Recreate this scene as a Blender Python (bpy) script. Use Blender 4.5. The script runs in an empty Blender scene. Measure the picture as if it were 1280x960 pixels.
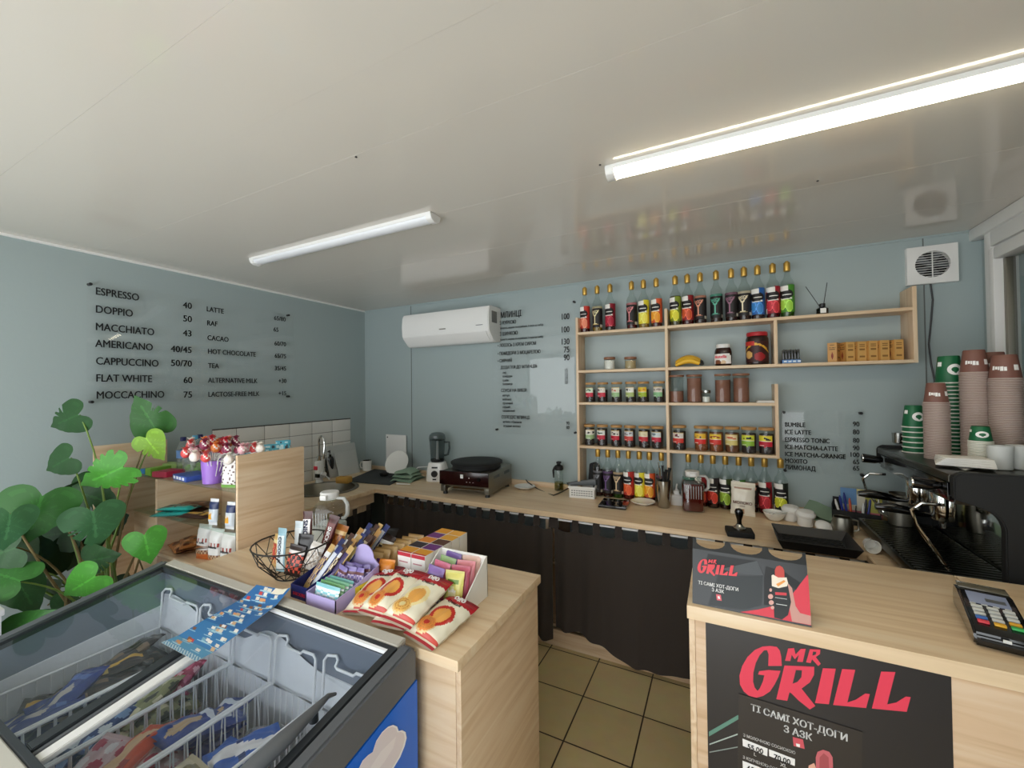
import bpy, bmesh, math, random
from mathutils import Vector, Matrix
random.seed(7)
SC = bpy.context.scene
COL = SC.collection
# ---------------------------------------------------------------- camera, world, exposure
F = 512.14
YAW, PITCH, ROLL = math.radians(26.85), math.radians(0.836), math.radians(-0.668)
CAM = Vector((0, 0, 1.6))
FWD = Vector((-math.sin(YAW)*math.cos(PITCH), math.cos(YAW)*math.cos(PITCH), math.sin(PITCH)))
_r = Vector((math.cos(YAW), math.sin(YAW), 0)); _u = _r.cross(FWD)
RGT = _r*math.cos(ROLL) + _u*math.sin(ROLL); UPV = RGT.cross(FWD)
cam = bpy.data.cameras.new('camera'); cam_o = bpy.data.objects.new('camera', cam); COL.objects.link(cam_o)
cam.sensor_width = 36; cam.lens = F/1280*36; cam.clip_start = 0.02; cam.clip_end = 100
cam_o.matrix_world = Matrix.Translation(CAM) @ Matrix((RGT, UPV, -FWD)).transposed().to_4x4()
SC.camera = cam_o
SC.view_settings.view_transform = 'Standard'; SC.view_settings.look = 'None'
SC.view_settings.gamma = 1; SC.view_settings.use_curve_mapping = False
SC.view_settings.exposure = 0.0
SC.cycles.max_bounces = 8; SC.cycles.transparent_max_bounces = 24
SC.cycles.caustics_reflective = False; SC.cycles.caustics_refractive = False
SC.cycles.sample_clamp_indirect = 4
W = bpy.data.worlds.new('daylight'); SC.world = W; W.use_nodes = True
WORLD_COLOR, WORLD_STRENGTH = (0.93, 0.975, 1.0), 3.7
W.node_tree.nodes['Background'].inputs[0].default_value = (*WORLD_COLOR, 1)
W.node_tree.nodes['Background'].inputs[1].default_value = WORLD_STRENGTH
LAMP_COLOR, LAMP_STRENGTH = (1.0, 0.9, 0.68), 15.0

def P(px, py, ax, val):
    """point of the real plane (axis ax = val) that the photo shows at pixel px, py"""
    d = RGT*((px-640)/F) - UPV*((py-480)/F) + FWD
    return CAM + d*((val-CAM[ax])/d[ax])

# ---------------------------------------------------------------- helpers
def on_plane(px, py, M):
    """local x, y on the plane M (its local xy plane) of the spot the photo shows at a pixel"""
    d = RGT*((px-640)/F) - UPV*((py-480)/F) + FWD; I = M.inverted(); o = I @ CAM; v = I.to_3x3() @ d; q = o + v*(-o.z/v.z); return (q.x, q.y)
def s2l(c): return c/12.92 if c <= 0.04045 else ((c+0.055)/1.055)**2.4
def hx(s):
    if not isinstance(s, str): return tuple(s)
    s = s.lstrip('#'); s = s if len(s) == 6 else ''.join(c*2 for c in s); return tuple(s2l(int(s[i:i+2], 16)/255) for i in (0, 2, 4))
MATS = {}
def mat(name, color='#808080', rough=0.5, metal=0.0, spec=0.5, emit=None, coat=0.0, bump=None):
    m = bpy.data.materials.new(name); m.use_nodes = True; MATS[name] = m
    b = m.node_tree.nodes['Principled BSDF']
    b.inputs['Base Color'].default_value = (*hx(color), 1)
    b.inputs['Roughness'].default_value = rough; b.inputs['Metallic'].default_value = metal
    b.inputs['Specular IOR Level'].default_value = spec
    b.inputs['Coat Weight'].default_value = coat; b.inputs['Coat Roughness'].default_value = 0.06
    if emit: b.inputs['Emission Color'].default_value = (*hx(emit[0]), 1); b.inputs['Emission Strength'].default_value = emit[1]
    if bump:
        n = m.node_tree.nodes; l = m.node_tree.links
        t = n.new('ShaderNodeTexCoord'); x = n.new('ShaderNodeTexNoise'); bp = n.new('ShaderNodeBump')
        x.inputs['Scale'].default_value = bump[0]; bp.inputs['Strength'].default_value = bump[1]; bp.inputs['Distance'].default_value = 0.01
        l.new(t.outputs['Object'], x.inputs['Vector']); l.new(x.outputs[0], bp.inputs['Height']); l.new(bp.outputs[0], b.inputs['Normal'])
    return m
def clear(name, tint='#ffffff', gloss=1.0, rough=0.02, ior=1.45, body=0.0, bodycol='#ffffff'):
    """thin clear glass or plastic: see-through with a fresnel shine"""
    m = bpy.data.materials.new(name); m.use_nodes = True; MATS[name] = m
    n = m.node_tree.nodes; l = m.node_tree.links; n.clear()
    out = n.new('ShaderNodeOutputMaterial'); mx = n.new('ShaderNodeMixShader'); fr = n.new('ShaderNodeFresnel')
    tr = n.new('ShaderNodeBsdfTransparent'); gl = n.new('ShaderNodeBsdfGlossy')
    tr.inputs[0].default_value = (*hx(tint), 1); gl.inputs['Roughness'].default_value = rough
    gl.inputs['Color'].default_value = (gloss, gloss, gloss, 1)
    fr.inputs[0].default_value = ior
    a = tr
    if body:
        df = n.new('ShaderNodeBsdfDiffuse'); df.inputs[0].default_value = (*hx(bodycol), 1)
        m2 = n.new('ShaderNodeMixShader'); m2.inputs[0].default_value = body
        l.new(tr.outputs[0], m2.inputs[1]); l.new(df.outputs[0], m2.inputs[2]); a = m2
    ge = n.new('ShaderNodeNewGeometry'); iv = n.new('ShaderNodeMath'); iv.operation = 'SUBTRACT'; iv.inputs[0].default_value = 1; iv.use_clamp = True; ml = n.new('ShaderNodeMath'); ml.operation = 'MULTIPLY'
    l.new(ge.outputs['Backfacing'], iv.inputs[1]); l.new(fr.outputs[0], ml.inputs[0]); l.new(iv.outputs[0], ml.inputs[1])
    l.new(ml.outputs[0], mx.inputs[0]); l.new(a.outputs[0], mx.inputs[1]); l.new(gl.outputs[0], mx.inputs[2])
    l.new(mx.outputs[0], out.inputs[0]); return m
def wood(name, axis, c1, c2, c3, scale=1.0, rough=0.45):
    """oak-effect board with the grain along axis 0, 1 or 2"""
    m = mat(name, c1, rough); n = m.node_tree.nodes; l = m.node_tree.links; b = n['Principled BSDF']
    t = n.new('ShaderNodeTexCoord'); mp = n.new('ShaderNodeMapping'); sc = [26*scale]*3; sc[axis] = 1.6*scale
    mp.inputs['Scale'].default_value = sc
    a = n.new('ShaderNodeTexNoise'); a.inputs['Scale'].default_value = 1; a.inputs['Detail'].default_value = 6; a.inputs['Distortion'].default_value = 1.2
    r = n.new('ShaderNodeValToRGB'); e = r.color_ramp.elements
    e[0].position = 0.30; e[0].color = (*hx(c2), 1); e[1].position = 0.72; e[1].color = (*hx(c3), 1)
    x = e.new(0.5); x.color = (*hx(c1), 1)
    l.new(t.outputs['Object'], mp.inputs[0]); l.new(mp.outputs[0], a.inputs['Vector']); l.new(a.outputs[0], r.inputs[0]); l.new(r.outputs[0], b.inputs['Base Color'])
    return m
def attr_mat(name, rough=0.45, coat=0.0, trans=0.0):
    """printed surface: the colour of each printed patch is stored with its faces"""
    m = mat(name, '#ffffff', rough, coat=coat); n = m.node_tree.nodes; l = m.node_tree.links
    a = n.new('ShaderNodeAttribute'); a.attribute_name = 'Print'; l.new(a.outputs['Color'], n['Principled BSDF'].inputs['Base Color'])
    return m

class MB:
    """collects shapes; build() links them as ONE mesh object"""
    def __init__(s): s.v = []; s.f = []; s.m = []; s.c = []; s.M = Matrix()
    def add(s, vs, fs, m=0, c=None):
        o = len(s.v); s.v += [s.M @ Vector(v) for v in vs]
        for i, f in enumerate(fs):
            s.f.append([o+k for k in f]); s.m.append(m); s.c.append(c[i] if isinstance(c, list) else c)
        return s
    def box(s, x0, x1, y0, y1, z0, z1, m=0, c=None, bev=0.0, M=None):
        bm = bmesh.new(); bmesh.ops.create_cube(bm, size=1)
        for v in bm.verts: v.co = Vector(((x0+x1)/2+v.co.x*(x1-x0), (y0+y1)/2+v.co.y*(y1-y0), (z0+z1)/2+v.co.z*(z1-z0)))
        if bev: bmesh.ops.bevel(bm, geom=bm.edges[:], offset=bev, segments=2, profile=0.6, affect='EDGES')
        return s.bm(bm, m, c, M)
    def bm(s, bm, m=0, c=None, M=None):
        bm.verts.index_update(); vs = [(M @ v.co if M else v.co.copy()) for v in bm.verts]
        fs = [[v.index for v in f.verts] for f in bm.faces]; bm.free(); return s.add(vs, fs, m, c)
    def lathe(s, prof, n=20, m=0, c=None, M=None, cap0=True, cap1=True, sx=1, sy=1):
        vs = []; fs = []
        for r, z in prof:
            for k in range(n):
                a = 2*math.pi*k/n; vs.append(Vector((r*math.cos(a)*sx, r*math.sin(a)*sy, z)))
        for i in range(len(prof)-1):
            for k in range(n):
                k2 = (k+1) % n; fs.append([i*n+k, i*n+k2, (i+1)*n+k2, (i+1)*n+k])
        if cap0: fs.append(list(range(n))[::-1])
        if cap1: fs.append([(len(prof)-1)*n+k for k in range(n)])
        if M: vs = [M @ v for v in vs]
        return s.add(vs, fs, m, c)
    def tube(s, pts, r, n=8, m=0, c=None, closed=False):
        pts = [Vector(p) for p in pts]; N = len(pts); vs = []; fs = []
        rs = r if isinstance(r, (list, tuple)) else [r]*N
        up = Vector((0, 0, 1)); prev = None
        for i, p in enumerate(pts):
            if closed: t = pts[(i+1) % N]-pts[i-1]
            else: t = pts[min(i+1, N-1)]-pts[max(i-1, 0)]
            t = t.normalized() if t.length > 1e-9 else Vector((0, 0, 1))
            if prev is None:
                a = t.cross(up if abs(t.z) < 0.9 else Vector((1, 0, 0))).normalized()
            else:
                a = (prev - t*prev.dot(t)); a = a.normalized() if a.length > 1e-6 else t.orthogonal().normalized()
            prev = a; b = t.cross(a)
            for k in range(n):
                q = 2*math.pi*k/n; vs.append(p + (a*math.cos(q)+b*math.sin(q))*rs[i])
        for i in range(N if closed else N-1):
            j = (i+1) % N
            for k in range(n):
                k2 = (k+1) % n; fs.append([i*n+k, i*n+k2, j*n+k2, j*n+k])
        if not closed: fs.append(list(range(n))[::-1]); fs.append([(N-1)*n+k for k in range(n)])
        return s.add(vs, fs, m, c)
    def grid(s, nu, nv, pos, col=None, m=0, flip=False):
        vs = [pos(i/nu, j/nv) for j in range(nv+1) for i in range(nu+1)]; fs = []; cs = []
        for j in range(nv):
            for i in range(nu):
                c = col((i+0.5)/nu, (j+0.5)/nv) if col else None
                if c == 'skip': continue
                q = [j*(nu+1)+i, j*(nu+1)+i+1, (j+1)*(nu+1)+i+1, (j+1)*(nu+1)+i]
                fs.append(q[::-1] if flip else q); cs.append(c)
        return s.add(vs, fs, m, cs)
    def prism(s, poly, h, m=0, c=None, M=None, bev=0.0):
        """2D outline (x, y) given depth h along z"""
        bm = bmesh.new(); vs = [bm.verts.new((x, y, 0)) for x, y in poly]; f = bm.faces.new(vs)
        if f.calc_area() and h:
            r = bmesh.ops.extrude_face_region(bm, geom=[f])
            for e in r['geom']:
                if isinstance(e, bmesh.types.BMVert): e.co.z += h
        bm.normal_update(); bmesh.ops.recalc_face_normals(bm, faces=bm.faces[:])
        if bev: bmesh.ops.bevel(bm, geom=bm.edges[:], offset=bev, segments=2, affect='EDGES')
        return s.bm(bm, m, c, M)
    def sphere(s, c0, r, m=0, c=None, sc=(1, 1, 1), M=None):
        bm = bmesh.new(); bmesh.ops.create_uvsphere(bm, u_segments=16, v_segments=10, radius=r)
        T = Matrix.Translation(Vector(c0)) @ Matrix.Diagonal((*sc, 1)); return s.bm(bm, m, c, (M @ T) if M else T)
    def build(s, name, mats, parent=None, label=None, smooth=35, loc=None):
        me = bpy.data.meshes.new(name); me.from_pydata([tuple(v) for v in s.v], [], s.f)
        ml = mats if isinstance(mats, (list, tuple)) else [mats]
        for x in ml: me.materials.append(MATS[x] if isinstance(x, str) else x)
        me.polygons.foreach_set('material_index', s.m)
        if any(c is not None for c in s.c):
            at = me.color_attributes.new('Print', 'FLOAT_COLOR', 'CORNER'); buf = []
            for p in me.polygons:
                c = s.c[p.index]; c = hx(c) if c is not None else (0.8, 0.8, 0.8)
                buf += [c[0], c[1], c[2], 1.0]*p.loop_total
            at.data.foreach_set('color', buf)
        if smooth:
            me.polygons.foreach_set('use_smooth', [True]*len(me.polygons)); me.set_sharp_from_angle(angle=math.radians(smooth))
        me.validate(); me.update()
        o = bpy.data.objects.new(name, me); COL.objects.link(o)
        if parent: o.parent = parent
        if loc: o.location = loc
        if label: o['label'] = label
        return o

LABELS = {}
def tag(o, label, cat, group=None, kind=None):
    o['label'] = label; o['category'] = cat
    if group: o['group'] = group
    if kind: o['kind'] = kind
    return o
def thing(name, label, cat, loc=(0, 0, 0), rz=0.0, group=None):
    o = bpy.data.objects.new(name, None); COL.objects.link(o); o.empty_display_size = 0.05
    o.location = loc; o.rotation_euler = (0, 0, rz); return tag(o, label, cat, group)
def struct(o, label=None):
    o['kind'] = 'structure'
    if label: o['label'] = label
    return o
def dup(root, loc, rz=None, label=None, group=None):
    r = root.copy(); COL.objects.link(r); r.location = loc
    if rz is not None: r.rotation_euler = (0, 0, rz)
    if label: r['label'] = label
    if group: r['group'] = group
    for ch in list(root.children):
        c = ch.copy(); COL.objects.link(c); c.parent = r
        for g in list(ch.children):
            d = g.copy(); COL.objects.link(d); d.parent = c
    return r
def frame(o, x, y, z=None):
    """matrix with the given origin and axes"""
    x = Vector(x).normalized(); y = Vector(y); y = (y-x*y.dot(x)).normalized(); z = x.cross(y)
    M = Matrix((x, y, z)).transposed().to_4x4(); M.translation = Vector(o); return M
def lettering(lines, m, parent, M, name='lettering', label=None, depth=0.0004):
    """lines: (string, x, y, size, align, x-scale, weight, slant) on the local plane M, all in ONE mesh"""
    b = MB()
    for L in lines:
        s, x, y, size, al, xs, wt, sl = (list(L)+['LEFT', 1.0, 0.0, 0.0][len(L)-4:])[:8]
        cu = bpy.data.curves.new('t', 'FONT'); cu.body = s; cu.size = size; cu.align_x = al; cu.shear = sl
        cu.resolution_u = 3; cu.extrude = depth; cu.fill_mode = 'BOTH' if depth else 'FRONT'
        ob = bpy.data.objects.new('t', cu); COL.objects.link(ob)
        dg = bpy.context.evaluated_depsgraph_get(); me = bpy.data.meshes.new_from_object(ob.evaluated_get(dg))
        q = wt*size
        for ox, oy in (((-q, 0), (q, 0), (0, q)) if q else ((0, 0),)):
            T = M @ Matrix.Translation((x+ox, y+oy, depth+abs(ox+oy*0.5)*0.002)) @ Matrix.Diagonal((xs, 1, 1, 1))
            b.add([T @ v.co for v in me.vertices], [list(p.vertices) for p in me.polygons])
        bpy.data.objects.remove(ob); bpy.data.curves.remove(cu); bpy.data.meshes.remove(me)
    return b.build(name, m, parent, label, smooth=0)
def poly_print(polys, parent, M, name='printed_design', lift=0.0006, label=None):
    """flat printed shapes on the local plane M: list of (points, colour)"""
    b = MB()
    for i, (pts, c) in enumerate(polys):
        bm = bmesh.new(); f = bm.faces.new([bm.verts.new((x, y, lift+i*0.00012)) for x, y in pts]); bm.normal_update()
        if f.normal.z < 0: f.normal_flip()
        bmesh.ops.triangulate(bm, faces=bm.faces[:]); b.bm(bm, 0, hx(c), M)
    return b.build(name, 'printed_paper', parent, label, smooth=0)
def pillow(w, l, t, col, nu=14, nv=20, wr=0.15, seed=0, back=None, fin=0.08):
    """sealed wrapper lying in the xy plane: width w (x), length l (y), puffed to thickness t, flat crimped ends"""
    rd = random.Random(seed); ph = [rd.uniform(0, 6.3) for _ in range(6)]
    def prof(u, v):
        a = 1-abs(2*u-1)**3; e = min(v, 1-v)/fin
        b = 0.06 if e < 1 else (1-abs((2*v-1)/(1-2*fin+1e-6))**6 if abs(2*v-1) < 1-2*fin else 0.06)
        w_ = 1+wr*(math.sin(9*u+7*v+ph[0])*0.5+math.sin(17*v+ph[1]+4*u)*0.5+math.sin(23*u-9*v+ph[2])*0.3)
        return max(0.02, a**0.6*max(0.05, b)**0.6*w_)
    b = MB()
    def pos(sgn):
        def f(u, v):
            x = (u-0.5)*w*(1-0.05*math.sin(math.pi*v)+0.015*math.sin(31*v+ph[3])); y = (v-0.5)*l
            return Vector((x, y, sgn*t*0.5*prof(u, v)))
        return f
    b.grid(nu, nv, pos(1), col); b.grid(nu, nv, pos(-1), back or col, flip=True)
    return b
def lay(b, M):
    b.v = [M @ v for v in b.v]; return b
def rot(ax, deg): return Matrix.Rotation(math.radians(deg), 4, ax)
def T(x, y=None, z=None): return Matrix.Translation(Vector((x, y, z)) if y is not None else Vector(x))
# ---------------------------------------------------------------- materials
mat('wall_paint', '#a2afaf', 0.42, bump=(60, 0.04))
mat('ceiling_pvc', '#d4cec4', 0.08, spec=0.6)
mat('groove', '#6b6f6c', 0.8)
mat('white_plastic', '#e8e7e4', 0.35); mat('white_gloss', '#f0efec', 0.15)
mat('grey_plastic', '#55585a', 0.45); mat('dark_plastic', '#1c1c1e', 0.4); mat('black_gloss', '#0b0b0c', 0.12, coat=0.5)
mat('black_matt', '#141414', 0.7); mat('black_wire', '#17130f', 0.45)
mat('white_wire', '#f4f6f8', 0.4); mat('steel', '#b9b8b2', 0.25, metal=1.0); mat('brushed_steel', '#8f8b80', 0.38, metal=1.0)
mat('chrome', '#d8d8d4', 0.08, metal=1.0); mat('gold_cap', '#c9a04c', 0.35, metal=0.6)
mat('white_ceramic', '#ecebe6', 0.12); mat('lamp_off', '#eceef2', 0.3)
mat('lamp_on', '#ffffff', 0.4, emit=(LAMP_COLOR, LAMP_STRENGTH))
mat('curtain_cloth', '#3a322d', 0.9, bump=(900, 0.1)); mat('soil', '#3a2a1c', 0.95, bump=(90, 0.6))
mat('letter_black', '#14181a', 0.5); mat('letter_white', '#f1efec', 0.5); mat('letter_red', '#e4364c', 0.5)
mat('poster_black', '#2b2727', 0.33); mat('tent_black', '#26282a', 0.3)
mat('grout', '#4a4640', 0.9); mat('tile_white', '#e6e4de', 0.12)
mat('freezer_grey', '#5d6064', 0.42); mat('freezer_dark', '#2c3034', 0.35); mat('freezer_beige', '#bdb9ae', 0.4)
mat('freezer_liner', '#f0f3f7', 0.55, bump=(30, 0.15)); mat('freezer_liner_grey', '#7d8694', 0.4)
mat('freezer_blue', '#0a68d6', 0.3)
mat('sponge', '#d2a04e', 0.9, bump=(200, 0.5)); mat('cloth_green', '#8da68f', 0.8, bump=(80, 0.2)); mat('mat_dark', '#3c3f40', 0.85)
mat('bamboo', '#b98c55', 0.5); mat('copper_lid', '#8c5f45', 0.4); mat('kraft', '#c89656', 0.7)
mat('liquid_dark', '#2a0d0b', 0.15); mat('liquid_red', '#4c0b10', 0.12); mat('cocoa', '#8a5a48', 0.85); mat('jar_fill', '#241410', 0.8)
mat('cup_brown', '#7b5348', 0.6); mat('cup_rim', '#b5a49c', 0.6); mat('cup_green', '#14633c', 0.5); mat('cup_rim_white', '#e6e4da', 0.5)
mat('paper_white', '#efece6', 0.7); mat('banana', '#e8b52b', 0.5); mat('red_lid', '#b3202b', 0.35)
mat('lilac_card', '#b9abdc', 0.55); mat('navy_card', '#1b2460', 0.45); mat('purple_plastic', '#a070d0', 0.3)
mat('stem_green', '#6f8a3a', 0.5); mat('stem_brown', '#7a6a42', 0.7)
mat('shutter', '#474d45', 0.6)
clear('acrylic', '#ffffff', 1.0, 0.03); clear('glass', '#f4f8f7', 1.0, 0.02); clear('shelf_glass', '#eef5f1', 1.0, 0.02)
clear('bottle_glass', '#f3f6f4', 1.0, 0.03, 1.5); clear('freezer_glass', '#f6f8fa', 1.0, 0.02, 1.5)
clear('smoke_plastic', '#c2c6c7', 1.0, 0.08, 1.4); clear('clear_plastic', '#e6eae8', 1.0, 0.08, 1.4, 0.12); clear('frosted', '#dfe4e0', 0.6, 0.3, 1.3, 0.45)
clear('oil_glass', '#b7b765', 1.0, 0.03, 1.45); clear('red_juice', '#5a1514', 1.0, 0.03, 1.4, 0.55, '#3c0a08')
attr_mat('printed_paper', 0.5); attr_mat('printed_foil', 0.3, coat=0.15); attr_mat('leaf_green', 0.38)
OAK = ('#dec2a0', '#cfae89', '#e6d0b2')
for a, nm in ((0, 'oak_x'), (1, 'oak_y'), (2, 'oak_z')): wood(nm, a, *OAK)
for a, nm in ((0, 'oak_top_x'), (1, 'oak_top_y')): wood(nm, a, '#e5caa6', '#d6b790', '#ead5b6', 0.8, 0.38)
wood('oak_pale', 0, '#d3b391', '#c09d78', '#dcc2a4', 0.9, 0.42)
def tile_floor():
    m = mat('floor_tile', '#a08a5c', 0.35); n = m.node_tree.nodes; l = m.node_tree.links; b = n['Principled BSDF']
    t = n.new('ShaderNodeTexCoord'); mp = n.new('ShaderNodeMapping'); br = n.new('ShaderNodeTexBrick')
    mp.inputs['Location'].default_value = (0.661/0.3025, -2.387/0.3025, 0); mp.inputs['Scale'].default_value = (1/0.3025, 1/0.3025, 1)
    br.offset = 0; br.squash = 1; br.inputs['Scale'].default_value = 1
    br.inputs['Brick Width'].default_value = 1; br.inputs['Row Height'].default_value = 1; br.inputs['Mortar Size'].default_value = 0.012
    br.inputs['Mortar Smooth'].default_value = 0.1
    br.inputs['Color1'].default_value = (*hx('#c9b689'), 1); br.inputs['Color2'].default_value = (*hx('#c2ae80'), 1); br.inputs['Mortar'].default_value = (*hx('#2e2318'), 1)
    nz = n.new('ShaderNodeTexNoise'); nz.inputs['Scale'].default_value = 14; mx = n.new('ShaderNodeMix'); mx.data_type = 'RGBA'; mx.blend_type = 'OVERLAY'; mx.inputs[0].default_value = 0.12
    l.new(t.outputs['Object'], mp.inputs[0]); l.new(mp.outputs[0], br.inputs['Vector']); l.new(br.outputs['Color'], mx.inputs[6]); l.new(t.outputs['Object'], nz.inputs['Vector']); l.new(nz.outputs['Color'], mx.inputs[7]); l.new(mx.outputs[2], b.inputs['Base Color'])
tile_floor()
mat('dark_steel', '#55534b', 0.3, metal=1.0)
MATS['leaf_green'].node_tree.nodes['Principled BSDF'].inputs['Specular IOR Level'].default_value = 0.3
# ---------------------------------------------------------------- room
YW, XL, XR, ZC, YF = 2.89, -3.052, 1.185, 2.38, -0.65
ZT = 0.865                                            # worktop height
struct(MB().box(XL-0.1, XR+0.1, YF-0.1, YW+0.1, -0.1, 0).build('floor', 'floor_tile'), 'beige square floor tiles with dark grout')
b = MB(); y = 0.965-0.2475*11
while y < YW:
    b.box(XL-0.1, XR+0.1, y+0.0002, min(y+0.2475, YW+0.1)-0.0002, ZC+(0.0003 if int(round(y*4)) % 2 else 0), ZC+0.02); y += 0.2475
b.box(XL-0.1, XR+0.1, YF-0.1, YW+0.1, ZC+0.021, ZC+0.08)
struct(b.build('ceiling', 'ceiling_pvc', smooth=0), 'glossy white ceiling of long plastic panels')
struct(MB().box(XL-0.1, XR+0.1, YW, YW+0.1, 0, ZC).build('wall_back', 'wall_paint'), 'blue grey back wall')
struct(MB().box(XL-0.1, XL, YF-0.1, YW, 0, ZC).build('wall_left', 'wall_paint'), 'blue grey left wall')
WY0, WY1, WZ0, WZ1 = 0.95, 2.79, 1.0, 2.325
b = MB(); b.box(XR, XR+0.1, WY1, YW, 0, ZC); b.box(XR, XR+0.1, YF-0.1, WY0, 0, ZC); b.box(XR, XR+0.1, WY0, WY1, 0, WZ0); b.box(XR, XR+0.1, WY0, WY1, WZ1, ZC)
struct(b.build('wall_right', 'wall_paint'), 'blue grey right wall around the window')
b = MB(); b.box(XL, XL+0.08, YF-0.1, YF, 0, ZC); b.box(0.55, XR, YF-0.1, YF, 0, ZC); b.box(XL+0.08, 0.55, YF-0.1, YF, 2.26, ZC); b.box(-0.9, -0.82, YF-0.1, YF, 0, 2.26)  # unseen front; right part closed off so daylight fades towards the right
struct(b.build('wall_front', 'wall_paint'), 'unseen shop front, open to the street, closed at right to dim that side')
# joints between the wall boards, corner beads
struct(MB().box(-2.482, -2.476, YW-0.002, YW, ZT, ZC).build('trim_1', 'groove'))
xs = P(1158, 480, 1, YW).x
struct(MB().box(xs-0.002, xs+0.003, YW-0.002, YW, ZT, ZC).build('trim_2', 'groove'))
struct(MB().box(XL, XL+0.012, YF, YW, ZC-0.012, ZC).build('trim_3', 'white_plastic'))
struct(MB().box(XL, XR, YW-0.01, YW, ZC-0.01, ZC).build('trim_4', 'wall_paint'))
struct(MB().box(XR-0.05, XR, WY0-0.3, YW, ZC-0.06, ZC, bev=0.012).build('trim_5', 'white_plastic'))
# window with its frame, panes and a lowered shutter outside
wf = MB()
wf.box(XR-0.035, XR+0.06, WY1-0.05, WY1, WZ0, WZ1, bev=0.006); wf.box(XR-0.035, XR+0.06, WY0, WY0+0.075, WZ0, WZ1, bev=0.006)
wf.box(XR-0.035, XR+0.06, WY0+0.0755, WY1-0.0505, WZ1-0.075, WZ1, bev=0.004); wf.box(XR-0.035, XR+0.06, WY0+0.0755, WY1-0.0505, WZ0, WZ0+0.075, bev=0.004)
wo = struct(wf.build('window_1', 'white_plastic'), 'white framed window in the right wall')
ws = MB(); ws.box(XR-0.045, XR+0.03, WY1-0.092, WY1-0.052, WZ0+0.09, WZ1-0.09, bev=0.008); ws.box(XR-0.045, XR+0.03, 1.85, 1.91, WZ0+0.09, WZ1-0.09, bev=0.008)
ws.box(XR-0.045, XR+0.03, 1.9105, WY1-0.0925, WZ1-0.145, WZ1-0.0905, bev=0.008); ws.box(XR-0.045, XR+0.03, 1.9105, WY1-0.0925, WZ0+0.0905, WZ0+0.145, bev=0.008)
ws.box(XR-0.02, XR+0.03, 1.91, WY1-0.0505, WZ1-0.0895, WZ1-0.0755); MB().box(XR-0.012, XR+0.02, WY1-0.115, WY1-0.0925, WZ0+0.146, WZ1-0.146, bev=0.003).build('gasket', 'brushed_steel', wo); ws.build('sash', 'white_plastic', wo)
MB().box(XR, XR+0.006, 1.9, WY1-0.093, WZ0+0.13, WZ1-0.13).build('pane', 'glass', wo)
MB().box(XR, XR+0.006, WY0+0.07, 1.86, WZ0+0.07, WZ1-0.07).build('pane', 'glass', wo)
b = MB(); z = WZ0-0.05
while z < WZ1+0.1: b.box(XR+0.11, XR+0.125, WY0-0.1, WY1+0.12, z, z+0.0345, bev=0.005); z += 0.035
b.build('shutter', 'shutter', wo)
MB().box(XR-0.12, XR, WY0-0.1, YW, WZ0-0.03, WZ0, bev=0.006).build('window_sill', 'white_plastic', wo)
# white tiled splashback on the left wall
b = MB(); y1 = 2.703; z1 = 1.352; b.box(XL, XL+0.006, 1.55, y1, ZT, z1, m=1)
for i in range(6):
    for j in range(5):
        a = y1-0.2*i; c = z1-0.002-0.1*j
        if c-0.098 < ZT: b.box(XL+0.002, XL+0.009, max(1.55, a-0.198), a-0.002, ZT, c, bev=0.0012)
        else: b.box(XL+0.002, XL+0.009, max(1.55, a-0.198), a-0.002, c-0.097, c, bev=0.0012)
b.box(XL, XL+0.01, 1.55, y1, z1, z1+0.006, m=1)
struct(b.build('trim_6', ['tile_white', 'grout']), 'white tiled splashback with dark grout over the sink')

# ---------------------------------------------------------------- ceiling lamps
def lamp(x0, x1, y, on, label):
    t = thing('ceiling_light', label, 'light', (x0, y, ZC), 0, 'long ceiling lights')
    L = x1-x0; pr = [(-0.037, 0), (0.037, 0), (0.034, -0.016), (0.02, -0.03), (-0.02, -0.03), (-0.034, -0.016)]
    M = frame((0, 0, 0), (0, 1, 0), (0, 0, 1))       # outline in YZ, depth along X
    MB().prism([(-0.037, 0), (0.037, 0), (0.035, -0.014), (-0.035, -0.014)], L-0.04, M=T(0.02, 0, 0) @ M).build('housing', 'white_plastic', t)
    dif = [(-0.033, -0.0145)]+[(-0.033*math.cos(a), -0.0145-0.018*math.sin(a)) for a in [math.pi*k/12 for k in range(1, 12)]]+[(0.033, -0.0145)]
    MB().prism(dif, L-0.06, M=T(0.03, 0, 0) @ M).build('diffuser', 'lamp_on' if on else 'lamp_off', t, 'glowing white cover' if on else None)
    for xx in (0, L-0.03): MB().prism([(-0.038, 0), (0.038, 0), (0.038, -0.012), (0.03, -0.028), (0.015, -0.036), (-0.015, -0.036), (-0.03, -0.028), (-0.038, -0.012)], 0.03, M=T(xx, 0, 0) @ M, bev=0.002).build('end_cap', 'white_plastic', t)
    return t
lamp(-2.41, -1.105, 1.455, False, 'long ceiling light that is switched off, in the middle of the ceiling')
lamp(-0.345, 1.0, 1.455, True, 'long ceiling light glowing bright white above the counter')
for (px, py) in ((750, 206), (445, 196), (1022, 226)):
    p = P(px, py, 2, ZC); o = MB().lathe([(0.004, -0.002), (0.004, 0.0)], 10).build('screw', 'dark_plastic', loc=(p.x, p.y, ZC))
    tag(o, {750: 'dark screw head in the ceiling beside the glowing light', 445: 'faint screw head in the bare ceiling left of the glowing light', 1022: 'small screw in the ceiling between the glowing light and the fan'}[px], 'screw')

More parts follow.
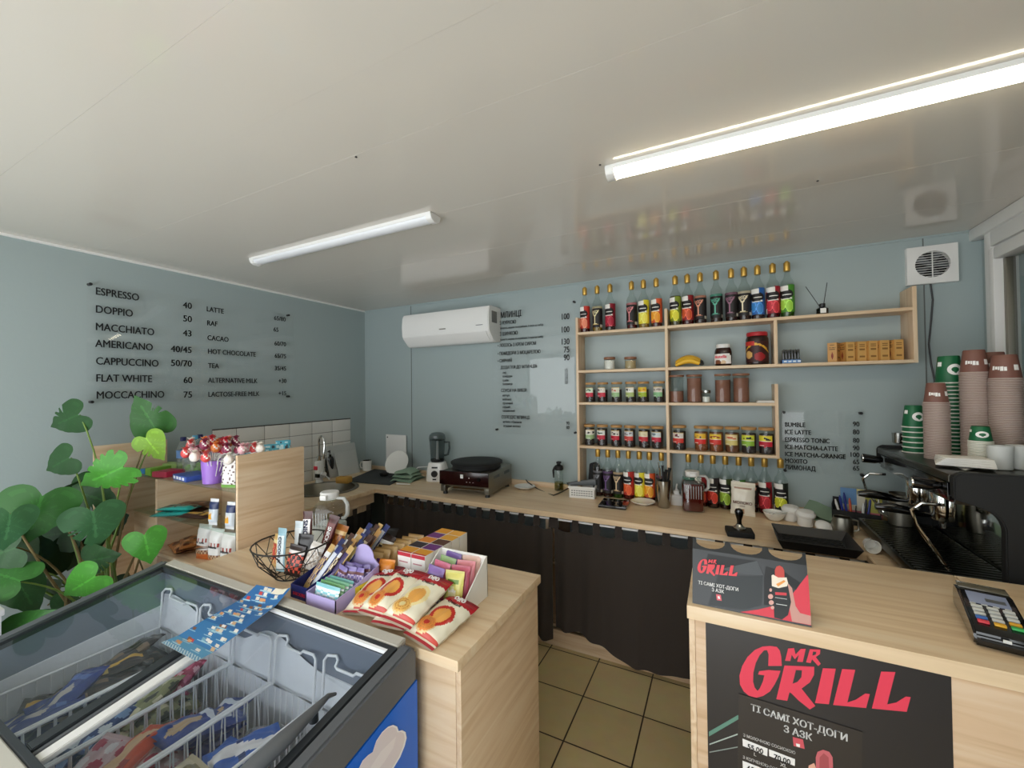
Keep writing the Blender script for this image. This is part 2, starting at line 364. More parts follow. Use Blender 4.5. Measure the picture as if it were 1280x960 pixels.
# ---------------------------------------------------------------- air conditioner
AX0, AX1, AZ0, AZ1, AY = -2.41, -1.555, 1.965, 2.255, YW
t = thing('air_conditioner', 'white split air conditioner high on the back wall', 'air conditioner', (AX0, AY, AZ0))
L = AX1-AX0; Ma = frame((0, 0, 0), (0, -1, 0), (0, 0, 1))       # outline (forward, up), depth along -X
M2 = T(L, 0, 0) @ Ma
out = [(0, 0.02), (0, 0.29), (0.15, 0.29), (0.185, 0.28), (0.198, 0.25), (0.205, 0.18), (0.2, 0.1), (0.185, 0.075), (0.13, 0.02), (0.1, 0.01)]
MB().prism(out, L, M=M2, bev=0.006).build('body', 'white_gloss', t)
fl = [(0.19, 0.078), (0.197, 0.09), (0.2, 0.088), (0.192, 0.07), (0.14, 0.018), (0.132, 0.018)]
MB().prism(fl, L-0.05, M=T(L-0.025, 0, 0) @ Ma).build('flap', 'white_plastic', t)
b = MB()
b.box(L*0.5-0.03, L*0.5+0.03, -0.2085, -0.2035, 0.128, 0.136); b.build('badge', 'brushed_steel', t)
b = MB()
for k in range(7): b.box(L-0.001, L+0.002, -0.15+k*0.012, -0.144+k*0.012, 0.16, 0.25)
b.build('side_vent', 'grey_plastic', t)
for k in (0.06,): MB().box(L-0.11, L-0.05, -0.2075, -0.2035, 0.135, 0.139).build('marking', 'grey_plastic', t)

# ---------------------------------------------------------------- wall fan with its cable
FX0, FX1, FZ0, FZ1 = 0.892, 1.088, 2.125, 2.322
t = thing('wall_fan', 'square white extractor fan with a round grille near the window', 'fan', ((FX0+FX1)/2, YW, (FZ0+FZ1)/2))
b = MB(); R = 0.068
ring = []
n = 40
vs = []; fs = []
for k in range(n):
    a = 2*math.pi*k/n; c, s_ = math.cos(a), math.sin(a); m_ = max(abs(c), abs(s_)); h = 0.098
    vs += [(R*c, -0.035, R*s_), (h*c/m_, -0.03, h*s_/m_), (h*c/m_, 0, h*s_/m_), (R*c, 0, R*s_)]
for k in range(n):
    a = k*4; d = ((k+1) % n)*4
    fs += [[a, a+1, d+1, d], [a+1, a+2, d+2, d+1], [a+3, a, d, d+3]]
b.add(vs, [f[::-1] for f in fs]); b.build('casing', 'white_plastic', t, smooth=20)
MB().lathe([(R, 0), (R, 0.001)], 32, M=T(0, -0.003, 0) @ rot('X', 90)).build('fan_well', 'black_matt', t)
b = MB()
for k in range(11):
    z = -R+R*2*(k+0.5)/11; hw = math.sqrt(max(0, R*R-z*z)); b.box(-hw, hw, -0.034, -0.029, z-0.0010, z+0.0010)
b.box(-0.002, 0.002, -0.033, -0.03, -R, R); b.build('grille', 'white_plastic', t)
b = MB(); b.lathe([(0.016, -0.006), (0.016, 0.006)], 16, M=T(0, -0.02, 0) @ rot('X', 90))
for k in range(5):
    b.grid(4, 4, lambda u, v, k=k: rot('Y', 72*k) @ Vector(((0.014+0.05*v), -0.02+0.012*(u-0.5), (u-0.5)*(0.014+0.03*v))), None)
b.build('blade', 'grey_plastic', t)
pts = [P(1163, 354, 1, YW-0.012), P(1166, 375, 1, YW-0.008), P(1164, 400, 1, YW-0.008), P(1161, 430, 1, YW-0.008), P(1164, 455, 1, YW-0.01), P(1168, 475, 1, YW-0.02), P(1172, 520, 1, YW-0.03)]
o = MB().tube(pts, 0.004, 8).build('power_cable', 'dark_plastic'); tag(o, 'thin black cable hanging from the extractor fan down the wall', 'cable')
# ---------------------------------------------------------------- wall shelf
YS = 2.73; TH = 0.017
def pz(a, c): return (P(a[0], a[1], 1, YS).z+P(c[0], c[1], 1, YS).z)/2
ZA, ZB, ZC_, ZD = pz((722.2, 418.8), (1142, 387.3)), pz((723.7, 466.5), (1148, 452.5)), pz((723.7, 506), (970, 507.5)), pz((724.4, 560), (975, 573.5))
def pxx(x, y=450): return P(x, y, 1, YS).x
U1, U2, U3, U4, U5 = pxx(721.5), pxx(833.2), pxx(970.3), pxx(1145.3), pxx(971.3, 520)
HT = TH/2
sh = thing('wall_shelf', 'large oak open shelf unit on the back wall carrying bottles and jars', 'shelf', (U1, YW, ZT))
def shx(b, x0, x1, z0, z1): return b.box(x0-U1, x1-U1, YS-YW, -0.001, z0-ZT, z1-ZT, bev=0.001)
ZA1, ZB1, ZC1, ZD1 = ZA+TH, ZB+TH, ZC_+TH, ZD+TH
for x, z0, z1 in ((U1, ZT+0.001, P(721, 397, 1, YS).z), (U2, ZT+0.001, P(833, 385.5, 1, YS).z), (U3, ZB1, ZA), (U4, ZB, P(1145, 357, 1, YS).z), (U5, ZD, P(971, 480, 1, YS).z)):
    shx(MB(), x-HT, x+HT, z0, z1).build('upright', 'oak_z', sh)
for x0, x1, z in ((U1, U2, ZA), (U2, U4, ZA), (U1, U2, ZB), (U2, U4, ZB), (U1, U2, ZC_), (U2, U5, ZC_), (U1, U2, ZD), (U2, U5, ZD)):
    shx(MB(), x0+HT, x1-HT, z, z+TH).build('shelf_board', 'oak_x', sh)

# ---------------------------------------------------------------- worktops
FY = 2.30; BX = P(457, 615, 2, ZT).x            # front edge along the back wall; front edge along the left wall
RX = 0.56
b = MB(); b.prism([(XL+0.012, 1.62), (BX, 1.62), (BX, FY), (RX, FY), (RX, 1.9), (XR-0.002, 1.9), (XR-0.002, YW-0.002), (XL+0.012, YW-0.002)], 0.03, M=T(0, 0, ZT-0.03), bev=0.003)
def cut_round(o, c, r):
    k = MB().lathe([(r, -0.2), (r, 0.2)], 48, M=T(*c)).build('cutter', 'oak_x', smooth=0)
    md = o.modifiers.new('cut', 'BOOLEAN'); md.operation = 'DIFFERENCE'; md.object = k; md.solver = 'EXACT'
    bpy.context.view_layer.update(); me = bpy.data.meshes.new_from_object(o.evaluated_get(bpy.context.evaluated_depsgraph_get()))
    o.modifiers.clear(); o.data = me; bpy.data.objects.remove(k); return o
SINK = ((XL+BX)/2-0.0, 2.14, ZT)
wt = tag(cut_round(b.build('worktop', 'oak_top_x'), SINK, 0.222), 'oak worktop running along the back wall under the shelf unit', 'worktop')
b = MB(); b.box(BX-0.7, U1-HT-0.002, YW-0.018, YW-0.001, ZT, ZT+0.035, bev=0.002); b.build('back_strip', 'oak_x', wt)
b = MB(); b.box(U2+0.02, XR-0.01, YW-0.018, YW-0.001, ZT, ZT+0.035, bev=0.002); b.build('back_strip', 'oak_x', wt)
for x0, x1, y0, y1 in ((U2, RX, 2.44, 2.456), ):
    pass
PY = 2.42
struct(MB().box(BX-0.3, RX+0.04, PY, PY+0.016, 0.0, 0.1).build('baseboard_back', 'oak_x'), 'oak plinth board at floor level under the curtain')
cb = thing('base_cabinet', 'oak carcass carrying the worktop behind the dark curtain', 'cabinet', (0, 0, 0))
for x in (BX-0.02, -1.0, 0.3): MB().box(x-0.009, x+0.009, 2.45, YW-0.02, 0.1, ZT-0.031).build('partition', 'oak_z', cb)
MB().box(BX-0.02, RX, 2.45, YW-0.02, 0.1, 0.118).build('bottom_board', 'oak_x', cb)
MB().box(BX-0.02, RX, 2.5, YW-0.02, 0.47, 0.486).build('inner_shelf', 'oak_x', cb)
MB().box(BX-0.06, BX-0.04, 1.64, 2.28, 0.0, ZT-0.031).build('side_panel', 'oak_z', cb)
MB().box(BX-0.038, BX-0.02, 1.62, 2.3, ZT-0.10, ZT-0.031).build('apron', 'oak_y', cb)
MB().box(RX+0.03, RX+0.048, 1.92, 2.3, 0.0, ZT-0.031).build('side_panel', 'oak_z', cb)
# curtain rail and curtains
RY, RZ = 2.375, ZT-0.062
rd = thing('curtain_rod', 'thin white curtain rod under the worktop edge', 'rod', (BX, RY, RZ))
MB().tube([(0.02, 0, 0), (RX-BX, 0, 0)], 0.007, 10).build('rail', 'white_gloss', rd)
for x in (0.03, 1.42, RX-BX-0.01): MB().box(x, x+0.02, -0.006, 0.07, -0.006, 0.032).build('bracket', 'white_plastic', rd)
def curtain(x0, x1, top, bot, ntab, label, folds, seed):
    t = thing('curtain', label, 'curtain', (x0, RY, RZ)); L = x1-x0; r = random.Random(seed)
    def yy(u, v):
        a = sum(f[2]*math.exp(-((u-f[0])/f[1])**2) for f in folds)
        return -0.013-a*(0.3+0.7*v)+0.006*math.sin(u*37+1)*v+0.004*math.sin(u*71)
    def bz(u): return bot(u)
    b = MB(); N = 90
    b.grid(N, 10, lambda u, v: Vector((u*L, yy(u, v), (top-0.012*abs(math.sin(u*math.pi*ntab)))*(1-v)+(bz(u)-RZ)*v)))
    b.grid(N, 10, lambda u, v: Vector((u*L, yy(u, v)+0.004, (top-0.012*abs(math.sin(u*math.pi*ntab)))*(1-v)+(bz(u)-RZ)*v)), flip=True)
    b.build('cloth', 'curtain_cloth', t, smooth=60)
    for k in range(ntab+1):
        u = (k+0.02)/(ntab+0.04); x = u*L; y0 = yy(u, 0); w = 0.022
        pts = [(y0, top-0.002), (-0.0115, 0.0), (-0.006, 0.0095), (0.006, 0.0095), (0.0105, 0), (y0+0.004, top-0.002)]
        b = MB(); b.grid(1, len(pts)-1, lambda uu, vv: Vector((x+(uu-0.5)*2*w*(0.8+0.2*abs(2*vv-1)), *pts[min(len(pts)-1, int(round(vv*(len(pts)-1))))])))
        b.build('tab', 'curtain_cloth', t, smooth=60)
    return t
curtain(BX+0.03, -0.93, -0.05, lambda u: 0.11+0.03*math.sin(u*5), 13, 'dark brown curtain under the worktop, left one below the pancake machine', [(0.97, 0.03, 0.05), (0.6, 0.02, 0.012), (0.35, 0.02, 0.01), (0.15, 0.02, 0.012)], 1)
curtain(-0.915, 0.5, -0.05, lambda u: 0.15-0.10*min(1, max(0, (u-0.1)/0.22))+0.012*math.sin(u*14), 11, 'dark brown curtain under the worktop, right one hanging to the plinth', [(0.05, 0.03, 0.045), (0.16, 0.03, 0.03), (0.34, 0.015, 0.012), (0.6, 0.02, 0.01)], 2)
# black cloth standing in for the dark opening under the left branch
t = thing('curtain', 'short black curtain under the sink side of the worktop', 'curtain', (BX-0.012, 1.7, 0.1))
b = MB(); b.grid(50, 3, lambda u, v: Vector((0.004*math.sin(u*60)+0.008, u*0.56, (ZT-0.24)*(1-v)+0.02*v))); b.grid(50, 3, lambda u, v: Vector((0.004*math.sin(u*60)+0.004, u*0.56, (ZT-0.24)*(1-v)+0.02*v)), flip=True)
b.build('cloth', 'black_matt', t)
tb = MB()
for k in range(5):
    y = 0.03+0.5*k/4; MB().grid(1, 1, lambda u, v: Vector((0.007, y+(u-0.5)*0.04, ZT-0.2-0.05*v))).build('tab', 'curtain_cloth', t)

# ---------------------------------------------------------------- snack counter
CZ = 0.90; CX1 = -0.615; CY0, CY1 = 0.887, 1.437; CX0 = -1.925
t = thing('snack_counter', 'oak counter covered with snacks beside the ice cream freezer', 'counter', (CX1, CY0, 0))
def sb(x0, x1, y0, y1, z0, z1, nm, m, bev=0.0015): return MB().box(x0-CX1, x1-CX1, y0-CY0, y1-CY0, z0, z1, bev=bev).build(nm, m, t)
sb(CX0, CX1, CY0, CY1, CZ-0.03, CZ, 'counter_top', 'oak_top_x', 0.002)
sb(CX1-0.028, CX1-0.012, CY0+0.03, CY1-0.005, 0, CZ-0.031, 'end_panel', 'oak_y')
sb(CX0, CX1-0.029, CY0+0.03, CY0+0.046, 0, CZ-0.031, 'front_panel', 'oak_x')
sb(CX0, CX0+0.016, CY0+0.047, CY1-0.005, 0, CZ-0.031, 'end_panel', 'oak_y')
sb(CX0+0.017, CX1-0.029, CY0+0.06, CY1-0.02, 0.45, 0.466, 'inner_shelf', 'oak_x')

# ---------------------------------------------------------------- glass display case
DX = -1.94; DY0, DY1, DZ = 1.09, 1.42, 1.318; DXL = -2.95; DXM = -2.676
t = thing('display_case', 'oak display case with glass shelves of chocolate and nut bags', 'display case', (DX, DY0, 0))
def db(x0, x1, y0, y1, z0, z1, nm, m, bev=0.0015, lab=None): return MB().box(x0-DX, x1-DX, y0-DY0, y1-DY0, z0, z1, bev=bev).build(nm, m, t, lab)
db(DX-0.016, DX, DY0, DY1, 0, DZ, 'side_panel', 'oak_y')
db(DX-0.019, DX-0.0165, DY0, DY0+0.004, 0, DZ, 'edge_seal', 'dark_plastic')
db(DXL, DXL+0.016, DY0-0.16, DY1-0.17, 0, DZ+0.012, 'side_panel', 'oak_y')
db(DXM-0.014, DXM+0.008, DY0+0.002, DY1, 0, 1.148, 'partition', 'oak_y')
db(DXM+0.009, DX-0.017, DY0+0.005, DY1, 0.745, 0.762, 'base_board', 'oak_x')
db(DXL+0.017, DXM-0.015, DY0+0.005, DY1-0.05, 0.0, 0.94, 'lower_panel', 'oak_x')
db(DXM+0.009, DX-0.017, DY1-0.012, DY1, 0, 1.148, 'back_panel', 'oak_x')
db(DXM+0.009, DX-0.017, DY0+0.02, DY0+0.036, 0, 0.744, 'front_panel', 'oak_x')
db(DXL+0.018, DX-0.02, DY0, DY1, 1.1485, 1.1545, 'glass_shelf', 'shelf_glass')
db(DXM+0.009, DX-0.017, DY0, DY1-0.013, 0.953, 0.958, 'glass_shelf', 'shelf_glass')
db(DXL+0.018, DXM-0.015, DY0, DY1, 0.953, 0.958, 'glass_shelf', 'shelf_glass')
for z in (1.146, 0.95):
    for y in (DY0+0.05, DY1-0.06): MB().lathe([(0.005, 0), (0.005, 0.02)], 10, M=T(-0.017, y-DY0, z) @ rot('Y', -90)).build('shelf_pin', 'steel', t)

# ---------------------------------------------------------------- front counter with the poster
KZ = 0.98; KX0, KX1, KY0, KY1 = -0.094, XR-0.13, 1.275, 1.845
t = thing('front_counter', 'oak counter with a black poster on its front, beside the card terminal', 'counter', (KX0, KY0, 0))
def kb(x0, x1, y0, y1, z0, z1, nm, m, bev=0.0015): return MB().box(x0-KX0, x1-KX0, y0-KY0, y1-KY0, z0, z1, bev=bev).build(nm, m, t)
SEAM = P(1193, 720, 2, KZ).x
kb(KX0, SEAM-0.001, KY0, KY1, KZ-0.038, KZ, 'counter_top', 'oak_top_x', 0.002)
kb(SEAM+0.001, KX1, KY0, KY1, KZ-0.038, KZ, 'counter_top', 'oak_top_x', 0.002)
kb(KX0+0.004, KX0+0.02, KY0+0.013, KY1-0.03, 0, KZ-0.039, 'end_panel', 'oak_y')
kb(KX0+0.0205, KX1, KY0+0.012, KY0+0.028, 0, KZ-0.039, 'front_panel', 'oak_pale')
kb(KX1-0.016, KX1, KY0+0.029, KY1-0.03, 0, KZ-0.039, 'end_panel', 'oak_y')
# ---------------------------------------------------------------- syrup bottles
BR, BH = 0.0342, 0.325
def bottle_proto(kind, c1, c2, liq, level, label):
    """kind 'fruit': white flash, dark swirl, fruit below; kind 'bar': black label, coloured cocktail glass"""
    t = thing('syrup_bottle', label, 'bottle')
    R = BR
    pr = [(0.002, 0.004), (R-0.004, 0.0), (R, 0.005), (R, 0.195), (R-0.004, 0.21), (R-0.014, 0.227), (0.0155, 0.243), (0.0135, 0.255), (0.0128, 0.285), (0.0145, 0.29)]
    MB().lathe(pr, 18).build('glass', 'bottle_glass', t)
    MB().lathe([(0.002, 0.005), (R-0.004, 0.004), (R-0.002, 0.01), (R-0.002, level)], 18).build('syrup', liq, t)
    MB().lathe([(0.0155, 0.268), (0.0165, 0.27), (0.0165, 0.312), (0.0155, 0.317), (0.009, 0.319), (0.008, 0.325)], 16).build('cap', 'gold_cap', t)
    z0, z1 = 0.03, 0.185 if kind == 'fruit' else 0.175
    def pos(u, v): a = math.radians(-90+(u-0.5)*215); return Vector(((R+0.0006)*math.cos(a), (R+0.0006)*math.sin(a), z0+(z1-z0)*v))
    A, B2 = hx(c1), hx(c2); WH, BK = hx('#f2efe8'), hx('#191516')
    def fruit(u, v):
        x = (u-0.5)*2*0.94; top = 0.83+0.05*math.sin(x*2)
        if v > 0.96: return A if x > 0.1 else 'skip'
        if v > top-0.12*(x+0.4) and x < 0.15: return WH
        q = ((x+0.05)/0.62)**2+((v-0.66)/0.17)**2
        if q < 1: return WH if (0.62 < v < 0.67 and -0.3 < x < 0.4) else BK
        if 0.47 < v < 0.52 and abs(x) < 0.45: return WH
        for (fx, fy, fr) in ((-0.28, 0.28, 0.2), (0.24, 0.22, 0.22), (0.0, 0.38, 0.16)):
            d = math.hypot((x-fx)*0.8, v-fy)
            if d < fr: return B2 if d < fr*0.82 else tuple(min(1, k*1.5+0.05) for k in B2)
        if v < 0.2 and x < -0.5: return WH
        return A
    def bar(u, v):
        x = abs((u-0.5)*2*0.94)
        if v > 0.9: return tuple(0.5*k for k in A)
        if 0.52 < v < 0.82:
            w = (v-0.52)/0.3*0.42
            if abs(x-w) < 0.06 or (v > 0.66 and x < w*0.8 and (int(u*40)+int(v*30)) % 2): return A
        if 0.2 < v <= 0.53 and x < 0.04: return A
        if 0.17 < v <= 0.2 and x < 0.2: return A
        if v < 0.12 and x > 0.55: return hx('#c8c0b0')
        if 0.12 < v < 0.17 and x < 0.4: return B2
        return BK
    MB().grid(34, 32, pos, fruit if kind == 'fruit' else bar).build('paper_label', 'printed_paper', t)
    return t
LD, LR = 'liquid_dark', 'liquid_red'
mat('liquid_gold', '#8a6a1c', 0.15); mat('liquid_green', '#2c4a12', 0.15); mat('liquid_olive', '#4a4414', 0.15); mat('liquid_orange', '#7a1e0e', 0.15)
kinds = {
 'coral': ('fruit', '#c8372c', '#f08a6a', LR, 0.05), 'cream': ('bar', '#eadfae', '#b89b50', 'liquid_gold', 0.05), 'cherry': ('fruit', '#8e1528', '#b3203a', LD, 0.03),
 'pink': ('bar', '#e08a8c', '#a05050', LR, 0.03), 'banana': ('fruit', '#e6d532', '#f6e85a', 'liquid_gold', 0.03), 'orange': ('fruit', '#d9592c', '#f4a02c', LR, 0.03),
 'lime': ('fruit', '#7f8f1e', '#e4dd3a', 'liquid_olive', 0.19), 'red': ('fruit', '#8f1f24', '#d2552f', LR, 0.03), 'salmon': ('bar', '#e39a7c', '#8a5040', LD, 0.03),
 'teal': ('bar', '#5fb59a', '#3a7060', LD, 0.03), 'plum': ('bar', '#9a6a80', '#604050', LD, 0.03), 'ivory': ('bar', '#efe2c0', '#9a8a60', LD, 0.16),
 'blue': ('fruit', '#1e5fa8', '#3f8ad0', LD, 0.03), 'crimson': ('fruit', '#a01224', '#d03440', LR, 0.03), 'green': ('fruit', '#4a8f2a', '#a4d84a', 'liquid_green', 0.08),
 'silver': ('bar', '#8f9096', '#55565c', LD, 0.18), 'violet': ('bar', '#7a5a90', '#4a3a5c', LD, 0.18), 'tan': ('bar', '#e8c9a0', '#9a7a50', 'liquid_green', 0.05),
 'tomato': ('fruit', '#b42a22', '#f0602c', LR, 0.05), 'apple': ('fruit', '#2a2020', '#e0402c', LD, 0.03), 'kiwi': ('fruit', '#3c4a20', '#9ab83a', LD, 0.03), 'citrus': ('fruit', '#20281c', '#d8dc3a', LD, 0.03)}
looks = {'coral': 'coral red fruit', 'cream': 'black label, cream cocktail glass', 'cherry': 'dark cherry red', 'pink': 'black label, pink cocktail glass', 'banana': 'yellow banana', 'orange': 'orange fruit',
 'lime': 'olive and yellow fruit', 'red': 'dark red and orange fruit', 'salmon': 'black label, salmon cocktail glass', 'teal': 'black label, teal cocktail glass', 'plum': 'black label, plum coloured glass',
 'ivory': 'black label with an ivory cocktail glass', 'blue': 'blue', 'crimson': 'crimson', 'green': 'green', 'silver': 'black label, grey glass', 'violet': 'black label, violet glass', 'tan': 'black label, tan glass',
 'tomato': 'tomato red', 'apple': 'black and red apple', 'kiwi': 'dark green kiwi', 'citrus': 'black and yellow-green citrus'}
protos = {}
def put_bottle(kind, x, y, z, label, group, rz):
    if kind not in protos:
        o = bottle_proto(*kinds[kind], label); protos[kind] = o; o.location = (x, y, z); o.rotation_euler = (0, 0, rz); o['group'] = group
    else: o = dup(protos[kind], (x, y, z), rz, label, group)
    return o
def what(k): w = looks[k]; return w if w.startswith('black label') else w+' label'
top = [(731.4, 'coral'), (747, 'cream'), (763, 'cherry'), (790, 'pink'), (805, 'banana'), (821, 'orange'), (844.7, 'lime'), (860, 'red'), (876, 'salmon'), (896, 'teal'), (915, 'plum'), (931, 'ivory'), (948, 'blue'), (967, 'crimson'), (985, 'green')]
ords = ['first', 'second', 'third', 'fourth', 'fifth', 'sixth', 'seventh', 'eighth', 'ninth', 'tenth', 'eleventh', 'twelfth', 'thirteenth', 'fourteenth', 'last']
for i, (px, k) in enumerate(top):
    x = P(px, 405, 1, 2.80).x
    put_bottle(k, x, 2.80, ZA1+0.0005, f'syrup bottle, {what(k)}, {ords[i]} from left on top shelf', 'syrup bottles on the top shelf', random.uniform(-0.12, 0.2)-0.25)
lowL = [(747.6, 'silver'), (760, 'violet'), (772.7, 'tan'), (785.8, 'tomato'), (799.5, 'banana'), (812, 'orange'), (827, 'plum')]
for i, (px, k) in enumerate(lowL):
    x = P(px, 590, 1, 2.80).x
    put_bottle(k, x, 2.80, ZT+0.0005, f'syrup bottle, {what(k)}, {ords[i] if i < 6 else "last"} on worktop in left bay', 'syrup bottles on the worktop', random.uniform(-0.1, 0.1)-0.3)
lowR = [(860.8, 'teal'), (876.5, 'red'), (891.5, 'apple'), (907, 'kiwi'), (923.7, 'green'), (939.4, 'salmon'), (956, 'crimson'), (976, 'citrus')]
whereR = ['standing behind the red juice jug', 'beside the handle of the red juice jug', 'third from left in the right worktop bay', 'left behind the milk powder bag', 'hidden half behind the milk powder bag', 'right behind the milk powder bag', 'second from the right end of the worktop row', 'rightmost of the worktop row']
for i, (px, k) in enumerate(lowR):
    x = P(px, 600, 1, 2.81).x
    put_bottle(k, x, 2.81, ZT+0.0005, f'syrup bottle, {what(k)}, {whereR[i]}', 'syrup bottles on the worktop', random.uniform(-0.1, 0.1)-0.2)

# ---------------------------------------------------------------- tea jars
def jar(name, label, cat, r, h, lid_m, lid_h, fill_m, fill, strip=None, group=None):
    t = thing(name, label, cat, group=group)
    MB().lathe([(0.002, 0.003), (r-0.003, 0), (r, 0.004), (r, h-lid_h-0.006), (r-0.002, h-lid_h)], 18, cap1=False).build('glass', 'bottle_glass', t)
    MB().lathe([(0.002, 0.004), (r-0.003, 0.003), (r-0.003, fill)], 18).build('contents', fill_m, t)
    MB().lathe([(r+0.001, h-lid_h), (r+0.0018, h-lid_h+0.002), (r+0.0018, h-0.002), (r, h)], 18).build('lid', lid_m, t)
    if strip:
        a0, zz0, zz1, f = strip
        def pos(u, v): a = math.radians(-90+(u-0.5)*a0); return Vector(((r+0.0007)*math.cos(a), (r+0.0007)*math.sin(a), zz0+(zz1-zz0)*v))
        MB().grid(9, 20, pos, f).build('paper_label', 'printed_paper', t)
    return t
def strip(top_c, mid_c, low_c, seed):
    r = random.Random(seed); tc, mc, lc = hx(top_c), hx(mid_c), hx(low_c); W_ = hx('#e9e4d8')
    blobs = [(r.uniform(0.2, 0.8), r.uniform(0.62, 0.8), r.uniform(0.05, 0.14)) for _ in range(4)]
    def f(u, v):
        if v > 0.93: return hx('#cfae5a')
        if v > 0.55:
            for bx, by, br in blobs:
                if math.hypot(u-bx, (v-by)*1.6) < br: return mc
            return tc
        if v > 0.49: return W_
        if v < 0.08 and (u < 0.4 or u > 0.6): return 'skip'
        if 0.13 < v < 0.19 and 0.15 < u < 0.5: return W_
        return lc
    return (115, 0.008, 0.078, f)
RED, GRN = '#c22a40', '#8fb06a'
rowC = [(738.4, '#d6e6d0', '#2f6a4a', RED, 'white and green picture over red'), (753.5, '#e6e0d2', '#3a2a2a', RED, 'dark berry picture over red'), (771, '#e0dcc6', '#c85a4a', '#9cbf8a', 'red fruit picture over pale green'),
        (788.8, '#e4e4da', '#2c3c3a', '#a8b870', 'white and dark picture over olive green'), (804.4, '#e8c030', '#d07a20', '#9cb428', 'yellow picture over lime green'), (823.8, '#d4ccc0', '#8a8078', '#86b884', 'grey picture over mint green')]
rowD = [(736.9, '#e4e0d4', '#1c1c1c', '#9cb884', 'side-turned white and green'), (753, '#dfe2dc', '#3c5a48', RED, 'white picture over crimson'), (770.6, '#d8d4c8', '#1c1414', '#c01c34', 'black picture over crimson'),
        (787.5, '#c8ccd0', '#7a6a6a', '#c8443c', 'grey picture over tomato red'), (805.6, '#e6dcb8', '#d8cca0', '#c42c34', 'plain cream top over red'), (821.9, '#cfd8da', '#6a8088', '#c02440', 'pale blue picture over red')]
rowE = [(849.3, '#dcd4cc', '#6a2a34', '#d0382c', 'berry picture over red'), (876.5, '#e8b830', '#2a2c48', '#d8281e', 'dark blue fruit picture over bright red'), (895.4, '#f0d040', '#a03020', '#d4382a', 'yellow picture over red'),
        (915.3, '#e8d0a0', '#d06040', '#d8c678', 'peach picture over straw yellow'), (936, '#d4dc40', '#1c1c18', '#8cb838', 'lime picture over green'), (958, '#e8d838', '#141414', '#c41c34', 'yellow and black picture over crimson')]
def fills(i): return ['jar_fill', 'jar_fill', 'jar_fill', 'jar_fill', 'jar_fill', 'jar_fill'][i]
mat('fruit_mix', '#8a4a1c', 0.7, bump=(160, 0.8)); mat('amber_fill', '#6a3a14', 0.6)
for i, (px, a, bb, c, w) in enumerate(rowC):
    x = P(px, 490, 1, 2.785).x
    t = jar('tea_jar', f'small tea jar with label of {w}, third shelf', 'jar', 0.0345, 0.135, 'bamboo', 0.014, 'jar_fill', 0.085, strip(a, bb, c, i), 'tea jars on the shelves')
    t.children[3].location = (0, 0, 0.022); t.location = (x, 2.785, ZC_+TH+0.0005); t.rotation_euler = (0, 0, -0.3)
for k, row in enumerate((rowD, rowE)):
    for i, (px, a, bb, c, w) in enumerate(row):
        x = P(px, 545, 1, 2.785).x
        fm = 'fruit_mix' if k and i in (1, 2) else ('amber_fill' if k and i == 3 else 'jar_fill')
        t = jar('tea_jar', f'tea jar with {w} label, lowest shelf, {"right" if k else "left"} bay', 'jar', 0.039 if k else 0.0365, 0.152 if k else 0.142, 'bamboo', 0.015, fm, 0.115, strip(a, bb, c, 20+10*k+i), 'tea jars on the shelves')
        t.children[3].location = (0, 0, 0.03); t.location = (x, 2.785, ZD1+0.0005); t.rotation_euler = (0, 0, (0.5 if (k == 0 and i == 0) else -0.3))
for i, (px, fl, w) in enumerate(((845.6, 0.07, 'half empty, beside the shelf post'), (868, 0.15, 'second from left, by the salt shaker'), (903.5, 0.135, 'third from left, right of the salt shaker'), (926.5, 0.145, 'rightmost of the four'))):
    t = jar('cocoa_jar', f'tall glass jar of brown cocoa powder, {w}', 'jar', 0.044, 0.172, 'copper_lid', 0.012, 'cocoa', fl, None, 'cocoa jars'); t.location = (P(px, 490, 1, 2.79).x, 2.79, ZC_+TH+0.0005)
t = jar('salt_shaker', 'small glass shaker with a steel lid and white contents between cocoa jars', 'shaker', 0.023, 0.075, 'steel', 0.018, 'paper_white', 0.035); t.location = (P(882.8, 495, 1, 2.77).x, 2.77, ZC_+TH+0.0005)
b = MB()
for k in range(4): b.box(-0.045, 0.045, -0.03, 0.03, 0.003*k, 0.003*k+0.0025, M=rot('Z', 4*k-6))
o = b.build('paper_stack', 'paper_white', loc=(P(957, 500, 1, 2.78).x, 2.78, ZC_+TH+0.0005)); tag(o, 'small stack of white paper cards at the right end of the third shelf', 'paper')
t = jar('sugar_jar', 'small jar of white sugar on the second shelf', 'jar', 0.037, 0.085, 'copper_lid', 0.016, 'paper_white', 0.062); t.location = (P(762, 452, 1, 2.79).x, 2.79, ZB1+0.0005)
mat('beige_fill', '#b9a47a', 0.8)
t = jar('spice_jar', 'small jar of beige crumbs right of the white sugar jar', 'jar', 0.038, 0.08, 'copper_lid', 0.016, 'beige_fill', 0.055); t.location = (P(788, 453, 1, 2.79).x, 2.79, ZB1+0.0005)
# bananas
t = thing('banana_bunch', 'small bunch of ripe bananas with dark ends on the second shelf', 'bananas', (P(861, 452, 1, 2.78).x, 2.78, ZB1+0.0005))
for k in range(3):
    pts = []; rs = []
    for i in range(13):
        u = i/12; pts.append((-0.075+0.15*u, -0.025+0.022*k, 0.017+0.008*k+0.026*math.sin(math.pi*u)-0.006*(k == 0))); rs.append(0.004+0.0125*math.sin(math.pi*min(1, u*0.9+0.06))**0.5)
    MB().tube(pts[:12], rs[:12], 8).build('banana', 'banana', t, smooth=50)
    MB().tube(pts[11:]+[(0.083, -0.022+0.02*k, 0.012)], [0.0085, 0.006, 0.004], 8).build('stem', 'dark_plastic', t)
